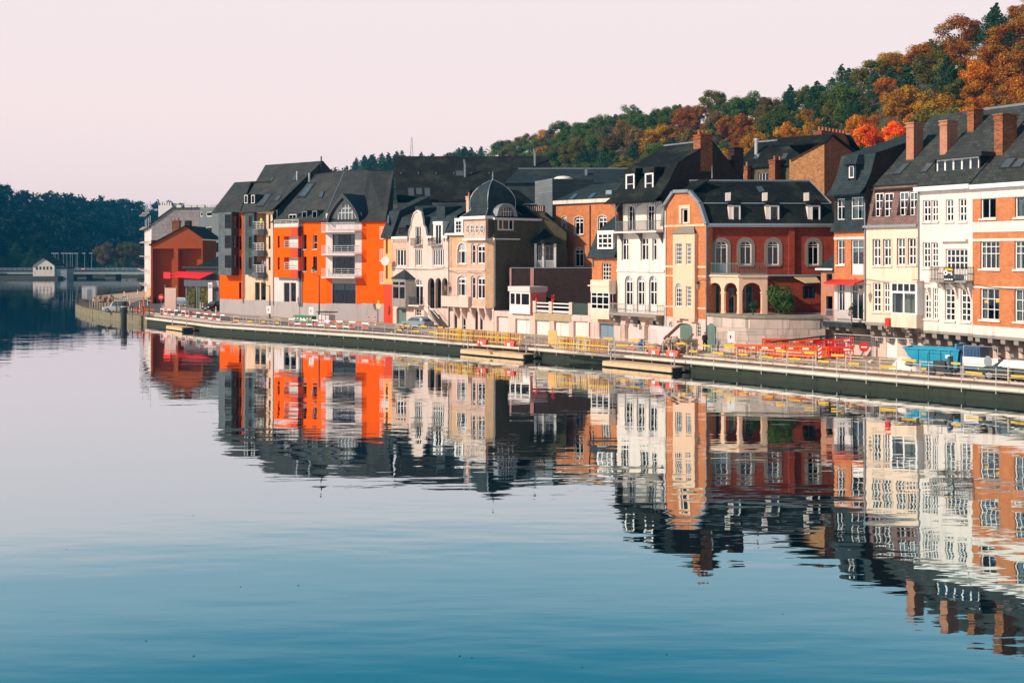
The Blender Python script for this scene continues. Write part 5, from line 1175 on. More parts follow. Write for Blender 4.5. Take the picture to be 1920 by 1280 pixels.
# brick gable block facing the river, its right flank
GF = Frame(((1480-CX)/F*(YB-.5), YB-.5), ((1545.5-CX)/F*(YB-6), YB-6), fr.root); gz = [(0, GF.Z(300, 1481)), (GF.len, GF.Z(265, 1545))]
RUB = brick('rubble_brick', (.52, .24, .10), (.30, .13, .05), (.42, .30, .18), bs=(.34, .14))
GF.wall(0, GF.len, 0, 99, RUB, top=gz, name='gable_front')
S2 = Frame(((1545.6-CX)/F*(YB-6), YB-6), ((1605-CX)/F*(YB-1), YB-1), fr.root); ap = S2.L(1558, 252)
S2.wall(0, S2.len, 0, 99, BRRUST, top=[(0, S2.Z(266, 1546)), ap, (S2.len, S2.Z(288, 1600))], name='gable_side')
S2.put(MB().slab([(ap[0], -.3, ap[1]+.05), (S2.len+.3, -.3, S2.Z(288, 1600)), (S2.len+.3, 6, S2.Z(288, 1600)), (ap[0], 6, ap[1]+.05)], .15).slab([(-.2, -.3, S2.Z(267, 1546)), (ap[0], -.3, ap[1]+.05), (ap[0], 6, ap[1]+.05), (-.2, 6, S2.Z(267, 1546))], .15), 'gable_roof', SLATE)
cy = 2.2; xa, xb = S2.X(1540, cy, 255), S2.X(1592, cy, 255); S2.chimney(xa, xb, cy, cy+.9, S2.Z(280, 1560, cy), S2.Z(249, 1565, cy), BRRUST, 8)

# ================================================================== orange apartment buildings
A = G(412, 588); B = G(513, 593)
fr = house('orange_apartment_wing', 'left apartment wing with grey slate oriel, loggias and very steep dark roof', A[:], B[:], 'apartment building')
Ln = fr.len; X = fr.X; ze = fr.Z(397, 460); zp = fr.Z(562, 460); z0 = fr.Z(517, 460)
for t, b in ((405, 429), (443, 468), (481, 505), (529, 560)): fr.win(448, t, 452.6, b, cols=1, rows=[.3], m=DARKM, fw=.05)
for t, b in ((402, 429), (442, 467), (481.5, 507)): fr.win(503.5, t, 507.3, b, cols=1, rows=[.3], m=DARKM, fw=.05)
for a, c in ((478, 487), (489, 498.5)): fr.win(a, 529, c, 563, cols=1, rows=1, m=COPPER, fw=.08)
xs = [X(p) for p in (417, 455.5, 461, 499.8)]
LG = []
for t, b in ((400, 430), (440, 470), (480, 511)):
    q = fr.rect(478.5, t, 499, b, -.02); LG.append(q); fr.ops.append(dict(x0=q[0], x1=q[1], z0=q[2], z1=q[3], arch=0, y=0, yb=1.6))
fr.wall(0, xs[1], zp, ze, ORANGE); fr.wall(xs[1], Ln, zp, ze, CREAM, name='wall'); fr.wall(0, Ln, 0, zp, PLINTH, name='plinth'); fr.body(0, Ln, 12, ze, ORANGE); fr.room(0, Ln, zp, ze, 1.9)
# loggia rooms and fronts
for q in LG:
    fr.put(MB().box(q[0], q[1], 1.6, 1.7, q[2], q[3]).box(q[0], q[1], .02, 1.6, q[2]-.1, q[2]), 'loggia', CREAM)
    fr.win(0, 0, 0, 0, local=(q[0]+.9, q[1]-.05, q[2], q[3]-.3), y=1.5, rec=0, cut=False, cols=1, rows=1, m=WHITE, name='loggia_door')
    fr.railing(q[0], q[1], -.42, q[2]+.02, 1.05, WHITE, bars=4, n=3)
    fr.put(MB().box(q[0]-.1, q[1]+.1, -.5, -.003, q[2]-.75, q[2]), 'loggia_front', SLATEW); fr.bx('loggia_side', DARKM, q[1]-1.1, q[1]+.15, -.56, -.502, q[2]-.78, q[2]+.0)
# hung slate strip by the loggias and grey oriel
SLB = slate('teal_slate', (.075, .105, .115), (.055, .08, .09), bs=(.6, .35))
sx0, sx1 = X(461.5, -.3), X(478, -.3); zs0 = fr.Z(515, 470); fr.put(MB().box(sx0, sx1, -.45, -.003, zs0, ze), 'slate_bay', SLB)
for t, b in ((404, 425), (443, 466), (482, 505)): q = fr.rect(466.5, t, 472, b, -.46); fr.win(0, 0, 0, 0, local=q, y=-.5, rec=0, cut=False, cols=1, rows=1, m=DARKM)
oy = -1.3; a, b = X(409.5, oy, 450), X(433.5, oy, 450); o0, o1 = fr.Z(516, 420, oy), fr.Z(398, 420, oy)
fr.put(MB().box(a, b, oy, -.003, o0, o1), 'grey_oriel', SLATEW); fr.put(MB().box(b+.002, b+.05, oy+.02, -.003, o0, o1), 'oriel_side', mat('dark_brown_panel', (.06, .035, .025), .7))
for t, bb in ((402, 428), (441, 465), (478.5, 502)):
    q = fr.rect(422, t, 433.3, bb, oy); fr.win(0, 0, 0, 0, local=q, y=oy-.06, rec=0, cut=False, cols=3, rows=[.3], m=DARKM, curt=.0, name='oriel_window'); 
    OF = Frame((fr.M @ Vector((b+.06, oy+.03, 0)))[:2], (fr.M @ Vector((b+.06, -.05, 0)))[:2], fr.root); OF.win(0, 0, 0, 0, local=(.02, 1.2, q[2], q[3]), y=-.06, rec=0, cut=False, cols=1, rows=1, m=DARKM, name='oriel_window')
pipe(fr, 455.8, 398, 568, -.1, DARKM); pipe(fr, 458, 398, 560, -.1, ZINC); pipe(fr, 512, 400, 572, -.1, ZINC)
# steep roof
RY = 9.0; rz = fr.Z(306, 545, RY); RP = (-.5, ze, RY, rz); xl = X(497.5, RY, 312.5); Rx = Ln+.1
lx, ly, lz = X(440, 5, 341), 5.0, fr.Z(341, 455, 5.0)
fr.roof([[(X(452), -.5, ze), (Rx, -.5, ze), (Rx, RY, rz), (xl, RY, rz)], [(xl, RY+.02, rz), (Rx, RY+.02, rz), (Rx, 16, ze+2), (X(452), 16, ze+2)]], SHINGLE, .15)
fr.roof([[(-.3, -1.2, ze), (X(456), -.6, ze+.02), (X(471, 5, 340), ly, lz), (lx, ly, lz)], [(-.3, -1.2, ze), (lx, ly, lz), (-.3, 10, ze)], [(lx, ly+.02, lz), (X(471, 5, 340)+4, ly+.02, lz), (X(471), 10, ze), (-.3, 10, ze)]], SHINGLE, .15, 'side_roof')
fr.put(MB().poly([(Rx-.02, -.3, ze-.6), (Rx-.02, RY, rz-.16), (Rx-.02, 15.8, ze+2), (Rx-.02, 15.8, ze-3), (Rx-.02, 0, ze-3)]), 'gable', DARKM)
fr.bx('gutter', DARKM, -.3, Rx, -.7, -.5, ze-.1, ze+.08)
def rs(px0, py0, px1, py1, k=6): return [on_roof(fr, px0, py1, *RP), on_roof(fr, px0+k, py1, *RP), on_roof(fr, px1, py0, *RP), on_roof(fr, px1-k, py0, *RP)]
for q in ((502, 332, 516, 344, 5), (546, 328, 559, 340, 7), (479, 362, 512, 388, 14), (513, 365, 530, 378, 8), (437, 370, 458, 392, 8)): fr.skylight(rs(*q))
for px in (459, 472):
    q = on_roof(fr, px, 382, *RP); fr.put(MB().box(q[0], q[0]+.9, q[1]-.1, q[1]+1.8, q[2]-.1, q[2]+1.3), 'dormer', DARKM)
    fr.win(0, 0, 0, 0, local=(q[0]+.1, q[0]+.8, q[2]+.05, q[2]+1.2), y=q[1]-.18, rec=0, cut=False, cols=1, rows=1, name='dormer_window')
q = on_roof(fr, 557, 337, *RP); fr.put(MB().tube([(q[0], q[1], q[2]-.2), (q[0], q[1], q[2]+1.2)], .13, 6), 'flue', STEEL)
fr.put(MB().tube([(Rx+.2, RY-.5, rz-2.2), (Rx+.2, RY-.5, rz+.6)], .1, 6), 'flue', DARKM)

# ---- main orange building
P0, P1, P2, P3, P4 = G(513.4, 593), G(566.8, 597), G(611, 600), G(678, 602), G(724, 603.6)
fr = house('orange_apartment_building', 'bright orange apartment building with pale balconied bay under a pointed arch dormer', P0[:], P1[:], 'apartment building')
rt = fr.root; Ln = fr.len; X = fr.X
ze = fr.Z(415, 540); zp = fr.Z(566, 540)
# bay f1
by = -.7; b0, b1 = X(513.5, by), X(559, by); bz0, bz1 = fr.Z(520, 535, by), fr.Z(426, 535, by)
for t, b in ((442, 465), (482, 506)): fr.win(520.5, t, 524.3, b, cols=1, rows=[.3], m=DARKM, fw=.05, y=by)
for t, b in ((443, 464.5), (482.5, 506)):
    q = fr.rect(532.5, t, 558.8, b, by); fr.ops.append(dict(x0=q[0], x1=q[1], z0=q[2], z1=q[3], arch=0, y=by, yb=1.0))
    fr.put(MB().box(q[0], q[1], 1.0, 1.1, q[2], q[3]), 'loggia', REDPAN); fr.bx('loggia_floor', PLINTH, q[0], q[1], by+.02, 1.0, q[2]-.1, q[2]); fr.railing(q[0], q[1]-.05, by+.06, q[2], 1.0, WHITE, bars=3, n=3)
    fr.win(0, 0, 0, 0, local=(q[0]+.3, q[1]-.3, q[2], q[3]-.2), y=.9, rec=0, cut=False, cols=2, rows=1, m=DARKM, name='loggia_door')
fr.wall(b0, b1, bz0, bz1, ORANGE, y=by, name='bay'); fr.put(MB().box(b0, b1, by+.003, -.003, bz0-.02, bz0-.001).box(b1-.02, b1, by+.003, -.003, bz1-.8, bz1), 'bay_soffit', DARKM)
for py in (427, 466, 507): z = fr.Z(py, 550, by); xx = X(547.5, by); fr.bx('red_balcony_panel', REDPAN, xx, b1+.05, by-.12, by-.003, z-1.0, z)
for a, c in ((532, 543), (544.6, 555)): fr.win(a, 530, c, 566, cols=1, rows=1, m=COPPER, fw=.08)
zr = bz1; fr.wall(0, Ln, zp, ze+.1, LILAC); fr.wall(0, Ln, 0, zp, PLINTH, name='plinth'); fr.room(0, Ln, zp, ze, 1.9)
fr.put(MB().box(b0, b1, by, by+.12, bz1+.002, bz1+.45), 'roof_terrace_parapet', LILAC); fr.railing(b0, b1, by+.06, bz1+.45, .55, WHITE, bars=2, n=4)
for px in (560.5, 563.5, 566): pipe(fr, px, 418, 575, -.1, ZINC if px != 563.5 else DARKM)
# facet f2
f2 = Frame(P1, P2, rt); z2p = f2.Z(569, 590); z2e = f2.Z(415, 590)
for a, c in ((569, 575), (586.8, 594.7)):
    f2.win(a, 440, c, 467, cols=1, rows=[.45], m=WHITE if a > 580 else DARKM, fw=.06, sill=PLINTH, blind=.5); f2.win(a, 481, c, 508, cols=1, rows=[.45], m=DARKM, fw=.06, sill=PLINTH)
f2.wall(0, f2.len, z2p, z2e, ORANGE); f2.wall(0, f2.len, 0, z2p, PLINTH, name='plinth')
# facet f3 : balconied bay
f3 = Frame(P2, P3, rt); X3 = f3.X; z3p = f3.Z(569, 645); z3e = f3.Z(414, 645)
for t, b in ((439, 472), (481, 514)): f3.win(623.3, t, 665.6, b, cols=4, rows=1, m=DARKM, fw=.08, curt=.25 if t < 450 else .08, name='balcony_window')
f3.win(623, 532, 667, 569, cols=2, rows=1, m=DARKM, fw=.06, name='shop_window')
xa, xb = X3(623)-.05, X3(667)+.05; zt = f3.Z(519, 645)
f3.wall(0, f3.len, zt, z3e+1.0, LILAC); f3.wall(0, xa, z3p, zt, ORANGE, name='wall'); f3.wall(xb, f3.len, z3p, zt, ORANGE, name='wall'); f3.wall(xa, xb, z3p-.02, zt, PLINTH, name='lintel_wall'); f3.wall(0, f3.len, 0, z3p-.02, PLINTH, name='plinth'); f3.room(0, f3.len, z3p, z3e, 1.9)
for py in (432, 475, 518):
    z = f3.Z(py, 645, -1.0)
    f3.put(MB().ext([(-.3, -.003, z-.25), (.2, -1.3, z-.25), (f3.len-.2, -1.3, z-.25), (f3.len+.1, -.003, z-.25)], (0, 0, .2)), 'balcony', LILAC)
    f3.railing(.2, f3.len-.2, -1.25, z+.002, 1.0, STEEL, bars=3, n=5, ends=1.1)
f3.bx('cable_drum', REDP, X3(625), X3(632), -.9, -.4, f3.Z(431, 628, -.6), f3.Z(425, 628, -.6)) if False else None
# facet f4
f4 = Frame(P3, P4, rt); z4p = f4.Z(569, 700); z4e = f4.Z(414, 700)
f4.wall(0, f4.len, z4p, z4e, ORANGE); f4.wall(0, f4.len, 0, z4p, PLINTH, name='plinth')
for py in (446, 488, 530):   # side balconies at the far corner
    z = f4.Z(py, 718, -.3); f4.put(MB().box(f4.len-.55, f4.len+.05, -.6, .2, z-.15, z), 'small_balcony', OFFW); f4.railing(f4.len-.55, f4.len+.03, -.57, z, 1.4, WHITE, bars=5, n=2)
f4.put(MB().box(f4.len-.2, f4.len, .02, 10, 0, z4e), 'side_wall', ORANGE)
# roofs follow the facets; the ridge runs behind
RR = lambda px, py, Y: AT(px, py, Y)-Vector((P0.x, P0.y, QZ))
inv = rt.matrix_basis.inverted()
def Wp(v): return tuple(inv @ Vector(v))
eav = [fr.M @ Vector((0, -.4, fr.Z(416, 516))), fr.M @ Vector((Ln, -.4, ze)), f2.M @ Vector((f2.len, -.4, z2e)), f3.M @ Vector((f3.len, -.4, z3e)), f4.M @ Vector((f4.len+.2, -.4, z4e))]
rid = [AT(560, 334, 165), AT(592, 328, 161), AT(646, 321, 157), AT(690, 320, 155), AT(738, 320, 155)]
eav = [Wp(p) for p in eav]; rid = [Wp(p) for p in rid]
mb = MB()
for k in range(4): mb.slab([eav[k], eav[k+1], rid[k+1], rid[k]], .15)
bz_ = eav[4][2]; bk = [Wp((x_, y_, bz_+QZ)) for x_, y_ in ((-28, 172), (-25, 169), (-22, 167), (-19.5, 166), (-17.2, 165))]
for k in range(4): mb.slab([rid[k], rid[k+1], bk[k+1], bk[k]], .15)
MB().poly([eav[4], rid[4], bk[4]]).obj('gable', SHINGLE, rt); MB().poly([eav[4], bk[4], (bk[4][0], bk[4][1], 0), (eav[4][0], eav[4][1], 0)]).obj('end_wall', ORANGE, rt)
MB().poly([bk[0], bk[4], (bk[4][0], bk[4][1], 0), (bk[0][0], bk[0][1], 0)]).obj('back_wall', PLINTH, rt)
rf = mb.obj('roof', SHINGLE, rt); MB().tube(rid, .12, 6).obj('ridge_cap', DARKM, rf)
for k in range(4): MB().tube([eav[k+1], rid[k+1]], .07, 5).obj('roof_seam', ZINC, rf) if k in (1,) else None
mb = MB()
for a, b in zip(eav, eav[1:]): mb.tube([(a[0], a[1], a[2]-.05), (b[0], b[1], b[2]-.05)], .11, 6)
mb.obj('gutter', DARKM, rt)
# pointed arch dormer
xa, xb = f3.L(613.5, 412)[0], f3.L(676, 411)[0]; zA = f3.Z(363, 649); zB = z3e-.2; xm = f3.X(648.5)
def gothic(w, zt, n=9):
    L_ = [(xm-w*(1-(k/n)**1.7*1.0), zB+(zt-zB)*(k/n)) for k in range(n+1)]
    R_ = [(xm+w*(1-(k/n)**1.7*1.0), zB+(zt-zB)*(k/n)) for k in range(n, -1, -1)]
    return L_+R_[1:]
w = (xb-xa)/2; o_ = gothic(w, zA); i_ = gothic(w-.35, zA-.55)
mb = MB()
for k in range(len(o_)-1): mb.ext([(o_[k][0], -.8, o_[k][1]), (o_[k+1][0], -.8, o_[k+1][1]), (i_[k+1][0], -.8, i_[k+1][1]), (i_[k][0], -.8, i_[k][1])], (0, 6.5, 0))
dm = f3.put(mb, 'arch_dormer', DARKM)
MB().ext([(p[0], -.05, p[1]) for p in i_], (0, .05, 0)).obj('lining', LILAC, dm)
ii = gothic(w-.95, zA-.9); MB().ext([(p[0], -.10, p[1]) for p in ii], (0, .04, 0)).obj('pane', SKYGL, dm)
mb = MB()
for u in (-.66, -.33, 0, .33, .66):
    x = xm+(w-.95)*u; zt_ = zB+(zA-.9-zB)*((1-abs(u))**(1/1.7)); mb.box(x-.06, x+.06, -.16, -.102, zB, zt_)
for u in (.0, .42, .62): zq = zB+(zA-.9-zB)*u; ww = (w-.95)*(1-u**1.7); mb.box(xm-ww, xm+ww, -.165, -.102, zq, zq+.12)
mb.obj('glazing_bar', mat('pale_bar', (.5, .52, .52), .5), dm)
# roof details
def rp(px, py):                                    # first roof face met by the ray
    o = inv @ Vector((0, 0, CH)); d = inv.to_3x3() @ Vector(((px-CX)/F, 1, -(py-HY)/F)); best = None
    from mathutils.geometry import intersect_ray_tri as irt
    for k in range(4):
        for tri in ((eav[k], eav[k+1], rid[k+1]), (eav[k], rid[k+1], rid[k])):
            h_ = irt(Vector(tri[0]), Vector(tri[1]), Vector(tri[2]), d, o)
            if h_ is not None: return tuple(h_)
    return None
for (a, t, c, b, kx) in ((596, 360, 609, 373, 8), (556, 344, 592, 372, 16)):
    q = [rp(a, b), rp(a+kx, b), rp(c, t), rp(c-kx, t)]
    if all(q): s_ = MB().slab([(p[0], p[1], p[2]+.12) for p in q], .2).obj('skylight', DARKM, rt); c_ = sum((Vector(p) for p in q), Vector())/4; MB().slab([tuple(c_+(Vector(p)-c_)*.8+Vector((0, -.03, .16))) for p in q], .05).obj('pane', SKYGL, s_)
q = rp(580, 340)
if q: MB().tube([(q[0], q[1], q[2]-.2), (q[0], q[1], q[2]+1.2)], .15, 6).obj('flue', STEEL, rt)
for px in (569, 588): 
    q = f2.P(px, 410, .4); f2.put(MB().box(q[0], q[0]+1.2, .2, 3.0, z2e-.1, z2e+1.5), 'dormer', DARKM); f2.win(0, 0, 0, 0, local=(q[0]+.1, q[0]+1.1, z2e, z2e+1.35), y=.12, rec=0, cut=False, m=ZINC, cols=1, rows=1, name='dormer_window')
q = fr.rect(515, 394, 523, 415, .5); fr.put(MB().box(q[0], q[1], .3, 3, q[2], q[3]), 'dormer', DARKM); fr.win(0, 0, 0, 0, local=q, y=.2, rec=0, cut=False, cols=1, rows=1, m=ZINC, name='dormer_window')
q = fr.rect(542, 402, 556, 424, .1); fr.put(MB().box(q[0]-.2, q[1]+.3, .15, 3, q[2], q[3]+.1), 'dormer', DARKM); fr.win(0, 0, 0, 0, local=q, y=.05, rec=0, cut=False, cols=2, rows=1, name='terrace_door')
ORG = fr
# ---- slim orange house with mansard between it and the pink house
fr = house('slim_orange_house', 'slim orange house with dark mansard squeezed between orange building and pink house', G(719.5, 604.6), G(736.2, 606))
Ln = fr.len; X = fr.X; zc = fr.Z(446, 728)
PEACH = mat('peach_render', (.85, .36, .13), .85, .06, 1, .1, stain=.08)
for t, b in ((448, 476), (493, 523)): fr.win(723, t, 727, b, cols=1, rows=1, m=REDPAN, fw=.05)
dq = fr.rect(722, 532, 734, 604)
fr.wall(0, Ln, fr.Z(533, 728), zc, PEACH); fr.wall(0, Ln, 0, fr.Z(533, 728), REDPAN, name='ground_wall'); fr.body(0, Ln, 8, zc, PEACH); fr.room(0, Ln, .3, zc)
zk = fr.Z(396, 735, 1.2); xr = Ln+.1
fr.roof([[(-.2, -.4, zc), (xr, -.4, zc), (xr, 1.0, zk), (-.2, 1.0, zk)], [(-.2, 1.0, zk), (xr, 1.0, zk), (xr, 5.5, fr.Z(371, 770, 5.5)), (-.2, 5.5, fr.Z(371, 770, 5.5))]], SLATEB, .12)
fr.put(MB().poly([(xr, -.3, zc), (xr, 1, zk-.1), (xr, 5.5, fr.Z(371, 770, 5.5)-.1), (xr, 8, zc), ]), 'gable', DARKM)
fr.skylight([fr.P(726, 421, -.05), fr.P(730, 420, -.05), (fr.P(731, 403, .85)), (fr.P(727, 404, .85))])

# ================================================================== far-left cluster
YB = 196.0; A = ((282.5-CX)/F*YB, YB); B = ((380-CX)/F*YB, YB)
fr = house('rust_gable_house', 'rust red gabled house with plain side wall beside the dark car', A, B)
Ln = fr.len; X = fr.X; RUST = mat('rust_render', (.38, .072, .016), .9, .12, .6, .15, stain=.1); RUSTD = mat('brown_panel', (.11, .035, .018), .9, .12, 1, .1)
gz = [(0, fr.Z(459, 283)), (X(348), fr.Z(423, 348)), (Ln, fr.Z(447, 380))]; zb_ = fr.Z(466, 330)
pn = [(286, 326), (334, 379)]
for a, c in pn: q = (X(a), X(c), .0, zb_); fr.ops.append(dict(x0=q[0], x1=q[1], z0=-.01, z1=q[3], arch=0, y=0, yb=1.4))
fr.wall(0, Ln, 0, 99, RUST, top=gz); fr.put(MB().box(X(286), X(379), 1.4, 1.5, 0, zb_), 'recessed_wall', RUST)
fr.body(0, Ln, 9, gz[2][1]-.3, RUST); ry = 0
fr.roof([[(-.3, -.3, gz[0][1]), (gz[1][0], -.3, gz[1][1]+.05), (gz[1][0], 12, gz[1][1]+.05), (-.3, 12, gz[0][1])], [(gz[1][0], -.3, gz[1][1]+.05), (Ln+.3, -.3, gz[2][1]), (Ln+.3, 12, gz[2][1]), (gz[1][0], 12, gz[1][1]+.05)]], SLATE, .15)
fr.put(MB().box(X(343), X(353), 1, 2.2, gz[1][1]-.6, gz[1][1]+.9), 'chimney', BRDARK); fr.chimney(X(306), X(320), 5, 6, fr.Z(440, 310, 5), fr.Z(414, 312, 5), BRRUST, 2)
fr.bx('mast_box', DARKM, X(345), X(352), 1.2, 1.38, 6, 8.6) if False else None
# tall pale block behind with slate diamond gable
YB = 226.0; A = ((284-CX)/F*YB, YB); B = ((373.6-CX)/F*YB, YB)
fr = house('pale_apartment_block', 'tall pale block with diamond slate gable and grey flank behind the rust house', A, B, 'apartment building')
Ln = fr.len; X = fr.X; DIAM = slate('diamond_slate', (.42, .37, .37), (.36, .32, .32), bs=(.8, .8), stain=.05)
fr.wall(0, Ln, 0, 99, DIAM, top=[(0, fr.Z(420, 285)), (X(322), fr.Z(390, 322)), (Ln, fr.Z(389, 373))]); fr.body(0, Ln, 14, fr.Z(425, 290), LILAC)
fr.roof([[(-.4, -.3, fr.Z(420, 285)), (X(322), -.3, fr.Z(390, 322)), (X(322), 14, fr.Z(390, 322)), (-.4, 14, fr.Z(420, 285))], [(X(322), -.3, fr.Z(389.5, 322)), (Ln, -.3, fr.Z(389, 373)), (Ln, 14, fr.Z(389, 373)), (X(322), 14, fr.Z(389.5, 322))]], SLATEB)
q = fr.rect(297, 385, 322, 412, 6); fr.put(MB().box(q[0], q[1], 6, 12, q[2]-3, q[3]), 'roof_house', WHITE); 
for k in range(5): x = q[0]+.4+k*(q[1]-q[0]-.8)/4; fr.put(MB().box(x-.12, x+.12, 6.5, 7, q[3], q[3]+.7), 'chimney_pot', WHITE)
SFL = Frame(((373.8-CX)/F*YB, YB), ((411-CX)/F*(YB-6), YB-6), fr.root); GRB = mat('grey_flank', (.13, .15, .155), .85, .08, 1, .1)
for a, c in ((374.5, 379), (386, 397)):
    for t, b in ((397, 406), (425, 437)): SFL.win(a, t, c, b, cols=1, rows=1, fw=.15)
SFL.win(400, 455, 410, 473, cols=1, rows=1, m=DARKM)
SFL.wall(0, SFL.len, 0, SFL.Z(389, 390), GRB, name='flank_wall'); SFL.room(0, SFL.len, 2, SFL.Z(392, 390))
mb = MB()
for px, w in ((335, .9), (352, 1.3), (364, 1.0), (377, 1.3), (400, 1.1)):
    x = X(px, 5, 385); mb = MB().box(x-w/2, x+w/2, 5, 6, fr.Z(392, 350, 5), fr.Z(384, 350, 5)); fr.put(mb, 'chimney', WHITE)
# facade seen edge-on along the water: balconies
EF = Frame(((271-CX)/F*262, 262), ((284-CX)/F*226.3, 226.3), fr.root)
ez = EF.Z(400, 276); EF.wall(0, EF.len, 0, fr.Z(425, 285), LILAC, name='river_front')
for k, py in enumerate((437, 455, 472, 492, 512, 532)):
    z = 2.2+k*3.0
    for u in (.2, .45, .7): x = EF.len*u; EF.put(MB().box(x-1.6, x+1.6, -1.3, -.003, z-.15, z), 'balcony', OFFW); EF.railing(x-1.6, x+1.6, -1.25, z, .9, DARKM, bars=3, n=3)
    for u in (.1, .32, .57, .82): EF.win(0, 0, 0, 0, local=(EF.len*u-.6, EF.len*u+.6, z+.2, z+2.2), y=-.02, rec=0, cut=False, cols=2, rows=1)
EF.roof([[(-1, -.6, fr.Z(425, 285)), (EF.len, -.6, fr.Z(425, 285)), (EF.len, 5, fr.Z(403, 300)), (-1, 5, fr.Z(403, 300))]], SLATEB)
# restaurant pavilion with red awning
YB = 181.0; A = ((346-CX)/F*YB, YB); B = ((412-CX)/F*(YB-6), YB-6)
fr = house('restaurant_pavilion', 'low dark restaurant with long red awning and green plant panels', A, B, 'restaurant')
Ln = fr.len; X = fr.X; zt = fr.Z(503, 380); zl = fr.Z(525, 380); zb2 = fr.Z(537, 380)
fr.put(MB().box(0, Ln, .3, 10, zl, zt).box(-.4, Ln, -.2, 10, zt+.002, zt+.25), 'roof', DARKM); fr.put(MB().box(0, Ln, -.1, .1, zb2, zl), 'railing_panel', ZINC); fr.put(MB().box(.1, Ln-.1, .5, .6, 0, zb2), 'glass_front', SKYGL)
fr.put(MB().ext([(0, 2, zt+.25), (Ln, 2, zt+.25), (Ln*.6, 8, zt+4.0)], (0, .3, 0)), 'roof_gable', SLATE)
AWN = mat('bright_red_canvas', (.80, .015, .02), .7, .05, 2, .05, stain=.03)
za = fr.Z(512, 350, -2.5); fr.put(MB().slab([(-1.8, -2.6, za-.5), (Ln*.85, -2.6, za-.8), (Ln*.85, -.1, za+.1), (-1.5, -.1, za+.2)], .08).box(-1.8, 0.1, -2.65, -2.58, za-.9, za+.1), 'awning', AWN)
LEAF = mat('plant_wall_green', (.07, .10, .02), .9, .4, 4, .6, col2=(.12, .10, .02), stain=0)
for a, c in ((353, 365), (375, 390)):
    q = fr.rect(a, 541, c, 573, -.3); mb = MB().box(q[0], q[1], -.3, -.15, q[2], q[3])
    for k in range(160):
        x, z = random.uniform(q[0], q[1]), random.uniform(q[2], q[3]+.1); d = Vector((random.uniform(-.2, .2), -.1, random.uniform(-.2, .2))); mb.poly([(x, -.31, z), (x+d.x, -.45, z+d.z), (x+d.x+.12, -.36, z+d.z+.12)])
    fr.put(mb, 'plant_panel', LEAF)
for px in (347, 367, 371, 392, 409): x = X(px, -.4); fr.bx('post', ZINC, x-.08, x+.08, -.2, -.05, 0, zb2)
# ================================================================== bridge, far bank
YB = 467.0
br = empty('road_bridge', (-192, YB, 0), 0, 'long low road bridge crossing the river in the far distance', 'bridge')
def Zb(py): return CH-(py-HY)/F*YB
DECK = mat('bridge_concrete', (.30, .34, .35), .85, .1, .3, .1)
MB().box(-30, 66, 0, 9, Zb(514), Zb(507.5)).obj('deck', DECK, br); MB().box(-30, 66, -.4, 9.3, Zb(507.5)+.002, Zb(506.8)).obj('deck_edge', DARKM, br)
mb = MB()
for k in range(48): x = -30+k*2; mb.box(x, x+.12, -.2, -.1, Zb(506.8), Zb(502.5))
for z in (502.5, 504, 505.5): mb.box(-30, 66, -.22, -.08, Zb(z)-.06, Zb(z)+.05)
mb.obj('parapet', mat('pale_rail', (.35, .42, .44), .6), br)
for px in (205, 90, 150): x = (px-CX)/F*YB+192; MB().box(x-2.2, x+2.2, 1, 8, -1.5, Zb(514)).obj('pier', mat('pier_stone', (.12, .12, .11), .9), br)
for px in (156.5, 262):
    x = (px-CX)/F*YB+192; sg_ = MB().box(x-.8, x+.8, -.35, -.25, Zb(506), Zb(502.5)).obj('navigation_board', REDP, br); MB().box(x-.8, x+.8, -.38, -.352, Zb(504.9), Zb(503.7)).obj('white_stripe', WHITE, sg_)
lamp0 = None; LP = ((101, 1.0), (104, 3), (109, 8), (119, .5), (125.6, 8), (132, .5), (136, 8), (142.8, .5), (145.6, 8), (158.8, .5), (172, .5))
for k, (px, dy) in enumerate(LP):
    Y = YB+dy; base = AT(px, 500, Y); base.z = Zb(506.8)
    lab = 'slim lamp post on the far bridge, %s from its left end' % ('first second third fourth fifth sixth seventh eighth ninth tenth last'.split()[k])
    if lamp0 is None:
        lamp0 = empty('bridge_lamp', base, 0, lab, 'lamp post', 'lamp posts on the far bridge')
        MB().tube([(0, 0, 0), (0, 0, 7.0)], .13, 6, .09).obj('pole', ZINC, lamp0); MB().box(-1.0, .25, -.15, .15, 6.9, 7.08).obj('lamp_head', WHITE, lamp0)
    else: c = copy_tree(lamp0); c.location = base; c['label'] = lab
hb = empty('bridge_house', (-189.5, 450, QZ), 0, 'white gabled house at the left end of the far bridge', 'house')
MB().box(0, 8.5, 0, 9, -1.5, 4.6).obj('wall', OFFW, hb); MB().ext([(0, -.02, 4.6), (8.5, -.02, 4.6), (4.25, -.02, 7.4)], (0, 9, 0)).obj('gable', OFFW, hb)
MB().slab([(-.6, -.6, 4.3), (4.25, -.6, 7.6), (4.25, 9.6, 7.6), (-.6, 9.6, 4.3)], .3).slab([(9.1, -.6, 4.3), (4.25, -.6, 7.6), (4.25, 9.6, 7.6), (9.1, 9.6, 4.3)], .3).obj('roof', SLATE, hb)
for k in range(5): w_ = MB().box(1.2+k*1.4, 1.9+k*1.4, -.06, -.025, 2.6, 3.8).obj('window', DARKM, hb)
MB().box(8.5, 13, 1, 8, -1.5, 3).obj('annex', ZINC, hb); MB().box(8.0, 13.3, .7, 8.3, 3.002, 3.5).obj('annex_roof', SLATE, hb)
tag(MB().box(-240, -178, 446, 466, -2, QZ).obj('far_bank', mat('far_bank_soil', (.06, .06, .05), .9)), kind='structure')
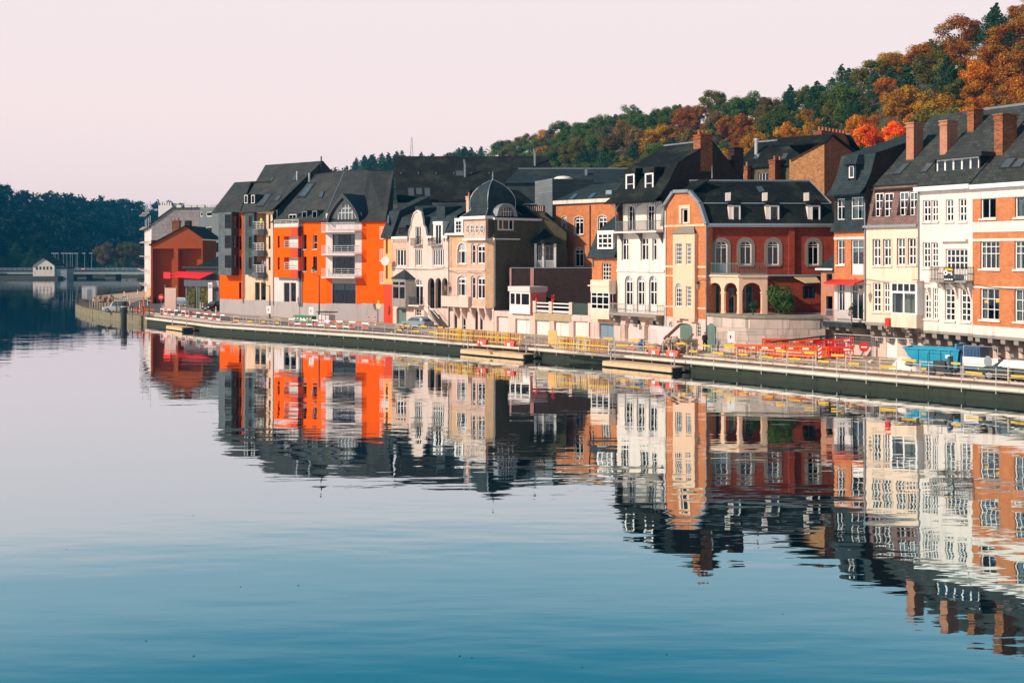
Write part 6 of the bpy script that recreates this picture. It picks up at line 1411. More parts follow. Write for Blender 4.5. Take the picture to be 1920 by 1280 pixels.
for k, (px, w) in enumerate(((218, 9), (231, 6), (244, 5), (253, 4))):
    p = AT(px, 500, 520); bt = empty('moored_boat', (p.x, 520, 0), 0, 'small white boat moored beyond the far bridge, %s from the left' % ('first', 'second', 'third', 'fourth')[k], 'boat', 'boats beyond the bridge')
    MB().ext([(-w/2, -1.2, .9), (w/2, -1.2, .9), (w/2-.5, -1.0, 0), (-w/2+.6, -1.0, 0)], (0, 2.4, 0)).obj('hull', WHITE, bt); MB().box(-w*.25, w*.25, -.8, .8, .9, 2.0).obj('cabin', WHITE, bt); MB().box(-w*.24, w*.24, -.83, -.802, 1.2, 1.7).obj('cabin_window', DARKM, bt)
    MB().tube([(0, 0, 2.0), (0, 0, 6.0)], .06, 5).obj('mast', STEEL, bt)
mt = empty('lattice_mast', AT(772, 300, 560), 0, 'thin lattice radio mast rising above the dark roof on the skyline', 'mast')
b = AT(772, 300, 560); mt.location = (b.x, 560, 34); H = CH+(HY-257)/F*560-34; mb = MB()
for sx, sy in ((-1,-1), (1,-1), (1,1), (-1,1)): mb.tube([(sx*1.6, sy*1.6, 0), (sx*.25, sy*.25, H)], .12, 4, .06)
for k in range(10):
    u, v = k/10, (k+1)/10; wu, wv = 1.6-1.35*u, 1.6-1.35*v
    mb.tube([(-wu, -wu, H*u), (wv, -wv, H*v)], .06, 4); mb.tube([(wu, -wu, H*u), (-wv, -wv, H*v)], .06, 4)
mb.obj('lattice', STEEL, mt)
# ================================================================== trees
def leaf_mat(name, use_obj=True, col=(.1,.1,.02)):
    m, N, L, P = _nodes(name); P.inputs['Roughness'].default_value = .75; P.inputs['Specular IOR Level'].default_value = .2
    g = N.new('ShaderNodeNewGeometry')
    if use_obj: oi = N.new('ShaderNodeObjectInfo'); base = oi.outputs['Color']
    else: rgb = N.new('ShaderNodeVertexColor'); rgb.layer_name = 'Col'; base = rgb.outputs['Color']
    hs = N.new('ShaderNodeHueSaturation'); L.new(base, hs.inputs['Color'])
    mr = N.new('ShaderNodeMapRange'); mr.inputs['To Min'].default_value = .72; mr.inputs['To Max'].default_value = 1.28; L.new(g.outputs['Random Per Island'], mr.inputs['Value']); L.new(mr.outputs[0], hs.inputs['Value'])
    mh = N.new('ShaderNodeMapRange'); mh.inputs['To Min'].default_value = .478; mh.inputs['To Max'].default_value = .525; L.new(g.outputs['Random Per Island'], mh.inputs['Value']); L.new(mh.outputs[0], hs.inputs['Hue'])
    t_ = N.new('ShaderNodeTexCoord'); nz = noise(N, L, t_.outputs['Object'], 5.5 if use_obj else .25, 3)
    h2 = N.new('ShaderNodeHueSaturation'); L.new(hs.outputs[0], h2.inputs['Color'])
    q1 = N.new('ShaderNodeMapRange'); q1.inputs['From Min'].default_value = .3; q1.inputs['From Max'].default_value = .7; q1.inputs['To Min'].default_value = .47; q1.inputs['To Max'].default_value = .54; L.new(nz, q1.inputs['Value']); L.new(q1.outputs[0], h2.inputs['Hue'])
    q2 = N.new('ShaderNodeMapRange'); q2.inputs['From Min'].default_value = .3; q2.inputs['From Max'].default_value = .7; q2.inputs['To Min'].default_value = .75; q2.inputs['To Max'].default_value = 1.3; L.new(nz, q2.inputs['Value']); L.new(q2.outputs[0], h2.inputs['Value']); hs = h2
    L.new(hs.outputs[0], P.inputs['Base Color'])
    tr = N.new('ShaderNodeBsdfTranslucent'); L.new(hs.outputs[0], tr.inputs[0]); ms = N.new('ShaderNodeMixShader'); ms.inputs[0].default_value = .28
    L.new(P.outputs[0], ms.inputs[1]); L.new(tr.outputs[0], ms.inputs[2]); L.new(ms.outputs[0], N['Material Output'].inputs['Surface']); return m
LEAFM = leaf_mat('autumn_leaves'); LEAFV = leaf_mat('wood_leaves', False); BARK = mat('bark', (.10, .07, .05), .95, .25, 3, .4, stain=.1)
def rnd_dir(rg):
    z = rg.uniform(-1, 1); a = rg.uniform(0, 6.283); r_ = math.sqrt(1-z*z); return Vector((r_*math.cos(a), r_*math.sin(a), z))
def leaf(mb, c, n, s, rg):
    a = n.orthogonal().normalized(); b = n.cross(a); w = rg.uniform(0, 6.28); u = a*math.cos(w)+b*math.sin(w); v = n.cross(u)
    mb.poly([c-u*s, c-v*s*.6, c+u*s, c+v*s*.6])
def crown_decid(seed, n=9000, h=1.0, s=.0148, lobes=16):
    """unit crown: about 1 tall, .9 wide, z from .22 to 1"""
    rg = random.Random(seed); mb = MB(); lb = []
    for k in range(lobes):
        d = rnd_dir(rg); t = rg.uniform(.35, 1)**.5; c = Vector((d.x*.30*t, d.y*.30*t, .60+d.z*.28*t)); lb.append((c, rg.uniform(.065, .135)))
    for k in range(n):
        c, r_ = rg.choice(lb); d = rnd_dir(rg); d.z = d.z*.85+.15; rr = r_*rg.uniform(.55, 1.08)
        nn = (d + rnd_dir(rg)*.7).normalized(); leaf(mb, c+d*rr, nn, s*rg.uniform(.6, 1.3), rg)
    return mb.mesh('crown', LEAFM)
def crown_pine(seed, n=5200, s=.0175):
    rg = random.Random(seed); mb = MB(); pads = []
    for k in range(15):
        z = .30+.68*k/14; w = .34*(1-((k/14)**1.6))*rg.uniform(.6, 1.2)+.05; a = rg.uniform(0, 6.28)
        for j in range(3): b = a+j*2.1+rg.uniform(-.5, .5); pads.append((Vector((math.cos(b)*w*.6, math.sin(b)*w*.6, z+rg.uniform(-.03, .03))), w*.55))
    for k in range(n):
        c, r_ = rg.choice(pads); d = rnd_dir(rg); p = c+Vector((d.x*r_, d.y*r_, d.z*r_*.45)); leaf(mb, p, (d+Vector((0, 0, .6))+rnd_dir(rg)*.5).normalized(), s*rg.uniform(.5, 1.2), rg)
    return mb.mesh('crown', LEAFM)
def trunk_mesh(seed, pine=False):
    rg = random.Random(seed); mb = MB(); top = .97 if pine else .62
    mb.tube([(0, 0, -.06), (.01, .005, .2), (rg.uniform(-.03, .03), .02, top*.7), (rg.uniform(-.03, .03), 0, top)], .028, 6, .006)
    if not pine:
        for k in range(5): a = rg.uniform(0, 6.28); z = rg.uniform(.25, .45); mb.tube([(0, 0, z), (math.cos(a)*.12, math.sin(a)*.12, z+.15), (math.cos(a)*.25, math.sin(a)*.25, z+.30)], .014, 5, .004)
    return mb.mesh('trunk', BARK)
DEC = [(crown_decid(s_, lobes=l_), trunk_mesh(s_)) for s_, l_ in ((1, 34), (2, 26), (3, 40), (4, 30), (5, 36), (6, 24), (7, 32), (8, 28))]
PIN = [(crown_pine(s_), trunk_mesh(s_, True)) for s_ in (11, 12, 13)]
COLS = {'green': (.095, .140, .024), 'dark': (.036, .085, .030), 'olive': (.150, .125, .018), 'gold': (.43, .17, .012), 'orange': (.56, .165, .008), 'fire': (.80, .105, .005), 'rust': (.34, .098, .012), 'brown': (.18, .105, .030), 'grey': (.16, .125, .075), 'far': (.006, .030, .030), 'far2': (.014, .036, .026)}  # the far kinds carry the blue of distant haze in their leaf colour
LAB = {'green': 'green leafy tree on the wooded hillside', 'dark': 'dark green pine on the wooded hillside', 'olive': 'olive green tree turning yellow on the hillside', 'gold': 'golden yellow autumn tree on the hillside', 'orange': 'orange autumn tree on the hillside', 'fire': 'bright red orange tree on the hillside', 'rust': 'rust brown autumn tree on the hillside', 'brown': 'brown thinning tree on the hillside', 'grey': 'pale grey brown tree on the hillside'}
# surveyed colour patches of the wood: px, py, rx, ry, kind mix
PATCH = [(1860, 110, 75, 75, ('rust', 'orange', 'rust')), (1850, 190, 90, 30, ('orange', 'gold', 'rust')), (1660, 225, 38, 55, ('fire', 'orange')), (1600, 215, 35, 35, ('orange', 'gold')), (1760, 170, 60, 50, ('gold', 'olive', 'gold')), (1540, 175, 70, 60, ('dark', 'dark', 'green')), (1650, 110, 60, 40, ('dark', 'olive', 'green')), (1740, 80, 50, 40, ('dark', 'olive')), (1400, 245, 45, 40, ('orange', 'gold', 'rust')), (1310, 210, 30, 25, ('rust', 'brown', 'rust')), (1420, 195, 60, 25, ('grey', 'brown', 'green')), (1170, 240, 45, 30, ('brown', 'green', 'grey')), (1040, 275, 60, 25, ('gold', 'olive', 'green', 'brown')), (1100, 290, 60, 20, ('green', 'dark', 'olive')), (1230, 260, 60, 30, ('green', 'dark', 'gold')), (960, 275, 50, 20, ('green', 'olive')), (880, 285, 40, 15, ('dark', 'green')), (1860, 20, 30, 25, ('dark', 'green')), (1480, 260, 40, 40, ('olive', 'gold', 'dark')), (1150, 215, 60, 18, ('dark', 'green', 'green')), (1240, 195, 60, 12, ('dark', 'green', 'grey')), (700, 300, 60, 20, ('dark',)), (640, 315, 30, 15, ('dark', 'grey'))]
ROOFL = [(560, 330), (735, 321), (740, 292), (1025, 292), (1055, 318), (1165, 318), (1190, 290), (1223, 274), (1290, 268), (1316, 270), (1380, 320), (1420, 264), (1535, 250), (1592, 250), (1640, 280), (1700, 245), (1780, 212), (1920, 198), (2300, 180)]
def kind_at(px, py, rg):
    best = None
    for (a, b, rx, ry, ks) in PATCH:
        d = ((px-a)/rx)**2+((py-b)/ry)**2
        if d < 1.25 and (best is None or d < best[0]): best = (d, ks)
    if best and rg.random() < .85: return rg.choice(best[1])
    if px > 1500: return rg.choice(('gold', 'olive', 'orange', 'dark', 'rust'))
    if px > 850: return rg.choice(('green', 'dark', 'green', 'olive', 'brown', 'green', 'olive', 'grey'))
    return 'dark'
rg = random.Random(21); cand = []
tries = 0
while tries < 16000:
    tries += 1; px = rg.uniform(570, 2060); t = rg.uniform(.05, 1.04); p = hill_pt(px, t)
    hgt = lerp_tab([(600, 14), (900, 10.5), (1300, 9.5), (1600, 9.5), (1900, 10)], px)*rg.uniform(.75, 1.2)
    pyt = HY-(p.z+hgt-CH)/p.y*F
    if pyt > lerp_tab(ROOFL, px)+6: continue
    if all((p-q[0]).length > .36*(hgt+q[1]) for q in cand): cand.append((p, hgt, px, pyt))
cand.sort(key=lambda q: -q[1]/q[0].y)
cone_trunk = None
def plant(p, hgt, kind, rg, lab, group='trees on the wooded hillside', wide=1.0):
    pine = kind == 'dark'
    cm, tm = rg.choice(PIN if pine else DEC); nm = 'pine_tree' if pine else 'tree'
    o = empty(nm, p, rg.uniform(0, 6.28), lab, 'tree', group)
    w = hgt*(rg.uniform(1.0, 1.3) if not pine else rg.uniform(.8, 1.1))*wide; o.scale = (w, w*rg.uniform(.85, 1.15), hgt)
    t = bpy.data.objects.new('trunk', tm); COL.objects.link(t); t.parent = o
    c = bpy.data.objects.new('crown', cm); COL.objects.link(c); c.parent = o
    k = COLS[kind]; j = rg.uniform(.75, 1.25); c.color = (k[0]*j*rg.uniform(.9, 1.1), k[1]*j, k[2]*j, 1); return o
LMK = ((735, 'the orange roofs'), (950, 'the long dark roof'), (1050, 'the grey hall'), (1170, 'the rear brick house'), (1300, 'the white balcony house'), (1390, 'the red brick wing'), (1600, 'the rear slate house'), (1720, 'the slate topped house'), (1830, 'the white house'), (9999, 'the rightmost house'))
ORD = 'first second third fourth fifth sixth seventh eighth ninth tenth eleventh twelfth thirteenth fourteenth fifteenth sixteenth seventeenth eighteenth nineteenth twentieth'.split()+['twenty-%s' % w for w in 'first second third fourth fifth sixth seventh eighth ninth'.split()]
KND = {'green': 'green leafy tree', 'dark': 'dark green pine', 'olive': 'yellowing olive green tree', 'gold': 'golden yellow tree', 'orange': 'orange autumn tree', 'fire': 'fiery red orange tree', 'rust': 'rust brown tree', 'brown': 'thinning brown tree', 'grey': 'pale brown tree'}
def name_trees(lst):                              # lst of (object, kind, px, py)
    by = {}
    for o, k, px, py in lst:
        lm = next(n for e, n in LMK if px < e); sk = lerp_tab(SKYL, px); rf_ = lerp_tab(ROOFL, px); u = (py-sk)/max(20, rf_-sk)
        row = 'on the skyline above' if u < .22 else 'high on the hillside above' if u < .5 else 'half way up behind' if u < .78 else 'just behind'
        by.setdefault('%s %s %s' % (KND[k], row, lm), []).append((px, o))
    for lab, os_ in by.items():
        os_.sort(key=lambda q: q[0])
        for i, (px, o) in enumerate(os_): o['label'] = lab if len(os_) == 1 else lab+', '+(ORD[i] if i < len(ORD) else 'last')+' from left'
TREES = []
for p, hgt, px, py in cand[:270]:
    k = kind_at(px, py+14, rg); TREES.append((plant(p-Vector((0, 0, .8)), hgt, k, rg, LAB[k]), k, px, py))
# the remaining, smaller and farther trees read as one wood
def wood(name, items, label, n=220, ls=.045):
    mb = MB(); cols = []
    for p, hgt, kind in items:
        c = COLS[kind]; j = rg.uniform(.75, 1.25); lb = []
        for q in range(9): d = rnd_dir(rg); lb.append((p+Vector((d.x*.3*hgt, d.y*.3*hgt, hgt*(.58+d.z*.28))), hgt*rg.uniform(.12, .22)))
        for q in range(n):
            c0, r_ = rg.choice(lb); d = rnd_dir(rg); leaf(mb, c0+d*r_*rg.uniform(.6, 1.05), (d+rnd_dir(rg)*.6).normalized(), hgt*ls*rg.uniform(.6, 1.3), rg); cols.append((c[0]*j, c[1]*j, c[2]*j, 1))
    me = mb.mesh(name, LEAFV); at = me.color_attributes.new('Col', 'FLOAT_COLOR', 'CORNER')
    fl = [];  [fl.extend(c*4) for c in cols]; at.data.foreach_set('color', fl)
    o = bpy.data.objects.new(name, me); COL.objects.link(o); tag(o, label, 'wood', kind='stuff'); return o
rest = [(p-Vector((0, 0, .8)), h_, kind_at(px, py+10, rg)) for p, h_, px, py in cand[270:]]
under = []
for k in range(520):
    px = rg.uniform(620, 2050); t = rg.uniform(.1, 1.0); p = hill_pt(px, t); under.append((p-Vector((0, 0, 1.0)), rg.uniform(3.5, 6), rg.choice(('olive', 'brown', 'green', 'gold'))))
wood('hillside_wood', rest+under, 'smaller far trees and undergrowth filling the wooded hillside', 130)
print('trees', len(cand))
far = []
for k in range(1700):
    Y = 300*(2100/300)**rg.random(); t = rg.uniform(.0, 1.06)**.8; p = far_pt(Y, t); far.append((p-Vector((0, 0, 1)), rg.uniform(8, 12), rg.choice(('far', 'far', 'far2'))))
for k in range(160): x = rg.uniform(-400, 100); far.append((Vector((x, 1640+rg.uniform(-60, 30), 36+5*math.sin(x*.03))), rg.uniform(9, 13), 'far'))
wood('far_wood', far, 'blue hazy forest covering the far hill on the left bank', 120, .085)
# round trees by the far bridge
for k, (px, Y, hgt, kd, lab) in enumerate(((199, 500, 15.5, 'brown', 'round reddish brown tree left of the pair beyond the far bridge'), (218, 530, 12, 'dark', 'dark slim tree between the round trees beyond the far bridge'), (237, 520, 16.5, 'olive', 'tall yellowish tree beyond the far bridge'), (262, 530, 16, 'brown', 'brown tree beyond the far bridge next to the pale block'))):
    p = AT(px, 505, Y); plant(Vector((p.x, Y, .3)), hgt, kd, rg, lab, None, .85)
for k, (px, hgt) in enumerate(((128, 6), (112, 7), (78, 9), (60, 12), (30, 14))): p = AT(px, 505, 478+k*6); plant(Vector((p.x, 478+k*6, .5)), hgt, 'dark', rg, 'dark tree on the far bank by the bridge house, %s from the bridge' % ('first second third fourth fifth'.split()[k]), 'trees by the bridge house')
tag(MB().box(-185, -150, 489, 700, -2, .6).obj('river_island', mat('island_grass', (.05, .06, .03), .95)), kind='structure')
# pines on the skyline behind the orange roof
for k, (px, py, Y) in enumerate(((627, 316, 640), (668, 296, 620), (683, 293, 600), (700, 290, 590), (716, 288, 600), (728, 287, 590), (860, 278, 560), (872, 276, 540), (883, 277, 560), (754, 283, 620), (790, 286, 620), (690, 305, 560), (650, 312, 600), (712, 305, 560))):
    top = AT(px, py, Y); hgt = 15; TREES.append((plant(Vector((top.x, Y, top.z-hgt)), hgt, 'dark', rg, LAB['dark'], wide=.8), 'dark', px, py))
name_trees(TREES)
# garden shrubs on the terrace
def bush(name, loc, w, hgt, col, lab, cat, n=1500, s=.10):
    rg2 = random.Random(int(w*100)); mb = MB(); lb = [(Vector((rg2.uniform(-.3, .3)*w, rg2.uniform(-.25, .25)*w, hgt*rg2.uniform(.25, .8))), w*rg2.uniform(.2, .32)) for _ in range(10)]
    for k in range(n): c0, r_ = rg2.choice(lb); d = rnd_dir(rg2); leaf(mb, c0+d*r_*rg2.uniform(.7, 1.05), (d+rnd_dir(rg2)*.6).normalized(), s*rg2.uniform(.6, 1.3), rg2)
    o = empty(name, loc, 0, lab, cat); f_ = mb.obj('foliage', LEAFM, o); f_.color = (*col, 1); MB().tube([(0, 0, 0), (0, 0, hgt*.6)], .06, 6).obj('stem', BARK, o); return o
zt_ = QZ+RW.Z(589, 1400, -2.6)
p = AT(1460, 560, 98.6); bush('shrub', (p.x, 98.6, ztop-.04), 2.7, 2.9, (.060, .105, .026), 'large dark green shrub on the stone terrace beside the arcade', 'shrub', 2600, .11)
p = AT(1412, 570, 97.9); bush('potted_shrub', (p.x, 97.9, ztop-.04), .9, 1.5, (.035, .075, .03), 'small clipped green shrub in front of the terrace arcade', 'shrub', 700, .07)
# ================================================================== the works on the quay
def pxof(p): return CX+F*p[0]/p[1]
_fine = {}
def along(px0, px1, d, step=.25):
    if d not in _fine: _fine[d] = subdiv(offs(subdiv(EDGE[:10], .5), d), step)
    return [p for p in reversed(_fine[d]) if px0 <= pxof(p) <= px1]
def resample(pl, step):
    out = [Vector(pl[0])]; acc = 0
    for a, b in zip(pl, pl[1:]):
        acc += (Vector(b)-Vector(a)).length
        if acc >= step: out.append(Vector(b)); acc = 0
    return out
def rz_at(px): return lerp_tab([(300, -.85), (420, -.70), (700, -.70), (900, -.80), (1200, -.82), (1600, -.80), (1900, -.79)], px)
def thing(name, px, gy, label, cat, group=None, rz=None, z=QZ):
    p = G(px, gy, z); return empty(name, p, rz_at(px) if rz is None else rz, label, cat, group)
# ---- steel post rails on the quay edge, one thing per stretch
POST = mat('pale_steel_post', (.55, .53, .50), .45, .1, 5, .02, metal=.3)
for px0, px1, lab in ((432, 585, 'thin steel post railing on quay edge before the grey oriel wing'), (590, 735, 'thin steel post railing on quay edge before the orange building'), (740, 880, 'thin steel post railing on quay edge before the pink house'), (885, 1005, 'thin steel post railing on quay edge behind the left pontoon'), (1010, 1148, 'thin steel post railing on quay edge before the garages'), (1152, 1290, 'thin steel post railing on quay edge behind the right pontoon'), (1294, 1560, 'thin steel post railing on quay edge before the stone terrace'), (1565, 1960, 'thin steel post railing on quay edge before the skip')):
    pl = along(px0, px1, -.28)
    if len(pl) < 3: continue
    ps = resample(pl, 2.05); o = empty('edge_railing', (ps[0].x, ps[0].y, .55), 0, lab, 'railing', 'railings on the quay edge'); B0 = ps[0]
    me = MB().tube([(0, 0, -.1), (0, 0, 1.62)], .032, 6).mesh('post', POST)
    for p in ps:
        q = bpy.data.objects.new('post', me); COL.objects.link(q); q.parent = o; q.location = (p.x-B0.x, p.y-B0.y, random.uniform(-.05, .05)); q.rotation_euler = (random.uniform(-.03, .03), random.uniform(-.03, .03), 0)
    MB().tube([(p.x-B0.x, p.y-B0.y, 1.05) for p in ps], .012, 4).obj('wire', POST, o); MB().tube([(p.x-B0.x, p.y-B0.y, 1.5) for p in ps], .012, 4).obj('wire', POST, o)
# ---- yellow and pale plank barriers behind it
PALE = mat('pale_plank', (.58, .48, .36), .8, .15, 4, .1, stain=.15)
REDW = mat('faded_red_plank', (.62, .10, .07), .7, .12, 4, .05, stain=.1)
def plank_rail(px0, px1, d, lab, cA, cB, hs=(.45, .98), seg=1.25, skip=.12):
    ps = resample(along(px0, px1, d), seg)
    if len(ps) < 3: return
    B0 = ps[0]; o = empty('plank_barrier', (B0.x, B0.y, QZ), 0, lab, 'barrier', 'plank barriers along the works')
    for i, (a, b) in enumerate(zip(ps, ps[1:])):
        a = a-B0; b = b-B0
        if i % 2 == 0: MB().box(a.x-.04, a.x+.04, a.y-.04, a.y+.04, 0, hs[-1]+.08).obj('stake', PALE, o)
        for j, h_ in enumerate(hs):
            if random.random() < skip: continue
            e = random.uniform(-.03, .03); m = cA if (i+j) % 2 == 0 else cB
            n = Vector((-(b-a).y, (b-a).x)).normalized()*.02; hh = .075 if m is cA or cA is REDW else .03; u0, u1 = (.12+random.uniform(-.1, .1), .85+random.uniform(-.12, .12)) if hh > .05 and cA is not REDW else (0, 1); A_ = a+(b-a)*u0; D_ = (b-a)*(u1-u0)
            MB().ext([(A_.x-n.x, A_.y-n.y, h_+e-hh), (A_.x+n.x, A_.y+n.y, h_+e-hh), (A_.x+n.x, A_.y+n.y, h_+e+hh), (A_.x-n.x, A_.y-n.y, h_+e+hh)], (D_.x, D_.y, random.uniform(-.04, .04))).obj('plank', m, o)
    return o
REDW = mat('faded_red_plank', (.62, .10, .07), .7, .12, 4, .05, stain=.1)
plank_rail(300, 432, 1.5, 'red and white plank barrier by the tip of the quay', REDW, WHITE); plank_rail(436, 535, 1.6, 'yellow and pale plank barrier before the grey oriel wing', YELP, PALE); plank_rail(540, 700, 1.5, 'red and white plank barrier before the orange building', REDW, WHITE, seg=.9)
plank_rail(740, 880, 1.6, 'yellow plank barrier before the pink house', YELP, PALE); plank_rail(1050, 1235, 1.9, 'long yellow plank barrier before the garages and oriel house', YELP, PALE, seg=1.5); plank_rail(1240, 1420, 1.7, 'yellow plank barrier before the rubble heap', YELP, DARKM, seg=1.1)
plank_rail(1425, 1640, 1.7, 'yellow and dark plank barrier before the orange plastic barriers', YELP, PALE, seg=1.25); plank_rail(1645, 1960, 1.7, 'yellow plank barrier before the skip and car', YELP, PALE, seg=1.35)
# second row, further in
plank_rail(1240, 1640, 3.6, 'inner yellow plank barrier behind the first, before the terrace', YELP, WOOD, hs=(.9,), seg=1.4, skip=.4)
# ---- yellow slatted panels leaning in a row
YWD = mat('yellow_slat_wood', (.62, .34, .07), .75, .2, 4, .1, stain=.2); OWD = mat('orange_slat_wood', (.46, .19, .05), .75, .2, 4, .1, stain=.2)
def slat_panel(px, gy, m, lab, n=11, w=2.2, h_=1.15, tilt=.08):
    o = thing('slatted_fence_panel', px, gy, lab, 'fence panel', 'slatted yellow panels'); o.rotation_euler = (-tilt, 0, rz_at(px))
    mes = [MB().box(-.04, .04, -.02, .02, 0, h_).mesh('slat', q_) for q_ in (m, WOODD, PALE, m)]
    for k in range(n): q = bpy.data.objects.new('slat', random.choice(mes)); COL.objects.link(q); q.parent = o; q.location = (-w/2+.06+(w-.12)*k/(n-1), 0, random.uniform(-.02, .03))
    for z in (.18, .62, h_-.12): MB().box(-w/2, w/2, -.05, -.022, z-.05, z+.05).obj('batten', m if z != .62 else YELP, o)
ordn = 'first second third fourth fifth sixth seventh eighth ninth tenth'.split()
for k, px in enumerate((828, 850, 873, 896, 918, 940, 963)): slat_panel(px, 637+k*1.65, YWD if k % 3 else OWD, 'yellow slatted panel before dome house, %s counting from the stair' % ordn[k], n=9+k % 3)
for k, px in enumerate((1055, 1078, 1101, 1124)): slat_panel(px, 656+k*2.0, OWD if k % 2 else YWD, 'orange yellow slatted panel before garages, %s counting from the left' % ordn[k])
o = thing('orange_board', 1036, 650, 'square orange board standing between the slatted panels', 'board'); MB().box(-.55, .55, -.03, .03, .25, 1.5).obj('panel', mat('orange_board', (.78, .36, .12), .7), o); MB().box(-.5, -.42, .03, .1, 0, 1.4).obj('leg', WOOD, o); MB().box(.42, .5, .03, .1, 0, 1.4).obj('leg', WOOD, o)
# ---- orange plastic barriers
OPL = mat('orange_plastic', (.88, .13, .02), .45, .06, 3, .03, stain=.06); RPL = mat('red_plastic', (.72, .03, .02), .45, .06, 3, .03, stain=.06)
def plastic(px, gy, m, lab, z=0, rz=None, tilt=(0, 0), w=2.0):
    o = thing('plastic_barrier', px, gy, lab, 'barrier', 'orange plastic barriers'); o.location.z += z; o.rotation_euler = (tilt[0], tilt[1], (rz_at(px) if rz is None else rz))
    mb = MB().box(-w/2, w/2, -.05, .05, .84, 1.0).box(-w/2, w/2, -.05, .05, .12, .26).box(-w/2, w/2, -.045, .045, .62, .70)
    n = 9
    for k in range(n): x = -w/2+.05+(w-.1)*k/(n-1); mb.box(x-.045, x+.045, -.04, .04, .26, .84)
    mb.obj('lattice', m, o)
    for x in (-.65, .65): MB().box(x-.12, x+.12, -.3, .3, 0, .12).obj('foot', DARKM if x < 0 else m, o)
    for k, x in enumerate((-.45, .45)): MB().box(x-.25, x+.25, -.058, -.046, .70, .84).obj('reflective_strip', WHITE if k else REDP, o)
L9 = 'first second third fourth fifth sixth seventh eighth ninth'.split()
for k, px in enumerate((1400, 1424, 1448, 1474, 1500, 1527, 1553, 1577)): plastic(px, 668.5+k*.6, OPL if k != 7 else RPL, 'orange plastic barrier in the front row, %s counting from the stone terrace door' % L9[k], rz=rz_at(px)+.55+random.uniform(-.12, .12))
for k, px in enumerate((1450, 1482, 1515, 1548)): plastic(px, 666.4+k*.5, OPL if k < 3 else RPL, 'orange plastic barrier stacked high behind the front row, %s from the left' % L9[k], z=.42, rz=.0+random.uniform(-.12, .12), tilt=(.1, random.uniform(-.06, .06)))
plastic(1580, 669, RPL, 'red plastic barrier leaning tilted at the right end of the stack', z=.55, rz=-.1, tilt=(.1, -.16))
# poles lying on them
o = thing('long_pipe', 1540, 668, 'long dark pipe lying sloping across the orange barriers', 'pipe', rz=0); MB().tube([(-4.2, -.2, 1.2), (2.2, -.2, 1.9)], .07, 6).obj('tube', DARKM, o)
def beacon(px, gy, lab, h_=1.0, w=.26):
    o = thing('striped_beacon', px, gy, lab, 'beacon', 'striped warning beacons', rz=-.2); MB().box(-w/2, w/2, -.03, .03, .15, .15+h_).obj('board', WHITE, o); MB().box(-.35, .35, -.2, .2, 0, .14).obj('base', DARKM, o)
    for k in range(3): z = .25+k*h_/3.2; MB().ext([(-w/2+.01, -.036, z), (w/2-.01, -.036, z+.18), (w/2-.01, -.036, z+.34), (-w/2+.01, -.036, z+.16)], (0, .004, 0)).obj('stripe', REDP, o)
for a in ((1537, 675, 'red and white striped beacon before the orange plastic barriers'), (691, 612, 'left of two striped beacons before the orange building'), (703, 612, 'right of two striped beacons before the orange building'), (307, 590, 'striped beacon before the pink hoarding'), (233, 557, 'striped beacon on the road bend at the tip')): beacon(*a)
# ---- signs on posts
def post_sign(px, gy, lab, kind, h_=2.2, r_=.32):
    o = thing('road_sign', px, gy, lab, 'sign', rz=-.25); MB().tube([(0, 0, 0), (0, 0, h_)], .03, 6).obj('post', STEEL, o)
    if kind == 'disc':
        MB().ext([(r_*math.cos(k*math.pi/8), -.05, h_-r_+r_*math.sin(k*math.pi/8)) for k in range(16)], (0, .02, 0)).obj('disc', REDP, o)
        MB().box(-r_*.6, r_*.6, -.06, -.052, h_-r_-.05, h_-r_+.05).obj('bar', WHITE, o)
    elif kind == 'white': MB().ext([(r_*math.cos(k*math.pi/8), -.05, h_-r_+r_*math.sin(k*math.pi/8)) for k in range(16)], (0, .02, 0)).obj('disc', mat('cream_sign', (.75, .62, .42), .6), o); MB().box(-.12, .12, -.1, .1, h_, h_+.3).obj('warning_lamp', YELP, o)
    elif kind == 'board': MB().box(-.3, .3, -.06, -.03, h_-.95, h_).obj('board', WHITE, o); MB().box(-.1, .0, -.068, -.061, h_-.6, h_-.35).obj('mark', DARKM, o)
post_sign(1620, 677, 'round red sign with white bar on a thin post by the cream house', 'disc', 1.5, .38); post_sign(1371, 668, 'white notice board on a post before the stone terrace', 'board', 2.1); post_sign(710, 606, 'round cream sign with yellow warning lamp by the orange building', 'white', 2.5, .36); post_sign(302, 574, 'red no entry sign beside the dark parked car', 'disc', 2.0, .5); post_sign(504, 607, 'white and pink notice on a post before the cream loggias', 'board', 2.2); post_sign(584, 612, 'white notice hung before the green crates', 'board', 2.3)
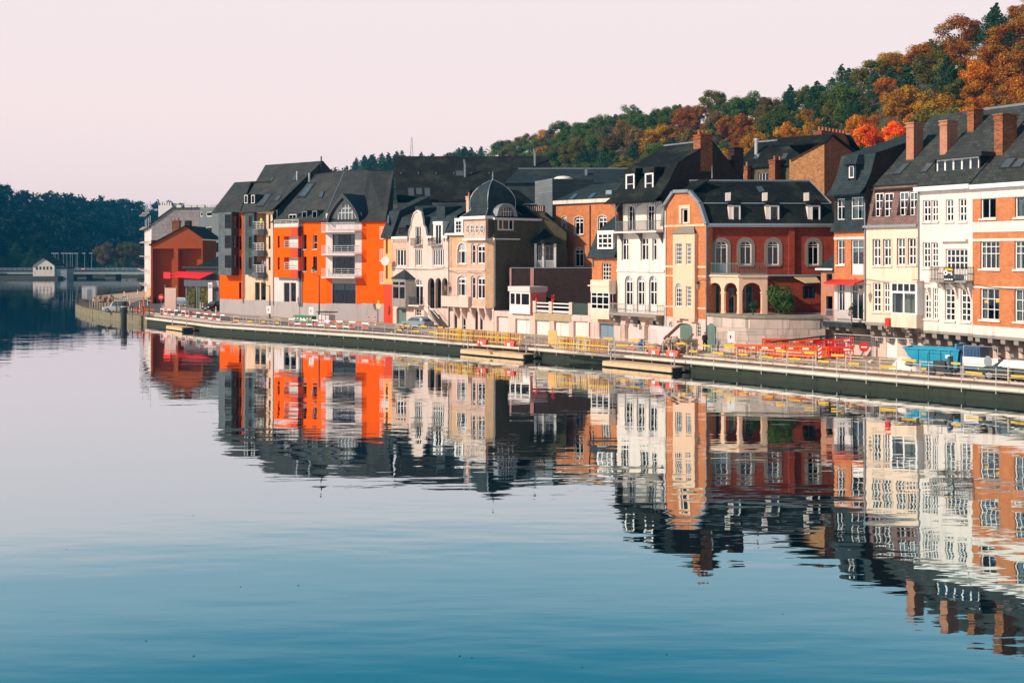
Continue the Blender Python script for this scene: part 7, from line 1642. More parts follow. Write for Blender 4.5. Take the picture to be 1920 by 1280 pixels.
# ---- rubble, beams
ROCK = [mat('rubble_%d' % k, c, .95, .2, 3, .4) for k, c in enumerate(((.42, .30, .20), (.34, .25, .18), (.50, .38, .28)))]
def rock(rg, s):
    mb = MB(); v = [Vector((x, y, z))*s*rg.uniform(.7, 1.2) for x in (-.5, .5) for y in (-.4, .4) for z in (-.3, .3)]
    mb.v = [tuple(p+Vector((rg.uniform(-.1, .1), rg.uniform(-.1, .1), rg.uniform(-.1, .1)))*s) for p in v]; mb.f = [(0,1,3,2), (4,6,7,5), (0,4,5,1), (2,3,7,6), (0,2,6,4), (1,5,7,3)]; return mb.mesh('stone', rg.choice(ROCK))
RK = [rock(random.Random(k), 1.0) for k in range(9)]
def heap(px, gy, w, d, h_, n, lab, s=.32, name='rubble_heap'):
    o = thing(name, px, gy, lab, 'rubble'); rr = random.Random(int(px))
    for k in range(n):
        x, y = rr.gauss(0, .33), rr.gauss(0, .33); z = max(0, 1-(x*x+y*y)*1.6)*h_*rr.uniform(.3, 1)
        q = bpy.data.objects.new('stone', rr.choice(RK)); COL.objects.link(q); q.parent = o; q.location = (x*w, y*d, z+.05); q.rotation_euler = (rr.uniform(0, 6), rr.uniform(0, 6), rr.uniform(0, 6)); ss = s*rr.uniform(.5, 1.6); q.scale = (ss, ss, ss)
heap(1265, 662, 2.6, 1.3, 1.25, 150, 'heap of broken stone rubble with beams before the gambrel house'); heap(1225, 660, 1.4, .9, .6, 50, 'low spill of rubble before the pink banner'); heap(1420, 670, 2.6, .8, .3, 45, 'scattered broken slabs before the terrace', .26); heap(930, 640, 2.2, .9, .35, 50, 'low rubble behind the left pontoon', .22); heap(640, 615, 2.6, .9, .5, 55, 'rubble and sandbags before the orange building', .34); heap(200, 566, 5.0, 3.0, .7, 80, 'grey building rubble on the quay tip', .6)
heap(760, 619, 1.6, .8, .5, 40, 'dark debris before the pink house door', .3); heap(1690, 690, 1.5, .5, .25, 30, 'loose debris before the white tarpaulin', .2)
def beam(px, gy, p0, p1, lab, w=.16): o = thing('timber_beam', px, gy, lab, 'beam', rz=0); MB().tube([p0, p1], w, 4).obj('timber', WOODD, o)
beam(1256, 660, (-.5, 0, 1.1), (.75, .1, 2.25), 'long timber beam sticking up out of the rubble heap'); beam(1290, 661, (-.45, 0, .5), (.5, .2, 1.6), 'shorter timber beam leaning right of the rubble heap', .12); beam(1272, 659, (-1.2, -.1, 1.35), (1.3, -.1, .7), 'timber beam lying across the rubble heap', .09)
for k, (px, gy) in enumerate(((1345, 672), (1395, 675), (1480, 682), (1660, 699), (1340, 668))):
    o = thing('plank_stack', px, gy, 'loose planks lying on the quay before the terrace, %s from the left' % ordn[k], 'planks', 'loose planks')
    for j in range(4): MB().box(-1.3+random.uniform(-.2, .2), 1.3, -.1, .1, 0, .05).obj('plank', random.choice((WOOD, YWD, PALE)), o).matrix_local = Matrix.Translation((0, j*.22-.3, .05*(j % 2))) @ Matrix.Rotation(random.uniform(-.15, .15), 4, 'Z')
# ---- pink banner and mesh fences
def mesh_fence(px, gy, lab, w=3.4, h_=2.0, sheet_m=None, rz=None):
    o = thing('mesh_fence', px, gy, lab, 'fence', 'site mesh fences', rz); mb = MB().tube([(-w/2, 0, .1), (-w/2, 0, h_), (w/2, 0, h_), (w/2, 0, .1)], .022, 5)
    mb.obj('frame', STEEL, o); wv = MB()
    for k in range(1, 20): x = -w/2+w*k/20; wv.box(x-.004, x+.004, -.004, .004, .15, h_)
    for k in range(1, 8): z = h_*k/8; wv.box(-w/2, w/2, -.004, .004, z-.004, z+.004)
    wv.obj('mesh', STEEL, o)
    if sheet_m: MB().box(-w/2+.03, w/2-.03, -.03, -.012, .35, h_-.05).obj('banner', sheet_m, o)
    for x in (-w/2, w/2): MB().box(x-.12, x+.12, -.3, .3, 0, .12).obj('foot', CONC, o)
PKB = mat('pink_banner', (.78, .52, .52), .8, .06, 1, .05, col2=(.80, .62, .60), stain=.05)
mesh_fence(1247, 653, 'site fence hung with a pale pink banner before the white balcony house', 3.5, 2.0, PKB)
for k, px in enumerate((1010, 1075, 1140, 1190)): mesh_fence(px, 635+(px-1010)*.085, 'bare mesh fence before the garages, %s from the left' % ordn[k])
mesh_fence(1385, 666.5, 'bare mesh fence before the stone terrace', 3.0, 2.0, None, .0); mesh_fence(1600, 674, 'bare mesh fence before the narrow slate topped house'); mesh_fence(1672, 682, 'bare mesh fence before the cream house')
# ---- small items
def cone(px, gy, lab): o = thing('traffic_cone', px, gy, lab, 'cone'); MB().lathe([(.16, .04), (.04, .7), (.03, .72)], n=10).obj('cone', OPL, o); MB().box(-.2, .2, -.2, .2, 0, .05).obj('base', OPL, o); MB().lathe([(.118, .28), (.085, .46)], n=10).obj('band', WHITE, o)
cone(1186, 655, 'orange traffic cone left of the blue barrel'); cone(898, 648, 'orange traffic cone behind the left pontoon')
o = thing('blue_barrel', 1203, 657, 'blue plastic barrel before the white balcony house', 'barrel'); BLU = mat('blue_plastic', (.05, .16, .34), .5); MB().lathe([(.29, 0), (.31, .3), (.29, .45), (.31, .6), (.29, .95), (.25, .97)], n=14).obj('drum', BLU, o); MB().lathe([(.3, .975), (.3, 1.0)], n=14).obj('lid', BLU, o)
for k, (px, gy) in enumerate(((1228, 664), (1262, 668), (905, 646), (957, 649))):
    o = thing('water_filled_barrier', px, gy, 'low red and white road block on the quay edge, %s' % ('left below the pink banner', 'right below the rubble', 'left by the left pontoon', 'right by the left pontoon')[k], 'road block', 'red white road blocks'); MB().ext([(-.6, -.22, 0), (.6, -.22, 0), (.6, -.08, .5), (-.6, -.08, .5)], (0, .3, 0)).obj('block', REDW, o); MB().box(-.2, .2, -.235, -.2, .05, .3).obj('white_patch', WHITE, o)
# ---- blue skip
o = thing('blue_skip', 1756, 690, 'large bright blue open skip before the white house', 'skip', rz=rz_at(1752)+.15); TEAL = mat('skip_blue', (.015, .30, .46), .45, .08, 2, .05, stain=.12); NAVY = mat('skip_dark_blue', (.02, .08, .18), .5)
L_, H_ = 1.85, 1.5; mb = MB()
for (a, b) in (((-L_*1.18, L_*1.0), -.95), ((-L_*1.18, L_*1.0), .95)):
    y0 = b; mb.ext([(-L_*.78, y0*.9, .15), (L_*.92, y0*.9, .15), (L_, y0, H_), (-L_*1.15, y0, H_)], (0, .06 if b < 0 else -.06, 0))
mb.slab([(-L_*.78, -.85, .16), (L_*.92, -.85, .16), (L_*.92, .85, .16), (-L_*.78, .85, .16)], .06); mb.ext([(-L_*.78, -.86, .16), (-L_*1.15, -.95, H_), (-L_*1.15, .95, H_), (-L_*.78, .86, .16)], (.06, 0, 0)); mb.ext([(L_*.92, -.86, .16), (L_, -.95, H_), (L_, .95, H_), (L_*.92, .86, .16)], (-.06, 0, 0))
mb.obj('hopper', TEAL, o); rm = MB().box(-L_*1.18, L_*1.03, -1.03, -.94, H_-.08, H_+.04).box(-L_*1.18, L_*1.03, .94, 1.03, H_-.08, H_+.04).box(-L_*1.19, -L_*1.14, -.94, .94, H_-.08, H_+.04).box(L_, L_*1.04, -.94, .94, H_-.08, H_+.04); rm.obj('rim', TEAL, o)
for x in (-1.1, -.3, .5, 1.2): MB().ext([(x-.05, -.90, .2), (x+.05, -.90, .2), (x+.05, -1.0, H_-.09), (x-.05, -1.0, H_-.09)], (0, .06, 0)).obj('rib', TEAL, o)
MB().box(L_*.5, L_*.68, -.985, -.95, .85, 1.1).obj('plate', WHITE, o)
o = thing('dark_blue_container', 1822, 694, 'dark blue container right of the bright blue skip', 'container', rz=rz_at(1800)); MB().box(-.9, .9, -.7, .9, .1, 1.75).obj('box', NAVY, o)
for k in range(7): MB().box(-.82+k*.25, -.72+k*.25, -.74, -.702, .2, 1.6).obj('rib', NAVY, o)
MB().box(-.92, -.8, -.76, .9, 0, 1.9).obj('corner_post', TEAL, o)
o = thing('white_hoarding', 1838, 702, 'long white board with grey disc before the dark blue container', 'hoarding', rz=rz_at(1838)); MB().box(-1.25, 1.25, -.03, .03, .55, 1.2).obj('board', WHITE, o); MB().ext([(.55+.28*math.cos(k*math.pi/8), -.045, .95+.42*math.sin(k*math.pi/8)) for k in range(16)], (0, .012, 0)).obj('disc', ZINC, o)
for x in (-1.2, 1.2): MB().tube([(x, .05, 0), (x, .05, 2.0)], .03, 6).obj('post', STEEL, o)
MB().tube([(-1.2, .05, 1.98), (1.2, .05, 1.98)], .025, 6).obj('bar', STEEL, o)
# tarpaulin heap
o = thing('tarpaulin_heap', 1700, 693, 'white tarpaulin thrown over a machine left of the blue skip', 'tarpaulin', rz=rz_at(1700)); o.scale = (.75, .75, .8); rr = random.Random(4); mb = MB(); nx, ny = 14, 8
for i in range(nx+1):
    for j in range(ny+1):
        u, v = i/nx*2-1, j/ny*2-1; hh = 1.25*max(0, 1-abs(u)**2.2)*max(0, 1-abs(v)**2.6)*(1-.25*u)+rr.uniform(-.06, .06); mb.v.append((u*1.5, v*.9, max(0.02, hh)))
for i in range(nx):
    for j in range(ny): a = i*(ny+1)+j; mb.f.append((a, a+ny+1, a+ny+2, a+1))
mb.obj('sheet', mat('white_tarp', (.72, .66, .60), .6, .1, 3, .3), o, smooth=True); MB().ext([(.2, -.93, .55), (.75, -.93, .5), (.95, -.85, .8), (.45, -.8, 1.02)], (0, .12, 0)).obj('opening', DARKM, o)
# site pump on a trailer
o = thing('pump_trailer', 1768, 706, 'black wheeled pump trailer before the blue skip', 'trailer', rz=rz_at(1768)); MB().box(-1.0, 1.0, -.4, .4, .35, .6).obj('chassis', DARKM, o); MB().box(-.55, .3, -.35, .35, .602, 1.1).obj('engine', DARKM, o); MB().box(.45, .6, -.3, .3, .6, 1.45).obj('panel', NAVY, o)
for x in (-.6, .6): w_ = MB().lathe([(.28, -.08), (.3, -.04), (.3, .04), (.28, .08)], n=12).obj('wheel', DARKM, o); w_.rotation_euler = (R(90), 0, 0); w_.location = (x, -.45, .3)
MB().tube([(-.9, -.38, .6), (-.9, -.38, 1.6), (.1, -.38, 1.6), (.1, -.38, 1.1)], .025, 5).obj('roll_bar', DARKM, o)
# ---- cars
TYRE = mat('tyre', (.02, .02, .02), .9, stain=0); RIM = mat('rim_alloy', (.35, .35, .36), .35, metal=.7, stain=0)
def carpaint(name, c):
    m = mat(name, c, .35, .05, 1, 0, stain=.06, spec=.3); m.node_tree.nodes['Principled BSDF'].inputs['Coat Weight'].default_value = .15; return m
def car(px, gy, lab, paint, rz, s=1.0, van=False):
    o = thing('parked_car', px, gy, lab, 'car', None, rz); o.scale = (s, s, s)
    zr = 1.46 if not van else 1.85
    side = [(-2.0, .32), (-2.05, .62), (-1.95, .80), (-1.15, .93), (1.75, .97), (2.0, .85), (2.05, .45), (1.95, .30)]
    roof = [(-1.12, .92), (-.45, zr-.06), (-.1, zr), (1.2, zr-.03), (1.62, zr-.25), (1.85, .96)]
    bm = bmesh.new()
    def loft(prof, ys):
        rings = []
        for y, k, dz in ys: rings.append([bm.verts.new((p[0]*k, y, .3+(p[1]-.3)*dz if prof is side else .93+(p[1]-.93)*dz)) for p in prof])
        for a, b in zip(rings, rings[1:]):
            n = len(prof)
            for i in range(n): j = (i+1) % n; bm.faces.new((a[i], a[j], b[j], b[i]))
        bm.faces.new(list(reversed(rings[0]))); bm.faces.new(rings[-1])
    loft(side, ((-.84, .97, .96), (-.80, 1, 1), (.80, 1, 1), (.84, .97, .96)))
    me = bpy.data.meshes.new('body'); bmesh.ops.recalc_face_normals(bm, faces=bm.faces); bm.to_mesh(me); bm.free(); me.materials.append(paint); b_ = bpy.data.objects.new('body', me); COL.objects.link(b_); b_.parent = o
    bm = bmesh.new(); loft(roof, ((-.78, 1, 0.02), (-.62, .93, 1), (.62, .93, 1), (.78, 1, 0.02)))
    me = bpy.data.meshes.new('cabin'); bmesh.ops.recalc_face_normals(bm, faces=bm.faces); bm.to_mesh(me); bm.free(); me.materials.append(paint); b_ = bpy.data.objects.new('cabin', me); COL.objects.link(b_); b_.parent = o
    for sg_ in (-1, 1):
        for (x0, x1, x2, x3) in ((-.72, -.38, .18, .18), (.26, .26, .98, 1.2)):
            w_ = MB().ext([(x0 if x0 < 0 else x0, sg_*.775, .98), (x3, sg_*.775, .98), (x2, sg_*.66, zr-.12), (x1, sg_*.66, zr-.12)], (0, sg_*.012, .005)).obj('side_window', SKYGL, o)
    MB().ext([(-1.05, -.66, .97), (-1.05, .66, .97), (-.50, .54, zr-.12), (-.50, -.54, zr-.12)], (-.05, 0, .04)).obj('windscreen', SKYGL, o); MB().ext([(1.80, -.62, 1.0), (1.80, .62, 1.0), (1.55, .52, zr-.28), (1.55, -.52, zr-.28)], (.04, 0, .04)).obj('rear_window', SKYGL, o)
    for x in (-1.28, 1.28):
        for sg_ in (-1, 1):
            w_ = MB().lathe([(.24, -.11), (.32, -.09), (.33, 0), (.32, .09), (.24, .11)], n=16).obj('wheel', TYRE, o); w_.rotation_euler = (R(90), 0, 0); w_.location = (x, sg_*.76, .33)
            MB().lathe([(.21, -.118), (.21, .118)], n=12).obj('rim', RIM, w_)
    for sg_ in (-1, 1): MB().box(-2.07, -1.98, sg_*.6-.14, sg_*.6+.14, .62, .74).obj('headlight', WHITE, o); MB().box(2.0, 2.065, sg_*.66-.1, sg_*.66+.1, .62, .84).obj('tail_light', REDP, o)
    MB().box(-2.075, -2.04, -.25, .25, .42, .52).obj('number_plate', WHITE, o); return o
car(1900, 713, 'dark teal hatchback parked on the quay at the right edge', carpaint('dark_teal_paint', (.035, .055, .06)), rz_at(1900)+.05)
car(293.5, 568, 'black car parked before the rust gable house', carpaint('black_paint', (.012, .014, .016)), R(75), 1.05)
car(340, 574, 'blue grey car parked left of the restaurant', carpaint('blue_grey_paint', (.16, .20, .24)), R(-20), 1.0)
car(783, 616, 'pale blue grey car parked before the pink house', carpaint('pale_blue_grey_paint', (.24, .30, .33)), rz_at(780), .95)
car(404, 583, 'dark car parked beside the restaurant terrace', carpaint('dark_green_paint', (.02, .03, .03)), R(60), 1.0); car(219, 585, 'white van parked behind the railing at the quay tip', carpaint('white_van_paint', (.6, .58, .55)), R(10), .95, True)
# ---- street lamps
def lantern_post(px, gy, h_, lab): 
    o = thing('street_lamp', px, gy, lab, 'street lamp', rz=0); MB().tube([(0, 0, 0), (0, 0, h_)], .10, 8, .06).obj('post', DARKM, o); MB().tube([(0, 0, h_-.1), (-.45, 0, h_+.0), (-.75, 0, h_+.2)], .04, 6).obj('arm', DARKM, o)
    MB().lathe([(.12, h_+.3), (.24, h_+.75), (.26, h_+.8)], (-.78, 0), 6).obj('lantern', mat('lantern_glass', (.55, .40, .28), .3), o); MB().lathe([(.28, h_+.8), (.05, h_+1.05)], (-.78, 0), 6).obj('cap', DARKM, o)
lantern_post(598.5, 606, 5.9, 'tall black street lamp with hanging lantern before the orange building'); lantern_post(506, 598, 4.4, 'dark street lamp post before the cream loggias')
def wall_lantern(fr, px, py, y, lab):
    x, z = fr.L(px, py, y); p = fr.M @ Vector((x, y, z)); o = empty('wall_lantern', p, fr.rz, lab, 'lantern'); MB().lathe([(.1, -.25), (.2, .25), (.21, .28)], n=6).obj('glass', mat('lantern_pane', (.30, .22, .15), .2), o); MB().lathe([(.24, .29), (.06, .5)], n=6).obj('cap', DARKM, o); MB().tube([(0, 0, .5), (.05, -y*.5, .62), (.1, -y, .55)], .025, 5).obj('arm', DARKM, o)
wall_lantern(G9, 1309, 538, -1.0, 'lantern on an iron arm on the gambrel house'); wall_lantern(H11, 1614, 547, -1.0, 'lantern on the narrow slate topped house'); wall_lantern(PINK, 836, 540, -.6, 'lantern beside the pink house arcade')
# satellite dish
p = PINK.M @ Vector((-.15, -.9, PINK.Z(490, 733, -.9))); o = empty('satellite_dish', p, PINK.rz+.45, 'round white satellite dish at the left corner of the pink house', 'satellite dish')
mb = MB(); mb.lathe([(.02, 0), (.3, .04), (.55, .16), (.58, .18), (.56, .19), (.3, .09), (.02, .05)], n=18); d_ = mb.obj('dish', OFFW, o, smooth=True); d_.rotation_euler = (R(80), 0, 0); MB().tube([(0, .1, 0), (.15, .9, -.1)], .04, 6).obj('arm', STEEL, o)
# ---- green crates, tank
o = thing('crate_bundle', 571, 606, 'row of bright green crates stacked before the orange building', 'crates'); GRN = mat('green_plastic', (.03, .26, .14), .5)
for k in range(6): q = MB().box(-1.75+k*.6, -1.2+k*.6, -.35, .35, .1, .95).obj('crate', GRN, o); MB().box(-1.65+k*.6, -1.35+k*.6, -.36, -.352, .4, .7).obj('label_patch', WHITE, q)
MB().box(-1.8, 1.9, -.4, .4, 0, .095).obj('pallet', WOOD, o)
o = thing('liquid_tank', 613, 608, 'white caged tank with flat dark roof right of the green crates', 'tank'); MB().box(-.95, .95, -.5, .5, .15, 1.15).obj('tank', mat('tank_white', (.62, .62, .60), .5), o); MB().box(-1.15, 1.2, -.7, .7, 1.45, 1.55).obj('roof', DARKM, o)
for x in (-1, -.35, .35, 1): MB().box(x-.04, x+.04, -.56, -.51, 0, 1.45).obj('cage_bar', STEEL, o)
# ---- pontoons
def pontoon(px0, px1, lab):
    ps = along(px0, px1, -.5); a, b = Vector(ps[0]), Vector(ps[-1]); d = (b-a); L_ = d.length; o = empty('pontoon', (a.x, a.y, 0), math.atan2(d.y, d.x), lab, 'pontoon', 'floating work pontoons')
    W1 = mat('pontoon_timber', (.66, .44, .26), .8, .12, 3, .15, stain=.15); n = max(3, int(L_/1.2)); me = MB().box(.01, L_/n-.01, -1.6, 0, .42, .5).mesh('deck_board', W1)
    for k in range(n): q = bpy.data.objects.new('deck_board', me); COL.objects.link(q); q.parent = o; q.location = (L_*k/n, 0, 0)
    MB().box(0, L_, -1.62, -1.45, .10, .40).obj('side_beam', W1, o); MB().box(0, L_, -.15, 0, .10, .40).obj('side_beam', W1, o); MB().box(.1, L_-.1, -1.4, -.2, -.3, .38).obj('float', DARKM, o); MB().box(0, L_, -1.63, -1.621, .05, .11).obj('waterline', WEEDSHADE, o)
    for x in (.3, L_-.3): MB().tube([(x, -.9, -.5), (x, -.9, 1.6)], .06, 8).obj('mooring_pile', STEEL, o)
pontoon(884, 1004, 'pale timber pontoon moored below the dome house'); pontoon(1150, 1288, 'pale timber pontoon moored below the white balcony house'); pontoon(334, 366, 'short timber pontoon moored near the quay tip')
# ---- quay tip: railing, bollards, hoardings
tpl = subdiv(TIP, 1.5); o = empty('tip_railing', (tpl[0][0], tpl[0][1], QZ), 0, 'dark post railing curving round the tip of the old quay', 'railing'); B0 = Vector(tpl[0]); me = MB().box(-.05, .05, -.05, .05, .1, 1.25).mesh('post', DARKM)
tin = [Vector(p) for p in offs(tpl, .2)]
for p in tin: q = bpy.data.objects.new('post', me); COL.objects.link(q); q.parent = o; q.location = (p.x-B0.x, p.y-B0.y, 0)
for z in (.5, .85, 1.2): MB().tube([(p.x-B0.x, p.y-B0.y, z) for p in tin], .025, 5).obj('rail', DARKM, o)
ft = [Vector(p) for p in offs(subdiv([EDGE[17], (-110, 345), EDGE[18]], 1.3), .3)]; o = empty('river_railing', (ft[0].x, ft[0].y, QZ), 0, 'long grey railing along the far side of the road bend', 'railing'); B0 = ft[0]
for p in ft: q = bpy.data.objects.new('post', me); COL.objects.link(q); q.parent = o; q.location = (p.x-B0.x, p.y-B0.y, 0)
MB().tube([(p.x-B0.x, p.y-B0.y, 1.2) for p in ft], .05, 5).obj('rail', ZINC, o)
p = G(244, 600, .5); o = empty('mooring_pile', (p.x-.6, p.y-.8, -.6), 0, 'thick black mooring pile against the old quay wall', 'mooring pile'); MB().lathe([(.42, 0), (.42, 3.6), (.36, 3.7)], n=10).obj('pile', DARKM, o); MB().lathe([(.45, 2.9), (.45, 3.1)], n=10).obj('collar', STEEL, o)
bol = [(236, 571), (244, 575), (262, 578), (240, 562), (258, 552), (229, 566), (337, 583), (353, 575), (359, 575), (376, 579), (380, 580), (343, 573), (405, 588), (277, 573), (348, 589)]
for k, (px, gy) in enumerate(bol):
    o = thing('bollard', px, gy, 'slim white bollard lining the road bend, %s' % ('before the restaurant, %s from left' % ordn[sorted(q[0] for q in bol if q[0] > 300).index(px)] if px > 300 else 'near the quay tip, %s from left' % ordn[sorted(q[0] for q in bol if q[0] <= 300).index(px)]), 'bollard', 'white bollards along the road', 0); MB().lathe([(.09, 0), (.09, .95), (.05, 1.0)], n=8).obj('shaft', WHITE, o); MB().lathe([(.095, .7), (.095, .8)], n=8).obj('band', REDP if k % 2 else DARKM, o)
o = thing('pink_hoarding', 319.5, 586, 'tall pale pink hoarding panel standing by the road', 'hoarding', rz=-.1); MB().box(-.85, .85, -.04, .04, .25, 3.6).obj('panel', mat('salmon_board', (.74, .50, .42), .8), o)
for x in (-.85, .85): MB().tube([(x, .08, 0), (x, .08, 4.0)], .05, 6).obj('post', STEEL, o)
o = thing('menu_column', 394.5, 581, 'tall white menu board column before the restaurant', 'sign', rz=-.3); MB().box(-.36, .36, -.06, .06, .4, 4.2).obj('board', WHITE, o); MB().box(-.28, .28, -.07, -.062, 3.3, 3.9).obj('grey_print', ZINC, o); MB().box(-.3, .3, -.2, .2, 0, .39).obj('foot', DARKM, o)
for k in range(9): MB().box(-.26, .24, -.068, -.061, .9+k*.24, .96+k*.24).obj('print_line', LILAC, o)
o = thing('orange_stack', 270, 588, 'orange barriers and stakes piled upright at the quay tip', 'barriers', rz=0)
for k, (x_, h_) in enumerate(((-.9, 1.1), (-.5, 1.4), (.1, 2.5), (.7, .9))): MB().tube([(x_, 0, 0), (x_+(.25 if k % 2 else -.2), 0, h_)], .11, 5, .07).obj('stake', OPL, o)
MB().box(-1.5, 1.5, -.15, .15, .5, .7).obj('bar', OPL, o)
o = thing('site_cabin', 168, 563, 'small white site cabin at the tip of the quay', 'cabin', rz=.2); MB().box(-1.2, 1.2, -1, 1, .15, 2.6).obj('box', mat('cabin_white', (.55, .56, .56), .6), o); MB().box(-1.25, 1.25, -1.05, 1.05, 2.602, 2.7).obj('roof', ZINC, o); MB().box(-.3, .5, -1.03, -1.002, .2, 2.1).obj('door', ZINC, o)
o = thing('yellow_van_body', 294, 566.4, 'cream delivery van parked behind the black car', 'van', rz=R(75)); 
MB().box(-1.6, 1.9, -.9, .9, .5, 2.5).obj('body', mat('cream_paint', (.66, .46, .22), .5), o); MB().ext([(-1.6, -.9, .5), (-2.3, -.9, .5), (-2.3, -.9, 1.3), (-1.6, -.9, 2.2)], (0, 1.8, 0)).obj('cab', mat('cream_paint', (.66, .46, .22), .5), o); MB().box(1.902, 1.93, -.6, .6, 1.5, 2.2).obj('rear_window', SKYGL, o)
for x in (-1.4, 1.2): 
    for sg_ in (-1, 1): w_ = MB().lathe([(.26, -.1), (.36, -.08), (.36, .08), (.26, .1)], n=12).obj('wheel', TYRE, o); w_.rotation_euler = (R(90), 0, 0); w_.location = (x, sg_*.85, .36)
# ---- loose stones and grit over the dug ground
gr = MB(); rr = random.Random(12); gp_ = {}
for k in range(3200):
    d = rr.choice((1.35, 1.8, 2.4, 3.0, 3.8, 4.6))
    if d not in gp_: gp_[d] = along(720, 1960, d)
    p = rr.choice(gp_[d]); x, y = p[0]+rr.uniform(-.4, .4), p[1]+rr.uniform(-.4, .4); s_ = rr.uniform(.03, .11)*(2.2 if rr.random() < .06 else 1)
    q = [(x+rr.uniform(-s_, s_), y+rr.uniform(-s_, s_), QZ-.01) for _ in range(3)]; t_ = (x, y, QZ+s_*rr.uniform(.5, 1.1)); i = len(gr.v); gr.v += q+[t_]; gr.f += [(i, i+1, i+3), (i+1, i+2, i+3), (i+2, i, i+3)]
tag(gr.obj('loose_gravel', ROCK[2]), 'loose stones and grit strewn over the dug up quay', 'gravel', kind='stuff')
# ---- cables slung along the fronts
def cable(pts, lab):
    P_ = [Vector(p) for p in pts]; o = empty('overhead_cable', P_[0], 0, lab, 'cable'); q = []
    for a, b in zip(P_, P_[1:]):
        for k in range(6): u = k/6; c = a.lerp(b, u); c.z -= .35*4*u*(1-u)*.6; q.append(c-P_[0])
    q.append(P_[-1]-P_[0]); MB().tube(q, .022, 4).obj('wire', DARKM, o)
def fp(fr, px, py, y=-.14): return fr.M @ Vector(fr.P(px, py, y))
cable([fp(H11, 1600, 521), fp(C12, 1626, 523), fp(C12, 1720, 524), fp(W13, 1750, 527), fp(W13, 1822, 528), fp(BR14, 1828, 533), fp(BR14, 1960, 538)], 'dark cable slung along the cream, white and brick houses at right')
cable([fp(PINK, 737, 502), fp(PINK, 840, 502), fp(DOME, 846, 508), fp(DOME, 880, 509, -.75), fp(DOME, 910, 508, -.75)], 'dark cable slung along the pink house and dome house')
p_ = H11.M @ Vector((H11.X(1597, -1.0, 570), -1.0, H11.Z(603, 1593))); bush('potted_plant', p_, .55, 2.0, (.10, .10, .02), 'tall potted plant by the door under the red awning', 'plant', 500, .06)
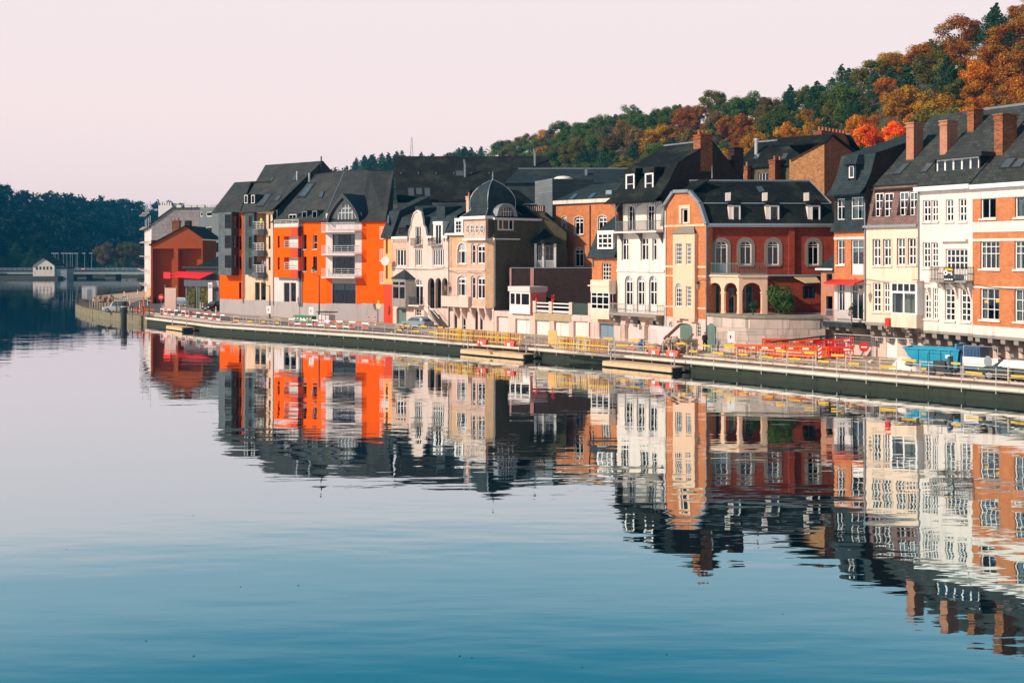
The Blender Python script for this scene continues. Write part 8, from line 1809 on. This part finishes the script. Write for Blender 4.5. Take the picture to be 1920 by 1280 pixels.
# ---- people
SKIN = mat('skin', (.55, .30, .20), .6, stain=0); HAIR = mat('dark_hair', (.04, .025, .018), .7, stain=0)
def person(p, rz, lab, top, trou, arms=(.25, .25), lean=0., hgt=1.74):
    o = empty('person', p, rz, lab, 'person'); k = hgt/1.74; al, ar = arms
    V = [((0, 0, .95), .145), ((0, lean*.3, 1.15), .13), ((0, lean*.7, 1.38), .15), ((0, lean*.85, 1.50), .065), ((0, lean*.9, 1.58), .075), ((0, lean*.9-.02, 1.67), .10), ((0, lean*.9, 1.74), .06)]
    E = [(0, 1), (1, 2), (2, 3), (3, 4), (4, 5), (5, 6)]
    for sx, a in ((-1, al), (1, ar)):
        i = len(V); sh = lean*.7
        V += [((sx*.19, sh, 1.40), .065), ((sx*.25, sh+.02-a*.2, 1.14), .048), ((sx*.23, sh-a*.9, .98+a*.45), .036), ((sx*.22, sh-a*1.05, .90+a*.55), .034)]; E += [(2, i), (i, i+1), (i+1, i+2), (i+2, i+3)]
        i = len(V); V += [((sx*.10, 0, .88), .09), ((sx*.11, -.02, .50), .062), ((sx*.11, .03, .10), .042), ((sx*.12, -.14, .05), .04)]; E += [(0, i), (i, i+1), (i+1, i+2), (i+2, i+3)]
    me = bpy.data.meshes.new('body'); me.from_pydata([tuple(Vector(v)*k) for v, r_ in V], E, []); b = bpy.data.objects.new('body', me); COL.objects.link(b)
    sk = b.modifiers.new('s', 'SKIN')
    for q, (v, r_) in zip(me.skin_vertices[0].data, V): q.radius = (r_*k, r_*k)
    me.skin_vertices[0].data[0].use_root = True; b.modifiers.new('d', 'SUBSURF').levels = 1
    dg = bpy.context.evaluated_depsgraph_get(); m2 = bpy.data.meshes.new_from_object(b.evaluated_get(dg)); bpy.data.objects.remove(b)
    m2.materials.clear(); [m2.materials.append(m) for m in (SKIN, top, trou, HAIR, DARKM)]
    for f_ in m2.polygons:
        c = f_.center/k; hand = abs(c.x) > .17 and c.z < 1.0+.5*max(al, ar) and c.y < lean*.7-.75*min(al, ar)-.02 and c.z > .8
        f_.material_index = 4 if c.z < .1 else 2 if c.z < .92 and abs(c.x) < .19 else 0 if hand or (1.49 < c.z < 1.66) else 3 if c.z >= 1.66 or (c.z > 1.58 and c.y > lean*.9+.05) else 1; f_.use_smooth = True
    b = bpy.data.objects.new('body', m2); COL.objects.link(b); b.parent = o; return o
BLK = mat('black_cloth', (.02, .022, .028), .9, stain=0); DEN = mat('denim', (.06, .09, .14), .9, stain=0); LIL = mat('lilac_cloth', (.36, .28, .45), .9, stain=0); GRNV = mat('lime_vest', (.45, .60, .05), .7, stain=0)
p = G(1321.5, 659.5); person(p, .3, 'person in long dark jacket standing by the arched green door', BLK, BLK, (.1, .1))
FW = bpy.data.objects['orange_apartment_wing']
def loggia_pt(q, u, y=.25): return FW.matrix_basis @ Vector((q[0]+(q[1]-q[0])*u, y, q[2]+.02))
for u, top, lab, ar in ((.22, BLK, 'person in black top standing left on the lowest loggia', (.3, .1)), (.58, DEN, 'person in dark blue top in the middle of the lowest loggia', (.2, .3)), (.8, LIL, 'person in lilac top leaning at the right of the lowest loggia', (.3, .3))): person(loggia_pt(LG[2], u), FW.matrix_basis.to_euler().z, lab, top, DEN, ar, -.06)
person(loggia_pt(LG[0], .45), FW.matrix_basis.to_euler().z, 'person in lime green top on the highest loggia', GRNV, BLK, (.3, .3), -.05)

# ================================================================== autumn haze in the valley
hz = MB().box(-1600, 1600, -350, 2750, -3, 78).obj('haze', None); tag(hz, 'thin blue autumn haze filling the valley', 'haze', kind='stuff')
hm = bpy.data.materials.new('haze'); hm.use_nodes = True; hn = hm.node_tree
hn.nodes.remove(hn.nodes['Principled BSDF']); pv_ = hn.nodes.new('ShaderNodeVolumePrincipled')
pv_.inputs['Color'].default_value = (.03, .46, .88, 1); pv_.inputs['Density'].default_value = .00022; pv_.inputs['Anisotropy'].default_value = .0
hn.links.new(pv_.outputs[0], hn.nodes['Material Output'].inputs['Volume']); hz.data.materials.append(hm)
